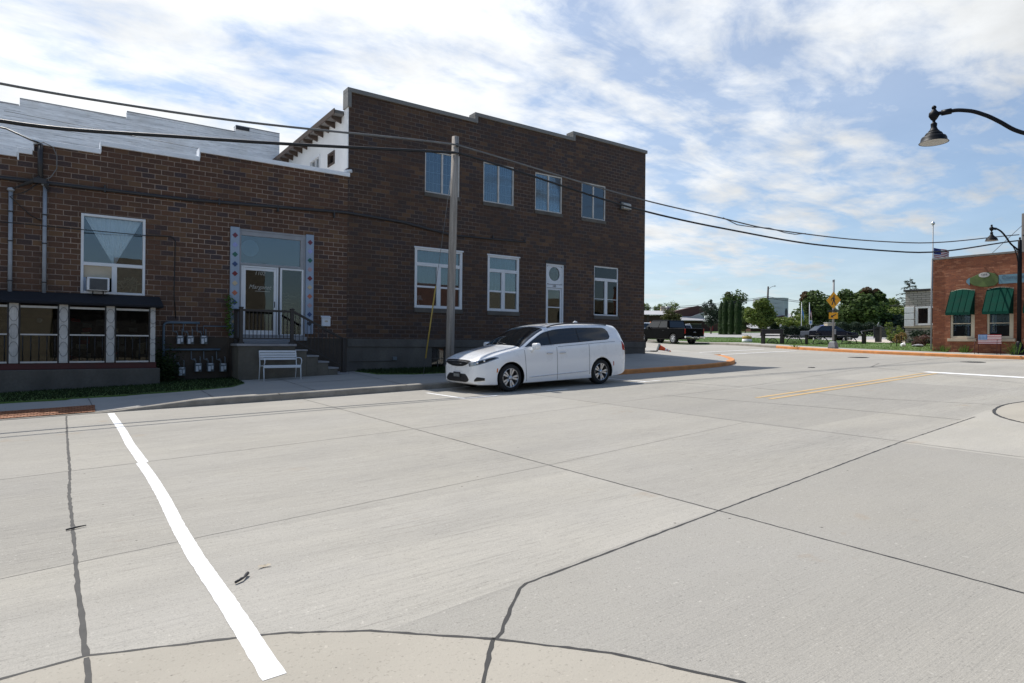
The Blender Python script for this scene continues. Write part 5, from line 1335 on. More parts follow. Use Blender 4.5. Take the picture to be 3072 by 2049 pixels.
# ================================================================== simple far vehicles
def vehicle(name, label, loc, rz, paint, L, Wd, low, cab, roof, wheels, wr, win_split, cat, extras=None, group=None):
    """low: side outline of the lower body; cab: (x0,x1,z) base and roof: (x0,x1,z) of the glasshouse; x=0 rear, forward +x"""
    r = thing(name, label, cat, loc, rz, group)
    # lower body with wheel arches cut into the outline
    poly = []
    bz_ = min(p[1] for p in low)
    base = sorted(wheels)
    poly.append((low[0][0], low[0][1]))
    for x in base:
        poly += [(x + (wr + .07) * math.cos(PI - k * PI / 10), max(bz_, wr + (wr + .07) * math.sin(PI - k * PI / 10))) for k in range(11)]
    poly += low[1:]
    b = MB(); b.prism(poly, -Wd / 2, Wd / 2, 'y'); bo = b.build('body', paint, r, bevel=.05, seg=3)
    k = .80; x0, x1, z0 = cab; a0, a1, z1 = roof; yb, yt = Wd / 2 - .06, Wd / 2 * k
    B4 = [Vector(p) for p in ((x0, -yb, z0), (x1, -yb, z0), (x1, yb, z0), (x0, yb, z0))]; T4 = [Vector(p) for p in ((a0, -yt, z1), (a1, -yt, z1), (a1, yt, z1), (a0, yt, z1))]
    b = MB(); b.face(B4[::-1]); b.face(T4)
    for i in range(4): j = (i + 1) % 4; b.face((B4[i], B4[j], T4[j], T4[i]))
    b.build('cab', paint, r, bevel=.06, seg=3, merge=True)
    def quad(nm, P, u0, u1, v0, v1):
        p = lambda u, v: (P[0].lerp(P[1], u)).lerp(P[3].lerp(P[2], u), v)
        n_ = (P[1] - P[0]).cross(P[3] - P[0]).normalized(); c = sum(P, Vector()) / 4
        if n_.dot(c - Vector(((x0 + x1) / 2, 0, z0))) < 0: n_ = -n_
        q = MB(); q.face([p(u0, v0) + n_ * .012, p(u1, v0) + n_ * .012, p(u1, v1) + n_ * .012, p(u0, v1) + n_ * .012]); q.build(nm, 'car_glass', r, fix=False)
    for i, j in ((0, 1), (3, 2)):
        P = [B4[i], B4[j], T4[j], T4[i]]; cuts = [.04] + win_split + [.96]
        for a, c in zip(cuts, cuts[1:]): quad('side_window', P, a + .012, c - .012, .10, .86)
    quad('windscreen', [B4[1], B4[2], T4[2], T4[1]], .06, .94, .08, .90); quad('rear_window', [B4[3], B4[0], T4[0], T4[3]], .08, .92, .12, .86)
    for x in wheels:
        for s_ in (-1, 1):
            y = s_ * (Wd / 2 - .12)
            w = MB(); w.lathe([(wr * .62, -.12), (wr * .95, -.12), (wr, -.07), (wr, .07), (wr * .95, .12), (wr * .62, .12)], (x, y, wr), 26, axis='y', caps=False); wo_ = w.build('wheel', 'rubber', r)
            h = MB(); h.lathe([(wr * .62, 0), (wr * .6, .03 * s_), (wr * .52, 0)], (x, y + s_ * .105, wr), 24, axis='y', caps=False)
            for k_ in range(6):
                a = 2 * PI * k_ / 6; c = Vector((x, y + s_ * .11, wr)); rd = Vector((math.cos(a), 0, math.sin(a))); tg = Vector((-rd.z, 0, rd.x)); h.obox(c + rd * wr * .3, rd, (0, 1, 0), tg, wr * .27, .012, wr * .075)
            h.lathe([(wr * .15, 0), (wr * .12, s_ * .03), (.001, s_ * .03)], (x, y + s_ * .105, wr), 16, axis='y', caps=False)
            h.lathe([(wr * .6, 0), (wr * .6, .004)], (x, y - s_ * .02, wr), 24, axis='y', mi=1); h.build('rim', ['alloy', 'plastic'], wo_, fix=False)
    if extras: extras(r)
    return r
def pickup_extras(lights='lamp_red', plate=True):
    def f(r):
        for s_ in (-1, 1):
            b = MB(); b.box(-.03, .12, s_ * .99 - .10 if s_ > 0 else -.99, .99 if s_ > 0 else -.89, .80, 1.20); b.build('tail_light', lights, r, bevel=.03)
            b = MB(); b.box(3.95, 4.10, s_ * 1.13 - .12, s_ * 1.13 + .12, 1.14, 1.36); b.build('mirror', 'plastic', r, bevel=.04)
            b = MB(); b.box(2.3, 2.5, s_ * 1.01 - .02, s_ * 1.01 + .02, 1.02, 1.06); b.build('door_handle', 'plastic', r)
        b = MB(); b.box(-.035, -.012, -.86, .86, .66, 1.21); b.build('tailgate', 'black_paint', r, bevel=.015)
        b = MB(); b.tube([(-.05, -.12, .92), (-.05, 0, .95), (-.05, .12, .92)], .02, 6); b.build('emblem', 'chrome', r)
        b = MB(); b.box(-.16, .02, -.98, -.42, .48, .64); b.box(-.16, .02, .42, .98, .48, .64); b.box(-.13, .02, -.41, .41, .46, .58); b.build('bumper', 'chrome', r, bevel=.03)
        b = MB(); b.box(-.15, -.131, -.17, .17, .49, .62); b.build('number_plate', 'lens', r)
        b = MB(); b.box(.2, 5.6, -.7, .7, .36, .5); b.build('chassis', 'plastic', r)
    return f
hx = math.radians(82)
tr_ = vehicle('pickup_truck', 'black crew cab pickup truck parked with its tail towards the crossing', (39.5, 31.35, gz(39.0, 32) + .0), hx, 'black_paint', 5.9, 2.03,
        [(0, .52), (5.75, .42), (5.9, .62), (5.88, 1.0), (5.5, 1.14), (4.55, 1.22), (1.9, 1.26), (1.8, 1.24), (0, 1.24)], (1.85, 4.75, 1.22), (2.05, 3.9, 1.88), (1.25, 4.9), .40, [.42], 'pickup truck', pickup_extras())
tr_.rotation_euler = (0, math.radians(-.9), hx)
def suv_extras(r):
    for s_ in (-1, 1):
        b = MB(); b.box(-.03, .1, s_ * .82 - .08, s_ * .82 + .08, .85, 1.25); b.build('tail_light', 'lamp_red', r, bevel=.02)
        b = MB(); b.tube([(.6, s_ * .66, 1.80), (.7, s_ * .66, 1.86), (2.6, s_ * .66, 1.86), (2.75, s_ * .66, 1.80)], .025, 6); b.build('roof_rail', 'chrome', r)
vehicle('suv', 'silver sport utility car parked beyond the black pickup truck', (60.3, 49.1, gz(60.3, 49.1) - .1), math.radians(54), 'silver_paint', 4.7, 1.85,
        [(0, .35), (4.55, .32), (4.7, .55), (4.6, .92), (3.5, 1.02), (.05, 1.06)], (.05, 3.6, 1.02), (.45, 2.7, 1.74), (.9, 3.7), .35, [.35, .68], 'suv', suv_extras)
def beacon(r):
    b = MB(); b.lathe([(.09, 1.90), (.10, 1.96), (.07, 2.02)], (3.2, 0, 0), 14); b.build('beacon', 'lamp_orange', r)
    b = MB(); b.box(2.6, 2.75, -.75, -.6, 1.2, 1.3); b.build('mirror', 'van_paint', r)
vehicle('pickup_truck', 'white pickup truck with orange roof beacon half hidden by the brick corner', (54.3, 53.4, gz(56.7, 51.7) + .0), math.radians(-36), 'van_paint', 5.8, 2.0,
        [(0, .55), (5.65, .45), (5.8, .7), (5.75, 1.05), (4.5, 1.2), (1.9, 1.25), (0, 1.25)], (1.8, 4.6, 1.2), (2.0, 3.8, 1.90), (1.2, 4.7), .40, [.45], 'pickup truck', beacon)
vehicle('car', 'dark blue car parked behind the wagon wheel fence', (55.7, 31.8, gz(56, 31) + .0), math.radians(-35), 'blue_paint', 4.6, 1.8,
        [(0, .3), (4.45, .28), (4.6, .5), (4.5, .75), (3.3, .92), (.9, .95), (.05, .92)], (.7, 3.5, .90), (1.3, 2.6, 1.40), (.85, 3.65), .32, [.5], 'car')

# ================================================================== red brick shop
XR = 36.2
RB = thing('brick_building', 'red brick shop with green awnings and a sign board', 'building', (XR, 13.8, -.25))
mpx = lambda a, d, z: (d, a, z)
RW2 = [(12.0, 13.04), (10.46, 11.51), (8.9, 9.95), (7.3, 8.35)]
wall([(2, 13.83, 4.36)], -.9, [(a, b, .38, 2.78) for a, b in RW2], XR, XR + .3, mpx).build('wall', 'brick_red', RB)
b = MB(); b.box(XR + .301, 50, 13.53, 13.83, -.9, 4.36); b.build('side_wall', 'brick_red', RB)
b = MB(); b.box(XR - .05, XR + .36, 2, 13.87, 4.363, 4.46); b.box(XR + .361, 50, 13.5, 13.87, 4.363, 4.46); b.build('coping', 'coping_grey', RB, bevel=.01)
b = MB(); b.box(XR + .36, 50, 2, 13.5, 4.1, 4.2); b.build('roof', 'roofing', RB)
b = MB(); b.box(XR + 1.8, XR + 1.9, 2, 13.5, -.5, 4.1); b.build('interior_wall', 'room', RB)
b = MB(); b.tube([(XR - .05, 13.87, 4.4), (XR - .05, 13.87, -.2)], .035, 10); b.build('downpipe', 'galv', RB)
for k, (a, c) in enumerate(RW2):
    f = MB()
    for q in ((a, a + .17, .38, 2.78), (c - .09, c, .38, 2.78), (a + .17, c - .09, .38, .49), (a + .17, c - .09, 1.095, 1.135)): f.box(XR + .04, XR + .16, *q)
    # arched head
    arc = [(a + (c - a) * t / 10, 2.70 + .13 * math.sin(PI * t / 10)) for t in range(11)]
    f.prism([(p[0], p[1] - .001) for p in arc] + [(c, 2.60), (a, 2.60)], XR - .012, XR + .14, 'x')
    fr = f.build('window', 'cream', RB, bevel=.008)
    p = MB(); p.box(XR + .10, XR + .105, a + .17, c - .09, .49, 2.6); p.build('pane', 'glass', fr)
    folds(a + .2, c - .12, 1.0, 2.6, 0, .012, 7, (a + .18, c - .1)).xf(Matrix(((0, 1, 0, XR + .26), (1, 0, 0, 0), (0, 0, 1, 0), (0, 0, 0, 1)))).build('curtain', 'curtain', fr, fix=False)
    s_ = MB(); s_.box(XR - .09, XR + .03, a - .09, c + .10, .235, .375); s_.build('sill', 'limestone', RB, bevel=.012)
    # awning: curved-top hood with ribs, valance and cheeks
    y0, y1 = a + .0, c - .0; n = 12; rows = []
    for j in range(n + 1):
        t = j / n; y = y0 + (y1 - y0) * t; zt = 2.70 + .10 * math.sin(PI * t)
        rib = .008 * abs(math.sin(t * PI * 4))
        rows.append([(XR - .014, y, zt), (XR - .22, y, 2.35 + rib), (XR - .62, y, 1.64 + rib), (XR - .63, y, 1.53 - .02 * abs(math.sin(t * PI * 5)))])
    aw = MB()
    for r0, r1 in zip(rows, rows[1:]):
        for q in range(3): aw.face((r0[q], r0[q + 1], r1[q + 1], r1[q]))
    for r0 in (rows[0], rows[-1]): aw.face([r0[0], r0[1], r0[2], r0[3], (XR - .014, r0[0][1], 1.53)])
    at_ = ['tight green awning over the left shop window nearest the flag', 'green awning over the shop window behind the flag bench', 'green awning partly hidden behind the far street lamp', 'green awning'][k]
    awo = aw.build('awning', 'awning', RB, fix=False)
    rb_ = MB()
    for t in (0, .25, .5, .75, 1):
        y = y0 + (y1 - y0) * t; rb_.tube([(XR - .02, y, 2.705 + .10 * math.sin(PI * t)), (XR - .225, y, 2.36), (XR - .625, y, 1.645)], .010, 5)
    rb_.build('rib', 'awning', awo)
# sign
sg = thing('shop_sign', 'olive and pale blue sign board with white oval on the red brick shop', 'sign', (XR, 11.6, 3.2))
pts = [(12.20, 3.32), (11.62, 3.60), (11.04, 3.43), (11.04, 2.93), (11.62, 2.83), (12.20, 3.00)]
b = MB(); b.prism(smooth_line(pts + [pts[0]], 1)[:-1], XR - .07, XR - .005, 'x'); b.build('board', 'sign_green', sg, bevel=.01)
b = MB(); b.prism([(12.35, 3.22), (12.24, 3.33), (12.205, 3.35), (12.205, 2.98), (12.24, 3.0), (12.35, 3.12)], XR - .06, XR - .005, 'x'); b.build('blue_end', 'sign_blue', sg)
b = MB(); b.box(XR - .06, XR - .005, 5.0, 11.03, 2.965, 3.385); b.build('blue_board', 'sign_blue', sg)
b = MB(); b.lathe([(.22, -.03), (.22, .0)], (0, 0, 0), 28, axis='x'); b.xf(Matrix.Translation((XR - .09, 11.60, 3.43)) @ Matrix.Diagonal((1, 1, .55, 1))); ov = b.build('oval_plate', 'white_old', sg)
text('lettering', '1255', .13, 'lettering', sg, face_mtx((XR - .125, 11.60, 3.44), (-1, 0, 0)), .004)
text('lettering', 'Comprehensive Wellness', .26, 'pipe_blue', sg, face_mtx((XR - .065, 10.93, 3.25), (-1, 0, 0)), .004, 0, 'LEFT')
# flag bench
fbn = thing('park_bench', 'bench with stars and stripes slats before the red brick shop', 'bench', (35.1, 11.1, -.25))
b = MB()
def flagface(b, y0, y1, z0, z1, x, lean=0):
    n = 13
    for k in range(n):
        za, zb_ = z0 + (z1 - z0) * k / n, z0 + (z1 - z0) * (k + 1) / n; ya = y0
        mi = 0 if k % 2 == 0 else 1
        yc = y0 + (y1 - y0) * .40
        if k >= 6: b.box(x - .012, x + .012, min(yc, y1), max(yc, y1), za, zb_, mi)
        else: b.box(x - .012, x + .012, min(y0, y1), max(y0, y1), za, zb_, mi)
    b.box(x - .013, x + .013, min(y0, y0 + (y1 - y0) * .40), max(y0, y0 + (y1 - y0) * .40), z0 + (z1 - z0) * 6 / 13, z1, 2)
flagface(b, 11.56, 10.65, .10, .55, 35.3); b.build('backrest', ['flag_red', 'flag_white', 'bench_blue'], fbn)
st_ = MB()
for r_ in range(4):
    for c_ in range(6): st_.box(35.283, 35.286, 11.53 - c_ * .055 - .012, 11.53 - c_ * .055 + .012, .335 + r_ * .055, .355 + r_ * .055)
st_.build('star', 'flag_white', fbn)
b = MB()
for k in range(4): b.box(34.82 + k * .12, 34.90 + k * .12, 10.66, 11.57, .09, .11)
b.build('seat', 'redboard', fbn)
for y in (11.55, 10.68):
    zg = gz15(35, y)
    b = MB(); b.tube([(34.84, y, zg), (34.84, y, .30), (35.2, y, .32)], .014, 6); b.build('leg', 'redboard', fbn); b = MB(); b.tube([(35.3, y, zg), (35.32, y, .56)], .014, 6); b.build('leg', 'redboard', fbn)
# weeds by the shop wall, pot by the lamp
def weed(name, label, x, y, z, n, h, spread, mats, cat='plant'):
    b = MB()
    for k in range(n):
        a = random.uniform(0, 2 * PI); r = random.uniform(0, spread); p = Vector((x + r * math.cos(a) * .4, y + r * math.sin(a) * .6, z)); q = p + Vector((math.cos(a) * r * .6, math.sin(a) * r * .8, h * random.uniform(.4, 1.1))); w = Vector((-math.sin(a), math.cos(a), 0)) * .012
        b.face((p - w, p + w, q + w * .3, q - w * .3))
        for j in range(3):
            t = random.uniform(.3, 1); c = p.lerp(q, t); d = Vector((random.gauss(0, 1), random.gauss(0, 1), random.gauss(0, .6))).normalized(); xx, yy = basis(d); s_ = random.uniform(.015, .035)
            b.face((c - xx * s_, c - yy * s_ * .5, c + xx * s_, c + yy * s_ * .5))
    return tag(b.build(name, mats, None, fix=False), label, cat)
weed('weed', 'green weed tuft at the foot of the shop wall under the left awning', 36.05, 13.3, gz15(36, 13.3), 60, .35, .4, 'grass')
weed('weed', 'green weed tuft at the shop wall left of the flag bench', 36.05, 12.35, gz15(36, 12.3), 60, .35, .4, 'grass')
weed('weed', 'tall dry weeds growing at the kerb left of the crossing sign', 36.1, 21.2, gz15(36, 21), 30, .3, .4, 'grass')
weed('weed', 'weeds and planter tuft beside the base of the far street lamp', 35.2, 10.1, gz15(35, 10), 80, .55, .4, 'grass')

# ================================================================== stone building behind
SB = thing('stone_building', 'low grey stone building left of the red brick shop', 'building', (47.6, 18, 0))
XS = 47.9
wall([(8, 20.0, 3.75)], -.5, [(13.0, 19.35, 1.40, 2.68)], XS, XS + .3, mpx).build('wall', 'stone', SB)
b = MB(); b.box(XS + .301, 62, 19.7, 20.0, -.5, 3.75); b.build('side_wall', 'stone', SB)
b = MB(); b.box(XS - .1, 62.1, 8, 20.1, 3.752, 3.88); b.build('coping', 'charcoal', SB, bevel=.01)
b = MB()
for k, z in enumerate((1.34, 1.80, 2.26)): b.box(XS - .06, XS - .002, 19.42, 20.04, z, z + .43)
b.build('corner_panel', 'white', SB, bevel=.02)
b = MB(); b.box(XS - .08, XS + .01, 8, 20.04, 1.24, 1.335); b.build('sill', 'limestone', SB)
f = MB(); 
for q in ((13, 13.12, 1.4, 2.68), (19.2, 19.35, 1.4, 2.68), (18.42, 18.58, 1.5, 2.58), (15.9, 16.05, 1.5, 2.58), (13.12, 19.2, 1.4, 1.52), (13.12, 19.2, 2.56, 2.68)): f.box(XS - .02, XS + .1, *q)
fr = f.build('window', 'white', SB, bevel=.008); p = MB(); p.box(XS + .05, XS + .055, 13.1, 19.25, 1.5, 2.6); p.build('pane', 'glass', fr)
p = MB(); p.box(XS + .9, XS + .95, 9, 19.6, 0, 3.7); p.build('interior_wall', 'room', SB)

# ================================================================== school, modern block
def fpt(lat, dep): return (lat * cr_.x + dep * cf.x, lat * cr_.y + dep * cf.y)
SCH = thing('school_building', 'long low maroon brick building with pale metal roofs far behind the truck', 'building', (124, 95.7, 2.8), -YAW)
# local frame: x right (as seen), y away, z up; origin at depth 150, lateral ~45.3
def lx(px_, dep=150): return (px_ - 1536) / 1900 * dep - 45.33
O = lx
b = MB(); b.box(O(1900), O(2022) + 8, 4.3, 30, -1.5, 4.05); b.box(O(2041), O(2114), 2.2, 30, -1.5, 4.4); b.box(O(2022) - .2, O(2420), 4.2, 30, -1.5, 2.7); b.build('wall', 'brick_school', SCH)
b = MB(); b.prism([(3.2, 4.06), (3.2, 4.16), (16, 5.75), (16, 5.6)], O(1880), O(2052), 'x'); b.build('roof', 'metal_roof', SCH)
b = MB(); b.prism([(O(2020), 4.72), (O(2100), 6.36), (O(2115), 5.95), (O(2130), 5.6), (O(2130), 4.0), (O(2035), 2.9)], 2.0, 14, 'y'); b.build('gable', 'maroon', SCH)
b = MB(); b.prism([(O(2038), 2.55), (O(2115), 4.75), (O(2115), 2.65)], .9, 1.99, 'y'); b.prism([(-.6, 2.62), (-.6, 2.72), (5, 4.9), (5, 4.8)], O(2041), O(2116), 'x'); b.build('porch_roof', 'metal_roof', SCH)
b = MB(); b.prism([(2.2, 2.75), (2.2, 2.85), (10, 5.1), (10, 5.0)], O(2190), O(2420), 'x'); b.build('roof', 'metal_roof', SCH)
b = MB(); b.box(O(2079), O(2112), 2.1, 2.19, .1, 1.9); g1 = b.build('garage_door', 'charcoal', SCH); b = MB(); b.box(O(2076), O(2079), 2.05, 2.18, 0, 2.0); b.box(O(2079), O(2112), 2.05, 2.18, 1.91, 2.0); b.build('door_frame', 'white_old', g1)
b = MB(); b.box(O(2215), O(2240), 4.1, 4.19, .2, 2.2); b.build('red_door', 'flag_red', SCH); b = MB(); b.box(O(2145), O(2155), 4.1, 4.19, .2, 2.2); b.build('red_door', 'flag_red', SCH)
for a, c in ((1941, 1960), (2028, 2040)):
    b = MB(); b.box(O(a), O(c), 15.5, 16.5, 5.5, 6.9); b.build('chimney', 'limestone', SCH)
b = MB(); b.lathe([(.4, 0), (.4, 1.0), (.7, 1.0), (.7, 1.4), (.1, 1.5)], (O(2045), 14, 5.3), 14); b.build('roof_vent', 'steel', SCH)
b = MB(); b.box(O(2235) - 4, O(2440) - 4, -14, -6, -1.5, .55); b.build('wall', 'brick_school', SCH); b = MB(); b.prism([(-14.6, .56), (-14.6, .66), (-7, 2.0), (-7, 1.9)], O(2233) - 4, O(2442) - 4, 'x'); b.build('roof', 'metal_roof', SCH)
b = MB(); b.box(O(1900), O(2420), 3.0, 4.19, -1.5, .35); b.build('plinth', 'found', SCH)
for a in (1935, 1952, 2050, 2063):
    b = MB(); b.tube([(O(a), 3.5, 0), (O(a), 3.5, 4.1)], .07, 6); b.build('porch_post', 'found', SCH)

MBd = thing('modern_building', 'pale grey panelled modern block with a round window rising behind the trees', 'building', (130.2, 79.06, 2.2), -YAW)
# right wall turned; corner at px 1560 -> local origin
b = MB(); b.prism([(-4.6, .6), (0, 0), (1.35, .95), (1.6, 6), (-4.6, 6)], -1, 8.04, 'z'); b.build('wall', 'concrete_panel', MBd)
b = MB(); b.prism([(-4.64, .54), (0, -.06), (1.41, .93), (1.6, 6), (-4.64, 6)], 8.043, 8.16, 'z'); b.build('coping', 'steel', MBd)
b = MB()
for z in (3.2, 5.8, 7.0): b.prism([(-4.6, .585), (0, -.015), (1.37, .94), (1.37, .96), (0, .03), (-4.6, .64)], z, z + .025, 'z')
b.build('panel_joint', 'coping_grey', MBd)
ang = math.atan2(.95, 1.35)
b = MB(); b.lathe([(.62, -.04), (.62, 0)], (0, 0, 0), 28, axis='y'); b.lathe([(.72, -.02), (.72, 0)], (0, 0, 0), 28, axis='y', mi=1); b.xf(Matrix.Translation((.72, .49, 4.9)) @ Matrix.Rotation(ang, 4, 'Z') @ Matrix.Diagonal((.75, 1, 1.35, 1))); b.build('round_window', ['charcoal', 'meter'], MBd)
text('lettering', 'MIDDLE', .42, 'meter_face', MBd, Matrix.Translation((-1.7, .16, 6.9)) @ Matrix.Rotation(-math.atan2(.6, 4.6), 4, 'Z') @ Matrix.Rotation(PI / 2, 4, 'X'), .03)
text('lettering', 'SCHOOL', .34, 'meter_face', MBd, Matrix.Translation((-1.5, .14, 6.1)) @ Matrix.Rotation(-math.atan2(.6, 4.6), 4, 'Z') @ Matrix.Rotation(PI / 2, 4, 'X'), .03)
b = MB(); b.prism([(-3.4, 3.6), (-.5, 4.2), (-.3, 4.2), (-.3, 3.2), (-3.4, 2.4)], -1.2, -.05, 'y'); b.build('canopy', 'maroon', MBd)

# building across the street behind the viewer (seen only as a reflection in the panes)
RBD = thing('brick_building', 'tan brick shop front across the street mirrored in the window panes', 'building', (-2, -13, -1.7))
wall([(-26, 3, 4.7), (3, 13, 5.6)], -2.4, [(-20, -15, -1.2, 1.6), (-12, -9, -1.2, 1.6), (-.5, 9, -1.3, 2.1), (5, 7, 2.5, 4), (9, 11, 2.5, 4)], -13.3, -13.0).build('wall', 'brick_tan', RBD)
w2 = wall([(22, 32.6, 5.3)], -1.5, [(24, 27, -.2, 2.4), (29, 31, -.2, 2.4)], -13.3, -13.0); w2.build('wall', 'brick_school', RBD)
w2 = wall([(32.601, 41, 4.95), (41, 60, 4.6)], -1.5, [(33, 40, -.2, 3.2), (43, 58, 0, 3.4)], -13.3, -13.0); w2.build('wall', 'brick_tan', RBD)
b = MB(); b.box(-26, 13, -22, -13.6, -2.4, 4.5); b.box(22, 60, -22, -13.6, -1.5, 4.5); b.build('core', 'dark', RBD)

# ================================================================== trees
def crown(b, cx, cy, cz, rx, ry, rz, nblob, nleaf, leaf, ragged=.35, shell=.55):
    bl = []
    for k in range(nblob):
        while True:
            p = Vector((random.uniform(-1, 1), random.uniform(-1, 1), random.uniform(-1, 1)))
            if p.length < 1: break
        r = random.uniform(.20, .46)
        bl.append((Vector((cx + p.x * rx * (1 - r * .6), cy + p.y * ry * (1 - r * .6), cz + p.z * rz * (1 - r * .6))), r))
    for k in range(nleaf):
        c, r = random.choice(bl)
        d = Vector((random.gauss(0, 1), random.gauss(0, 1), random.gauss(0, 1))).normalized()
        q = c + Vector((d.x * rx, d.y * ry, d.z * rz)) * r * (1 - random.random() ** 2 * shell + random.gauss(0, .05) * ragged * 3)
        n = (d + Vector((random.gauss(0, .6), random.gauss(0, .6), random.gauss(0, .6)))).normalized(); x, y = basis(n); s = leaf * random.uniform(.6, 1.3)
        b.face((q - x * s, q - y * s * .7, q + x * s, q + y * s * .7))
    return bl
def tree(name, label, x, y, z, H, cb, Wd, mat, cat='tree', nblob=24, nleaf=1700, leaf=None, group=None, taper=1.0, top=None):
    r = thing(name, label, cat, (x, y, z), 0, group)
    leaf = leaf or Wd * .031; nleaf = int(nleaf * 2.6); ch = H - cb; b = MB()
    bl = crown(b, x, y, z + cb + ch * .5, Wd / 2, Wd / 2, ch / 2, nblob, nleaf, leaf)
    if taper > 1: bl += crown(b, x, y, z + cb + ch * .35, Wd / 2 * taper, Wd / 2 * taper, ch * .33, nblob, nleaf // 2, leaf)
    b.build('crown', mat, r, fix=False)
    if top:
        b = MB(); crown(b, x + top[1] * Wd, y - top[1] * Wd * .7, z + H - ch * .17, Wd * .22, Wd * .22, ch * .15, 6, nleaf // 4, leaf); b.build('crown_top', top[0], r, fix=False)
    t = MB(); t.tube([(x, y, z - .3), (x + .02 * H, y, z + cb * .9), (x, y, z + cb + ch * .55)], [H * .024, H * .018, H * .006], 8)
    for c, rr in bl[:9]:
        s_ = Vector((x, y, z + cb + ch * random.uniform(.0, .35))); t.tube([s_, s_.lerp(c, .5) + Vector((0, 0, -.02 * H)), c], [H * .010, H * .007, H * .002], 5)
    t.build('trunk', 'bark', r)
    return r
LM = {}
LM['dark'] = leaf_mat('leaf_dark', [(0.024, 0.042, 0.027), (0.039, 0.068, 0.039), (0.068, 0.093, 0.060)])
LM['arb'] = leaf_mat('leaf_arborvitae', [(0.022, 0.051, 0.014), (0.035, 0.074, 0.019), (0.061, 0.115, 0.027)])
LM['mid'] = leaf_mat('leaf_mid', [(0.055, 0.092, 0.027), (0.088, 0.138, 0.038), (0.128, 0.185, 0.052)])
LM['light'] = leaf_mat('leaf_light', [(0.098, 0.150, 0.029), (0.143, 0.202, 0.039), (0.208, 0.247, 0.052)])
LM['yel'] = leaf_mat('leaf_yellowgreen', [(0.100, 0.150, 0.031), (0.150, 0.200, 0.044), (0.213, 0.250, 0.062)])
LM['olive'] = leaf_mat('leaf_olive', [(0.070, 0.084, 0.028), (0.105, 0.112, 0.039), (0.140, 0.140, 0.056)])
LM['red'] = leaf_mat('leaf_red', [(.10, .06, .032), (.14, .075, .04), (.09, .10, .04)])
LM['spruce'] = leaf_mat('leaf_spruce', [(0.045, 0.068, 0.045), (0.068, 0.098, 0.060), (0.105, 0.135, 0.083)])
LM['purple'] = leaf_mat('leaf_purple', [(0.120, 0.060, 0.066), (0.180, 0.096, 0.084), (0.108, 0.108, 0.060)])
LM['straw'] = leaf_mat('leaf_straw', [(0.300, 0.200, 0.080), (0.400, 0.280, 0.120), (0.250, 0.200, 0.070)])
for k, m in LM.items(): M['L' + k] = m
tree('tree', 'round dark green tree between the low school and the tall evergreens', 92.0, 69.5, 1.65, 6.2, 1.2, 3.7, 'Ldark')
tree('tree', 'broad tree rising behind the dark columnar evergreens', 112.7, 79.3, 1.92, 8.9, 1.3, 6.6, 'Lmid', top=('Lolive', -.1))
tree('tree', 'light green spreading tree around the far wooden pole', 76.6, 49.8, 1.11, 5.2, 1.0, 4.6, 'Llight', nleaf=2600, taper=1.05)
tree('tree', 'small light green tree in front of the pale modern block', 75.2, 44.6, 1.08, 2.85, .9, 4.0, 'Llight', nleaf=1800)
tree('tree', 'dark green tree behind the two flagpoles', 96.5, 53.5, 1.59, 7.2, .5, 6.6, 'Lmid', nleaf=3000, top=('Lred', -.12))
tree('tree', 'large dark green tree with a reddish top right of the crossing sign', 98.0, 46.8, 1.48, 7.8, .3, 7.8, 'Lmid', nleaf=3800, taper=1.08, top=('Lred', .08))
tree('tree', 'yellow green tree left of the stone building', 117.8, 51.1, 1.88, 6.2, .3, 9.0, 'Lyel', nleaf=2600)
tree('tree', 'low bright green shrub tree beside the big red topped tree', 106.2, 46.6, 1.59, 4.6, .1, 6.5, 'Llight', nleaf=1600)
tree('tree', 'small olive tree in front of the maroon gable', 94.3, 80.2, 2.3, 4.2, 1.3, 4.2, 'Lolive', nleaf=1500)
tree('tree', 'distant green tree above the school roof beside the brick corner', 165.3, 152.3, 6.0, 8.6, 2.3, 4.6, 'Llight', nleaf=900, leaf=.16)
tree('tree', 'distant pale green tree above the school roof between the chimneys', 172.5, 153.3, 6.2, 8.3, 2.3, 4.0, 'Llight', nleaf=800, leaf=.16)
tree('tree', 'distant wide green tree above the school roof left of the roof vent', 172.6, 147.1, 6.1, 8.6, 2.3, 8.0, 'Llight', nleaf=1300, leaf=.18)
tree('tree', 'tree in the gap behind the crossing sign', 118.2, 63.1, 1.94, 6.6, .8, 5.4, 'Lmid', nleaf=1800)
tree('tree', 'low tree behind the far wooden pole left of the modern block', 101.2, 69.0, 1.66, 4.4, .6, 4.2, 'Lmid', nleaf=1500)
tree('tree', 'dark shrub tree filling the view under the small light green tree', 110.5, 68.6, 1.72, 3.4, .3, 7.0, 'Ldark', nleaf=1800)
tree('tree', 'dark low tree behind the parked blue car', 112.3, 57.6, 1.80, 4.6, .3, 6.5, 'Ldark', nleaf=1800)
tree('tree', 'dark low tree mass under the yellow green tree', 100.5, 42.6, 1.5, 3.2, .1, 7.5, 'Ldark', nleaf=1900)
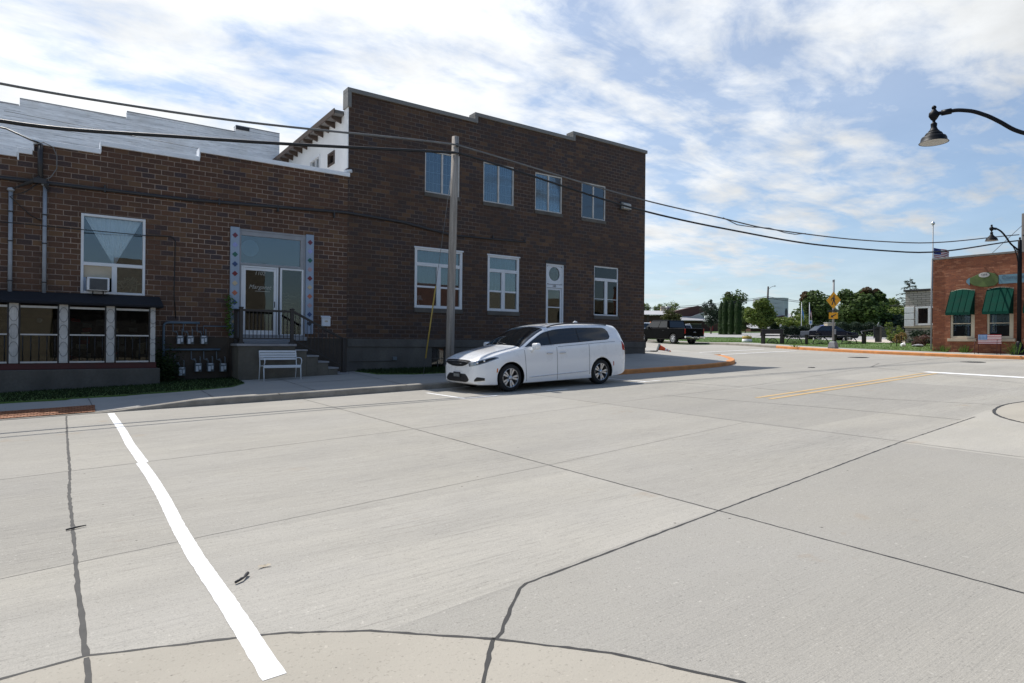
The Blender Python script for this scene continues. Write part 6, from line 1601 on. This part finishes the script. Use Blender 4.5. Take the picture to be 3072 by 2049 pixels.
# columnar evergreens
def column(label, x, y, z, H, Wd):
    r = thing('arborvitae', label, 'evergreen', (x, y, z), 0, 'columnar evergreens beside the car park')
    b = MB()
    for k in range(4200):
        t = random.random() ** .9; rad = Wd / 2 * (1 - .18 * t) * (1 if t < .85 else math.sqrt(max(.02, (1 - t) / .15))) * (1 + .18 * math.sin(t * 17 + x) * random.random()); a = random.uniform(0, 2 * PI)
        q = Vector((x + rad * math.cos(a) * random.uniform(.75, 1.05), y + rad * math.sin(a) * random.uniform(.75, 1.05), z + t * H)); n = Vector((math.cos(a), math.sin(a), .4)) + Vector((random.gauss(0, .4), random.gauss(0, .4), random.gauss(0, .3))); xx, yy = basis(n.normalized()); s = Wd * .062 * random.uniform(.6, 1.2)
        b.face((q - xx * s * .6, q - yy * s * 1.2, q + xx * s * .6, q + yy * s * 1.2))
    b.lathe([(Wd * .30, 0), (Wd * .36, H * .3), (Wd * .33, H * .75), (Wd * .08, H * .97)], (x, y, z), 12); b.build('foliage', 'Larb', r, fix=False); MB().tube([(x, y, z - .2), (x, y, z + H * .9)], [Wd * .12, Wd * .03], 6).build('trunk', 'bark', r)
for a in (('leftmost of the four tall columnar evergreens', 85.0, 62.2, 1.2, 5.4, 1.05), ('second columnar evergreen from the left in the row of four', 83.9, 60.7, 1.2, 5.7, 1.1), ('third columnar evergreen from the left in the row of four', 83.6, 59.4, 1.2, 5.55, 1.1), ('rightmost columnar evergreen, next to the light green tree', 83.4, 58.1, 1.2, 5.45, 1.15)): column(*a)
# open spruce
sp = thing('spruce_tree', 'tall open spruce with drooping boughs behind the stone building', 'conifer', (114.7, 47.2, 1.9))
b = MB(); t = MB(); x, y, z, H = 114.7, 47.2, 1.9, 9.4
t.tube([(x, y, z - .3), (x, y, z + H)], [.22, .03], 8)
for k in range(34):
    h = H * (.18 + .8 * k / 34) ; L_ = 3.0 * (1 - (h / H) ** 1.6) + .5; a = k * 2.4 + random.uniform(-.3, .3); L_ *= random.uniform(.7, 1.15)
    p0 = Vector((x, y, z + h)); d = Vector((math.cos(a), math.sin(a), 0)); p1 = p0 + d * L_ * .55 + Vector((0, 0, .12 * L_)); p2 = p0 + d * L_ + Vector((0, 0, .02 * L_)); t.tube([p0, p1, p2], [.05, .03, .01], 5)
    for j in range(46):
        s_ = random.uniform(.25, 1); c = (p0.lerp(p1, s_ / .55) if s_ < .55 else p1.lerp(p2, (s_ - .55) / .45)); sd = Vector((-d.y, d.x, 0)) * random.gauss(0, .16) * L_ * .6; q = c + sd + Vector((0, 0, random.uniform(-.3, .05)))
        n = Vector((random.gauss(0, .5), random.gauss(0, .5), 1)).normalized(); xx, yy = basis(n); w = random.uniform(.10, .22); b.face((q - xx * w, q - yy * w * .5, q + xx * w, q + yy * w * .5))
b.build('foliage', 'Lspruce', sp, fix=False); t.build('trunk', 'bark', sp)
# shrubs by the stone building
def shrub(label, x, y, z, rx, ry, h, mat, n=1200, leaf=.05, mat2=None, cat='shrub'):
    b = MB(); crown(b, x, y, z + h * .5, rx, ry, h * .55, 9, n, leaf); 
    r = thing('shrub', label, cat, (x, y, z)); b.build('foliage', mat, r, fix=False)
    s = MB()
    for k in range(5): s.tube([(x, y, z - .1), (x + random.uniform(-.5, .5) * rx, y + random.uniform(-.5, .5) * ry, z + h * .6)], [.03, .01], 5)
    s.build('stem', 'bark', r)
shrub('dark clipped hedge below the stone building window', 45.6, 17.6, gz15(45.6, 17.6), .8, 1.5, 1.15, 'Ldark', 2200, .06)
shrub('dark green bush at the right end of the hedge', 44.6, 15.6, gz15(44.6, 15.6), .7, 1.0, 1.2, 'Lmid', 1000, .06)
shrub('purple leaved bush on the lawn before the dark hedge', 42.3, 16.6, gz15(42.3, 16.6), .75, .75, .75, 'Lpurple', 1100, .045)
shrub('tawny ornamental grass clump beside the curved path', 44.9, 19.1, gz15(44.9, 19.1), .5, .5, 1.05, 'Lstraw', 800, .05)
shrub('yellow green low shrub left of the tawny grass clump', 46.2, 19.9, gz15(46.2, 19.9), .6, .7, .7, 'Lyel', 700, .05)
shrub('yellow flowering bush at the left corner of the red brick shop', 39.8, 14.35, gz15(39.8, 14.35), .4, .35, .8, 'Lyel', 600, .04)
shrub('bright green shrub at the left end of the hedge', 47.2, 20.4, gz15(47.2, 20.4), .7, .7, 1.6, 'Llight', 900, .06)
# trio of black stakes and rocks
for k, (x, y) in enumerate(((40.6, 17.73), (40.85, 17.52), (41.08, 17.35))):
    zz = gz15(x, y) + .05
    b = MB(); b.box(x - .016, x + .016, y - .016, y + .016, zz - .1, zz + .66); b.box(x - .02, x + .02, y - .02, y + .02, zz + .66, zz + .68)
    tag(b.build('garden_stake', 'black', None), ['leftmost of three thin black stakes on the lawn', 'middle of three thin black stakes on the lawn', 'rightmost black stake, beside the white rock'][k], 'stake', 'black stakes on the lawn')
def rock(label, x, y, z, s, mat):
    b = MB(); b.ball((0, 0, 0), 1, 10)
    for i, v in enumerate(b.v):
        q = Vector(v); b.v[i] = tuple(q * (1 + .25 * math.sin(q.x * 5 + q.z * 3) * math.cos(q.y * 4)))
    b.xf(Matrix.Translation((x, y, z + s[2] * .6)) @ Matrix.Diagonal((*s, 1))); b.sm = [False] * len(b.sm); tag(b.build('rock', mat, None), label, 'rock')
rock('white pointed rock at the edge of the lawn', 40.6, 17.05, gz15(40.6, 17) + .05, (.17, .14, .15), 'curtain')
rock('flat grey rock right of the white rock', 41.0, 16.4, gz15(41, 16.4) + .05, (.28, .3, .10), 'galv')

# ================================================================== signs, fence, poles, flags
cs = thing('crossing_sign', 'yellow diamond pedestrian crossing sign on a grey pole', 'road sign', (35.85, 18.74, gz15(35.85, 18.74)))
x, y, z0 = 35.85, 18.74, gz15(35.85, 18.74)
to = Vector((-x, -y, 0)).normalized(); rt = Vector((0, 0, 1)).cross(to).normalized(); up_ = Vector((0, 0, 1))
C0 = Vector((x, y, z0))
b = MB(); 
b.v = []; w0, w1, h_ = .21, .15, .36
for z_, w in ((0, w0), (.08, w0), (h_, w1), (h_ + .03, w1 * .8)):
    for sx, sy in ((-1, -1), (1, -1), (1, 1), (-1, 1)): b.v.append((x + sx * w, y + sy * w, z0 + z_))
for k in range(3):
    for j in range(4): a = k * 4 + j; c = k * 4 + (j + 1) % 4; b.f.append((a, c, c + 4, a + 4)); b.mi.append(0); b.sm.append(False)
b.f += [(3, 2, 1, 0), (12, 13, 14, 15)]; b.mi += [0, 0]; b.sm += [False, False]
b.build('base', 'galv', cs, bevel=.015)
b = MB(); b.tube([C0 + up_ * .3, C0 + up_ * 3.92], .055, 14); b.build('pole', 'galv', cs)
def plate(nm, cz, hw, hh, diamond, mat, off, parent, bev=.0):
    b = MB(); c = C0 + up_ * cz + to * off
    P = [c + rt * hw, c + up_ * hh, c - rt * hw, c - up_ * hh] if diamond else [c + rt * hw - up_ * hh, c + rt * hw + up_ * hh, c - rt * hw + up_ * hh, c - rt * hw - up_ * hh]
    b.face(P); b.face([p - to * .012 for p in P][::-1])
    for i in range(4): j = (i + 1) % 4; b.face((P[i], P[j], P[j] - to * .012, P[i] - to * .012))
    return b.build(nm, mat, parent)
dp = plate('diamond_plate', 2.74, .37, .49, True, 'sign_yellow', .10, cs)
ap = plate('arrow_plate', 1.86, .23, .18, False, 'sign_yellow', .10, cs)
def decal(nm, polys, cz, parent, off=.104):
    b = MB(); c = C0 + up_ * cz + to * off
    for P in polys: b.face([c - rt * p[0] * -1 + up_ * p[1] for p in P])
    return b.build(nm, 'lettering', parent, fix=False)
# pedestrian walking figure (u right, v up)
circ = [(.02 + .045 * math.cos(k * PI / 6), .235 + .05 * math.sin(k * PI / 6)) for k in range(12)]
decal('walking_figure', [circ, [(-.05, .17), (.05, .18), (.07, .0), (-.03, -.02)], [(-.03, .0), (.03, .0), (-.05, -.27), (-.10, -.27)], [(.0, .02), (.06, .0), (.12, -.26), (.07, -.27)], [(-.05, .17), (-.02, .12), (-.12, .02), (-.14, .05)], [(.04, .17), (.07, .12), (.13, .02), (.11, .0)], [(-.13, .05), (-.1, .04), (-.1, -.06), (-.13, -.06)]], 2.74, dp)
decal('arrow', [[(.12, .10), (.15, .06), (-.03, -.05), (-.06, .0)], [(-.14, -.10), (-.09, .05), (.01, -.10)]], 1.86, ap)
b = MB(); c = C0 + up_ * 2.13 + to * .09; b.obox(c, rt, to, up_, .30, .035, .04); lb_ = b.build('flasher_bar', 'charcoal', cs, bevel=.01)
b = MB(); b.obox(C0 + up_ * .95 + to * .08 + rt * .09, rt, to, up_, .05, .04, .14); b.build('push_button', 'galv', cs, bevel=.01)
b = MB(); b.obox(C0 + up_ * 3.85, rt, to, up_, .06, .06, .05); b.build('cap', 'galv', cs)
b = MB(); c = C0 + up_ * 2.74 - to * .10; P = [c + rt * .37, c + up_ * .49, c - rt * .37, c - up_ * .49]; b.face(P); b.face([p - to * .012 for p in P][::-1]); b.build('rear_plate', 'galv', cs); 

# wagon wheel fence
wf = thing('wagon_wheel_fence', 'low black metal fence with half wagon wheels along the lawn', 'fence', (40.5, 22.8, 0))
FP = [Vector((39.25, 25.35, 0)), Vector((39.75, 24.25, 0)), Vector((40.4, 22.9, 0)), Vector((41.35, 21.5, 0)), Vector((42.7, 20.3, 0))]
def lawnz(x, y): return gz15(x, y) + .03 + .13 * math.exp(-((x - 43.5) ** 2 + (y - 19.5) ** 2) / 9)
for k, p in enumerate(FP):
    z = lawnz(p.x, p.y); h = .62; w = .10 if k in (0, 1, 4) else .07
    b = MB(); b.box(p.x - w, p.x + w, p.y - w, p.y + w, z - .1, z + h); b.box(p.x - w - .02, p.x + w + .02, p.y - w - .02, p.y + w + .02, z + h, z + h + .03); b.build('post', 'black', wf)
for k in range(4):
    a, c = FP[k], FP[k + 1]; za, zc = lawnz(a.x, a.y), lawnz(c.x, c.y); d = (c - a).normalized(); L_ = (c - a).length
    b = MB(); b.tube([a + up_ * (za + .55), c + up_ * (zc + .55)], .035, 8); b.tube([a + up_ * (za + .04), c + up_ * (zc + .04)], .02, 6); b.build('rail', 'black', wf)
    m = a.lerp(c, .5); zm = (za + zc) / 2 + .02; R_ = .47 if k else .32
    w = MB(); w.tube([m + d * R_ * math.cos(t * PI / 16) + up_ * (zm + R_ * math.sin(t * PI / 16)) for t in range(17)], .03, 7)
    for t in range(1, 9): w.tube([m + d * .07 * math.cos(t * PI / 9) + up_ * (zm + .07 * math.sin(t * PI / 9)), m + d * R_ * math.cos(t * PI / 9) + up_ * (zm + R_ * math.sin(t * PI / 9))], .014, 5)
    w.tube([m + d * .09 * math.cos(t * PI / 8) + up_ * (zm + .09 * math.sin(t * PI / 8)) for t in range(9)], .025, 6); w.build('wagon_wheel', 'black', wf)
b = MB(); a, c = FP[0], FP[1]; d = (c - a).normalized(); n_ = Vector((-d.y, d.x, 0)); m = a.lerp(c, .5); z = lawnz(m.x, m.y) + .80; b.obox(m + up_ * z, d, n_, up_, .68, .08, .14); b.obox(m + up_ * (z + .15), d, n_, up_, .74, .12, .02); b.build('sign_box', 'black', wf, bevel=.02)
gt = thing('gate_post', 'black gateway post with a curled iron finial beside the path', 'post', (50.6, 23.0, lawnz(50.6, 23.0)))
x, y, z = 50.6, 23.0, lawnz(50.6, 23.0)
b = MB(); b.box(x - .17, x + .17, y - .17, y + .17, z - .1, z + 1.1); b.box(x - .21, x + .21, y - .21, y + .21, z + 1.1, z + 1.15); b.build('column', 'black', gt)
b = MB(); b.tube([(x - .1, y, z + 1.15), (x - .12, y, z + 1.3), (x - .02, y, z + 1.42), (x + .06, y, z + 1.5)], .02, 6); b.tube([(x - .1, y, z + 1.2), (x + .1, y - .1, z + 1.22), (x + .28, y - .2, z + 1.12)], .02, 6); b.build('finial', 'conduit', gt)
b = MB(); b.tube([(x - .15, y, z + 1.0), (x - 1.8, y + .4, z + .78), (47.4, 22.6, lawnz(47.4, 22.6) + .55)], .04, 8); b.build('rail', 'black', gt)
# solid black fence behind
bf = thing('black_fence', 'dark slatted fence behind the path at the stone building', 'fence', (66, 29, .8))
A2, B2 = Vector((64.9, 29.9, .75)), Vector((67.2, 28.2, .75)); d = (B2 - A2); L_ = d.length; d.normalize(); n_ = Vector((-d.y, d.x, 0))
for k in range(5):
    p = A2 + d * L_ * k / 4; MB().obox(p + up_ * .55, d, n_, up_, .04, .04, .62).build('post', 'black', bf)
b = MB()
for k in range(44): p = A2 + d * L_ * (k + .5) / 44; b.obox(p + up_ * .55 + n_ * .05, d, n_, up_, .026, .01, .52)
b.build('slat', 'charcoal', bf)
# utility cabinet, bucket planter
cb_ = thing('utility_cabinet', 'beige utility cabinet behind the crossing sign pole', 'cabinet', (61.3, 32.4, 1.0))
b = MB(); b.box(-.38, .38, -.35, .35, 0, 1.15); b.xf(Matrix.Translation((61.3, 32.4, .98)) @ Matrix.Rotation(-YAW, 4, 'Z')); b.build('case', 'limestone', cb_, bevel=.02)
b = MB(); b.box(-.42, .42, -.39, .39, 1.152, 1.2); b.xf(Matrix.Translation((61.3, 32.4, .98)) @ Matrix.Rotation(-YAW, 4, 'Z')); b.build('lid', 'white_old', cb_, bevel=.01)
x, y = 41.6, 28.2; z = lawnz(x, y)
bu = thing('planter_tub', 'round white planter tub with a yellow rim on the roadside grass', 'planter', (x, y, z))
b = MB(); b.lathe([(.34, 0), (.36, .06), (.33, .24)], (x, y, z), 24); b.build('tub', 'curtain', bu)
b = MB(); b.lathe([(.34, .24), (.34, .42), (.30, .43), (.29, .36)], (x, y, z), 24); b.build('rim', 'yellow_pl', bu)
weed('weed', 'pale plants in the white planter tub', x, y, z + .36, 30, .14, .3, 'grass')
# signs on poles
def post_sign(label, x, y, z, H, w, h, mat, mark=None):
    r = thing('parking_sign', label, 'sign', (x, y, z)); t_ = Vector((-x, -y, 0)).normalized(); r_ = Vector((0, 0, 1)).cross(t_).normalized()
    MB().tube([(x, y, z - .2), (x, y, z + H)], .025, 8).build('post', 'galv', r)
    b = MB(); b.obox(Vector((x, y, z + H - h / 2)) + t_ * .04, r_, t_, up_, w / 2, .006, h / 2); p = b.build('plate', mat, r)
    if mark:
        b = MB(); b.obox(Vector((x, y, z + H - h * .5)) + t_ * .05, r_, t_, up_, w * .28, .003, h * .28); b.build('symbol', mark, p)
post_sign('blue and white disabled parking sign beside the right flagpole', 67.5, 37.8, .95, 1.75, .30, .48, 'white', 'bench_blue')
post_sign('small white sign plate under the light green trees', 68.5, 42.0, 1.0, 1.35, .22, .32, 'white_old')
post_sign('small white sign post at the brick corner beyond the pickup trucks', 47.2, 43.8, gz(47.2, 43.8), 2.6, .28, .75, 'white_old')
# flagpoles
def flag(name, parent, P0, d, w, h, kind, droop=.0, wave=.08):
    nx, ny = 16, 13; b = MB(); d = Vector(d).normalized(); n_ = Vector((-d.y, d.x, 0)); G = []
    for i in range(nx + 1):
        t = i / nx; G.append([Vector(P0) + d * w * t * (1 - .25 * droop) + n_ * wave * math.sin(t * 7 + j * .15) * t + up_ * (-h * j / ny - droop * t * h * .9) for j in range(ny + 1)])
    for i in range(nx):
        for j in range(ny):
            mi = 0 if kind == 'blue' else (2 if (i < nx * .4 and j < 7) else (0 if j % 2 == 0 else 1)); b.face((G[i][j], G[i][j + 1], G[i + 1][j + 1], G[i + 1][j]), mi, True)
    return b.build('flag', ['bench_blue'] if kind == 'blue' else ['flag_red', 'flag_white', 'flag_blue'], parent, fix=False)
for label, x, y, z, H, kind in (('left of two white flagpoles, flying a limp blue flag', 71.45, 41.15, .8, 4.1, 'blue'), ('right of two white flagpoles, with a limp striped flag', 72.2, 40.6, .8, 4.1, 'us')):
    r = thing('flagpole', label, 'flagpole', (x, y, z), 0, 'flagpoles by the car park')
    MB().tube([(x, y, z - .2), (x, y, z + H)], [.05, .03], 8).build('pole', 'white', r); MB().ball((x, y, z + H + .05), .06, 8).build('finial', 'chrome', r)
    flag('flag', r, (x + .03, y - .02, z + H - .35), (.8, -.6, 0), .45, .75, kind, 1.6, .05)
fp = thing('flagpole', 'tall thin flagpole with a half mast striped flag above the red brick shop', 'flagpole', (51.5, 19.75, 0))
MB().tube([(51.55, 19.72, -.2), (51.55, 19.72, 8.8)], [.06, .035], 10).build('pole', 'galv', fp); MB().ball((51.55, 19.72, 8.9), .13, 14).build('finial', 'chrome', fp)
flag('flag', fp, (51.6, 19.68, 7.12), (.81, -.58, 0), 1.25, .80, 'us', .25, .10)
# far wooden pole with lamp and wires
fpz = 2.0; PX, PY = 99.95, 63.8
up2 = thing('utility_pole', 'far dark utility pole with a street light arm among the trees', 'utility pole', (PX, PY, fpz))
MB().tube([(PX - .15, PY + .1, fpz - .3), (PX + .1, PY - .07, 10.05)], [.20, .14], 10).build('pole', 'pole_dark', up2)
b = MB(); b.tube([(PX + .1, PY - .07, 9.55), (PX + .5, PY - .35, 9.95), (PX + .85, PY - .6, 10.12)], .04, 6); b.build('arm', 'galv', up2); b = MB(); b.ball((PX + 1.0, PY - .72, 10.14), .22, 8, 0, (1.1, .8, .4)); b.build('lamp_head', 'galv', up2)
b = MB(); b.box(-.18, .18, -.15, .15, 0, .62); b.xf(Matrix.Translation((99.45, 64.1, 3.62)) @ Matrix.Rotation(-YAW, 4, 'Z')); b.build('meter_box', 'galv', up2)
far_end = fpt((1900 - 1536) / 1900 * 105, 105)
def wire(label, a, c, s, r): 
    P = [Vector(a).lerp(Vector(c), k / 16) - up_ * s * 4 * (k / 16) * (1 - k / 16) for k in range(17)]; tag(MB().tube(P, r, 5).build('wire', 'cable_b', None), label, 'wire')
wire('upper thin wire from the far utility pole to the left', (PX, PY, 8.35), (far_end[0], far_end[1], 5.9), .5, .035)
wire('lower wire from the far utility pole to the left', (PX, PY, 8.05), (far_end[0], far_end[1], 5.7), .5, .045)
wire('wire from the far utility pole to the right across the trees', (PX, PY, 8.3), (102.5, 39.0, 6.0), .7, .04)
wire('lower wire from the far utility pole to the right', (PX, PY, 8.05), (102.5, 39.0, 5.85), .7, .04)
# dark hedge behind the wagon wheel fence, also standing for tree shade
for i, (pa, pb, dep, h, lb) in enumerate(((2345, 2425, 70, 1.25, 'dark low hedge and tree shade behind the left half of the wagon wheel fence'), (2430, 2500, 72, 1.4, 'dark low hedge and tree shade beside the parked blue car'), (2515, 2640, 74, 1.6, 'dark hedge and shade under the large red topped tree'))):
    b = MB(); (xa, ya), (xb, yb) = fpt((pa - 1536) / 1900 * dep, dep), fpt((pb - 1536) / 1900 * dep, dep)
    for k in range(5200):
        t = random.random(); q = Vector((xa + (xb - xa) * t, ya + (yb - ya) * t, gz(xa, ya))) + Vector((cf.x, cf.y, 0)) * random.uniform(-.5, .5) + up_ * (h * (1 + .12 * math.sin(t * 19)) * math.sqrt(random.random()))
        n_ = Vector((random.gauss(0, 1), random.gauss(0, 1), random.gauss(.5, 1))).normalized(); xx, yy = basis(n_); s = random.uniform(.05, .1); b.face((q - xx * s, q - yy * s * .7, q + xx * s, q + yy * s * .7))
    tag(b.build('hedge', 'Ldark', None, fix=False), lb, 'hedge')
# blue canopy behind the blue car
cn = thing('canopy_tent', 'blue fabric canopy beyond the parked dark blue car', 'canopy', (68, 38, 1))
b = MB(); b.prism([(-1.0, 0), (0, .35), (1.0, 0), (1.0, -.12), (-1.0, -.12)], -.8, .8, 'y'); b.xf(Matrix.Translation((65.6, 35.2, 1.75)) @ Matrix.Rotation(-YAW, 4, 'Z')); b.build('roof', 'flag_blue', cn)
for sx in (-.9, .9):
    for sy in (-.7, .7):
        p = Matrix.Translation((65.6, 35.2, 0)) @ Matrix.Rotation(-YAW, 4, 'Z') @ Vector((sx, sy, 0)); MB().tube([(p.x, p.y, .7), (p.x, p.y, 1.7)], .025, 6).build('leg', 'galv', cn)

# toppled cone with its stand
CX, CY = 25.6, 22.6; cz = walk_z(CX, CY)
kc = thing('traffic_cone', 'orange traffic cone lying on its side on the corner pavement', 'traffic cone', (CX, CY, cz))
ax = Vector((.80, -.57, -.32)).normalized(); c0 = Vector((CX, CY, cz + .24)); q = ax.to_track_quat('Z', 'Y').to_matrix().to_4x4(); q.translation = c0
b = MB(); b.lathe([(.15, 0), (.128, .12), (.09, .30), (.058, .48), (.028, .66), (.02, .68)], (0, 0, 0), 20); b.xf(q); b.build('cone_body', 'cone', kc)
b = MB(); b.lathe([(.088, .335), (.070, .43)], (0, 0, 0), 20, caps=False); b.xf(q @ Matrix.Translation((0, 0, 0))); b.build('reflective_band', 'white', kc); b = MB(); b.lathe([(.063, .47), (.045, .58)], (0, 0, 0), 20, caps=False); b.xf(q); b.build('reflective_band', 'steel', kc)
b = MB(); b.box(-.19, .19, -.19, .19, -.035, -.001); b.xf(q); b.build('base', 'plastic', kc, bevel=.015)
k2 = thing('sign_stand', 'flattened metal sign stand beside the toppled cone', 'stand', (CX - .55, CY + .3, cz))
b = MB(); x, y = CX - .55, CY + .35; b.tube([(x - .35, y + .2, cz + .03), (x + .45, y - .3, cz + .03)], .03, 6); b.tube([(x - .3, y - .2, cz + .03), (x + .4, y + .1, cz + .03)], .03, 6); b.tube([(x - .3, y + .2, cz + .03), (x - .32, y + .22, cz + .26)], .02, 6); b.build('legs', 'galv', k2)
b = MB(); b.box(x + .1, x + .5, y - .35, y - .15, cz + .01, cz + .07); b.build('weight', 'plastic', k2, bevel=.02)
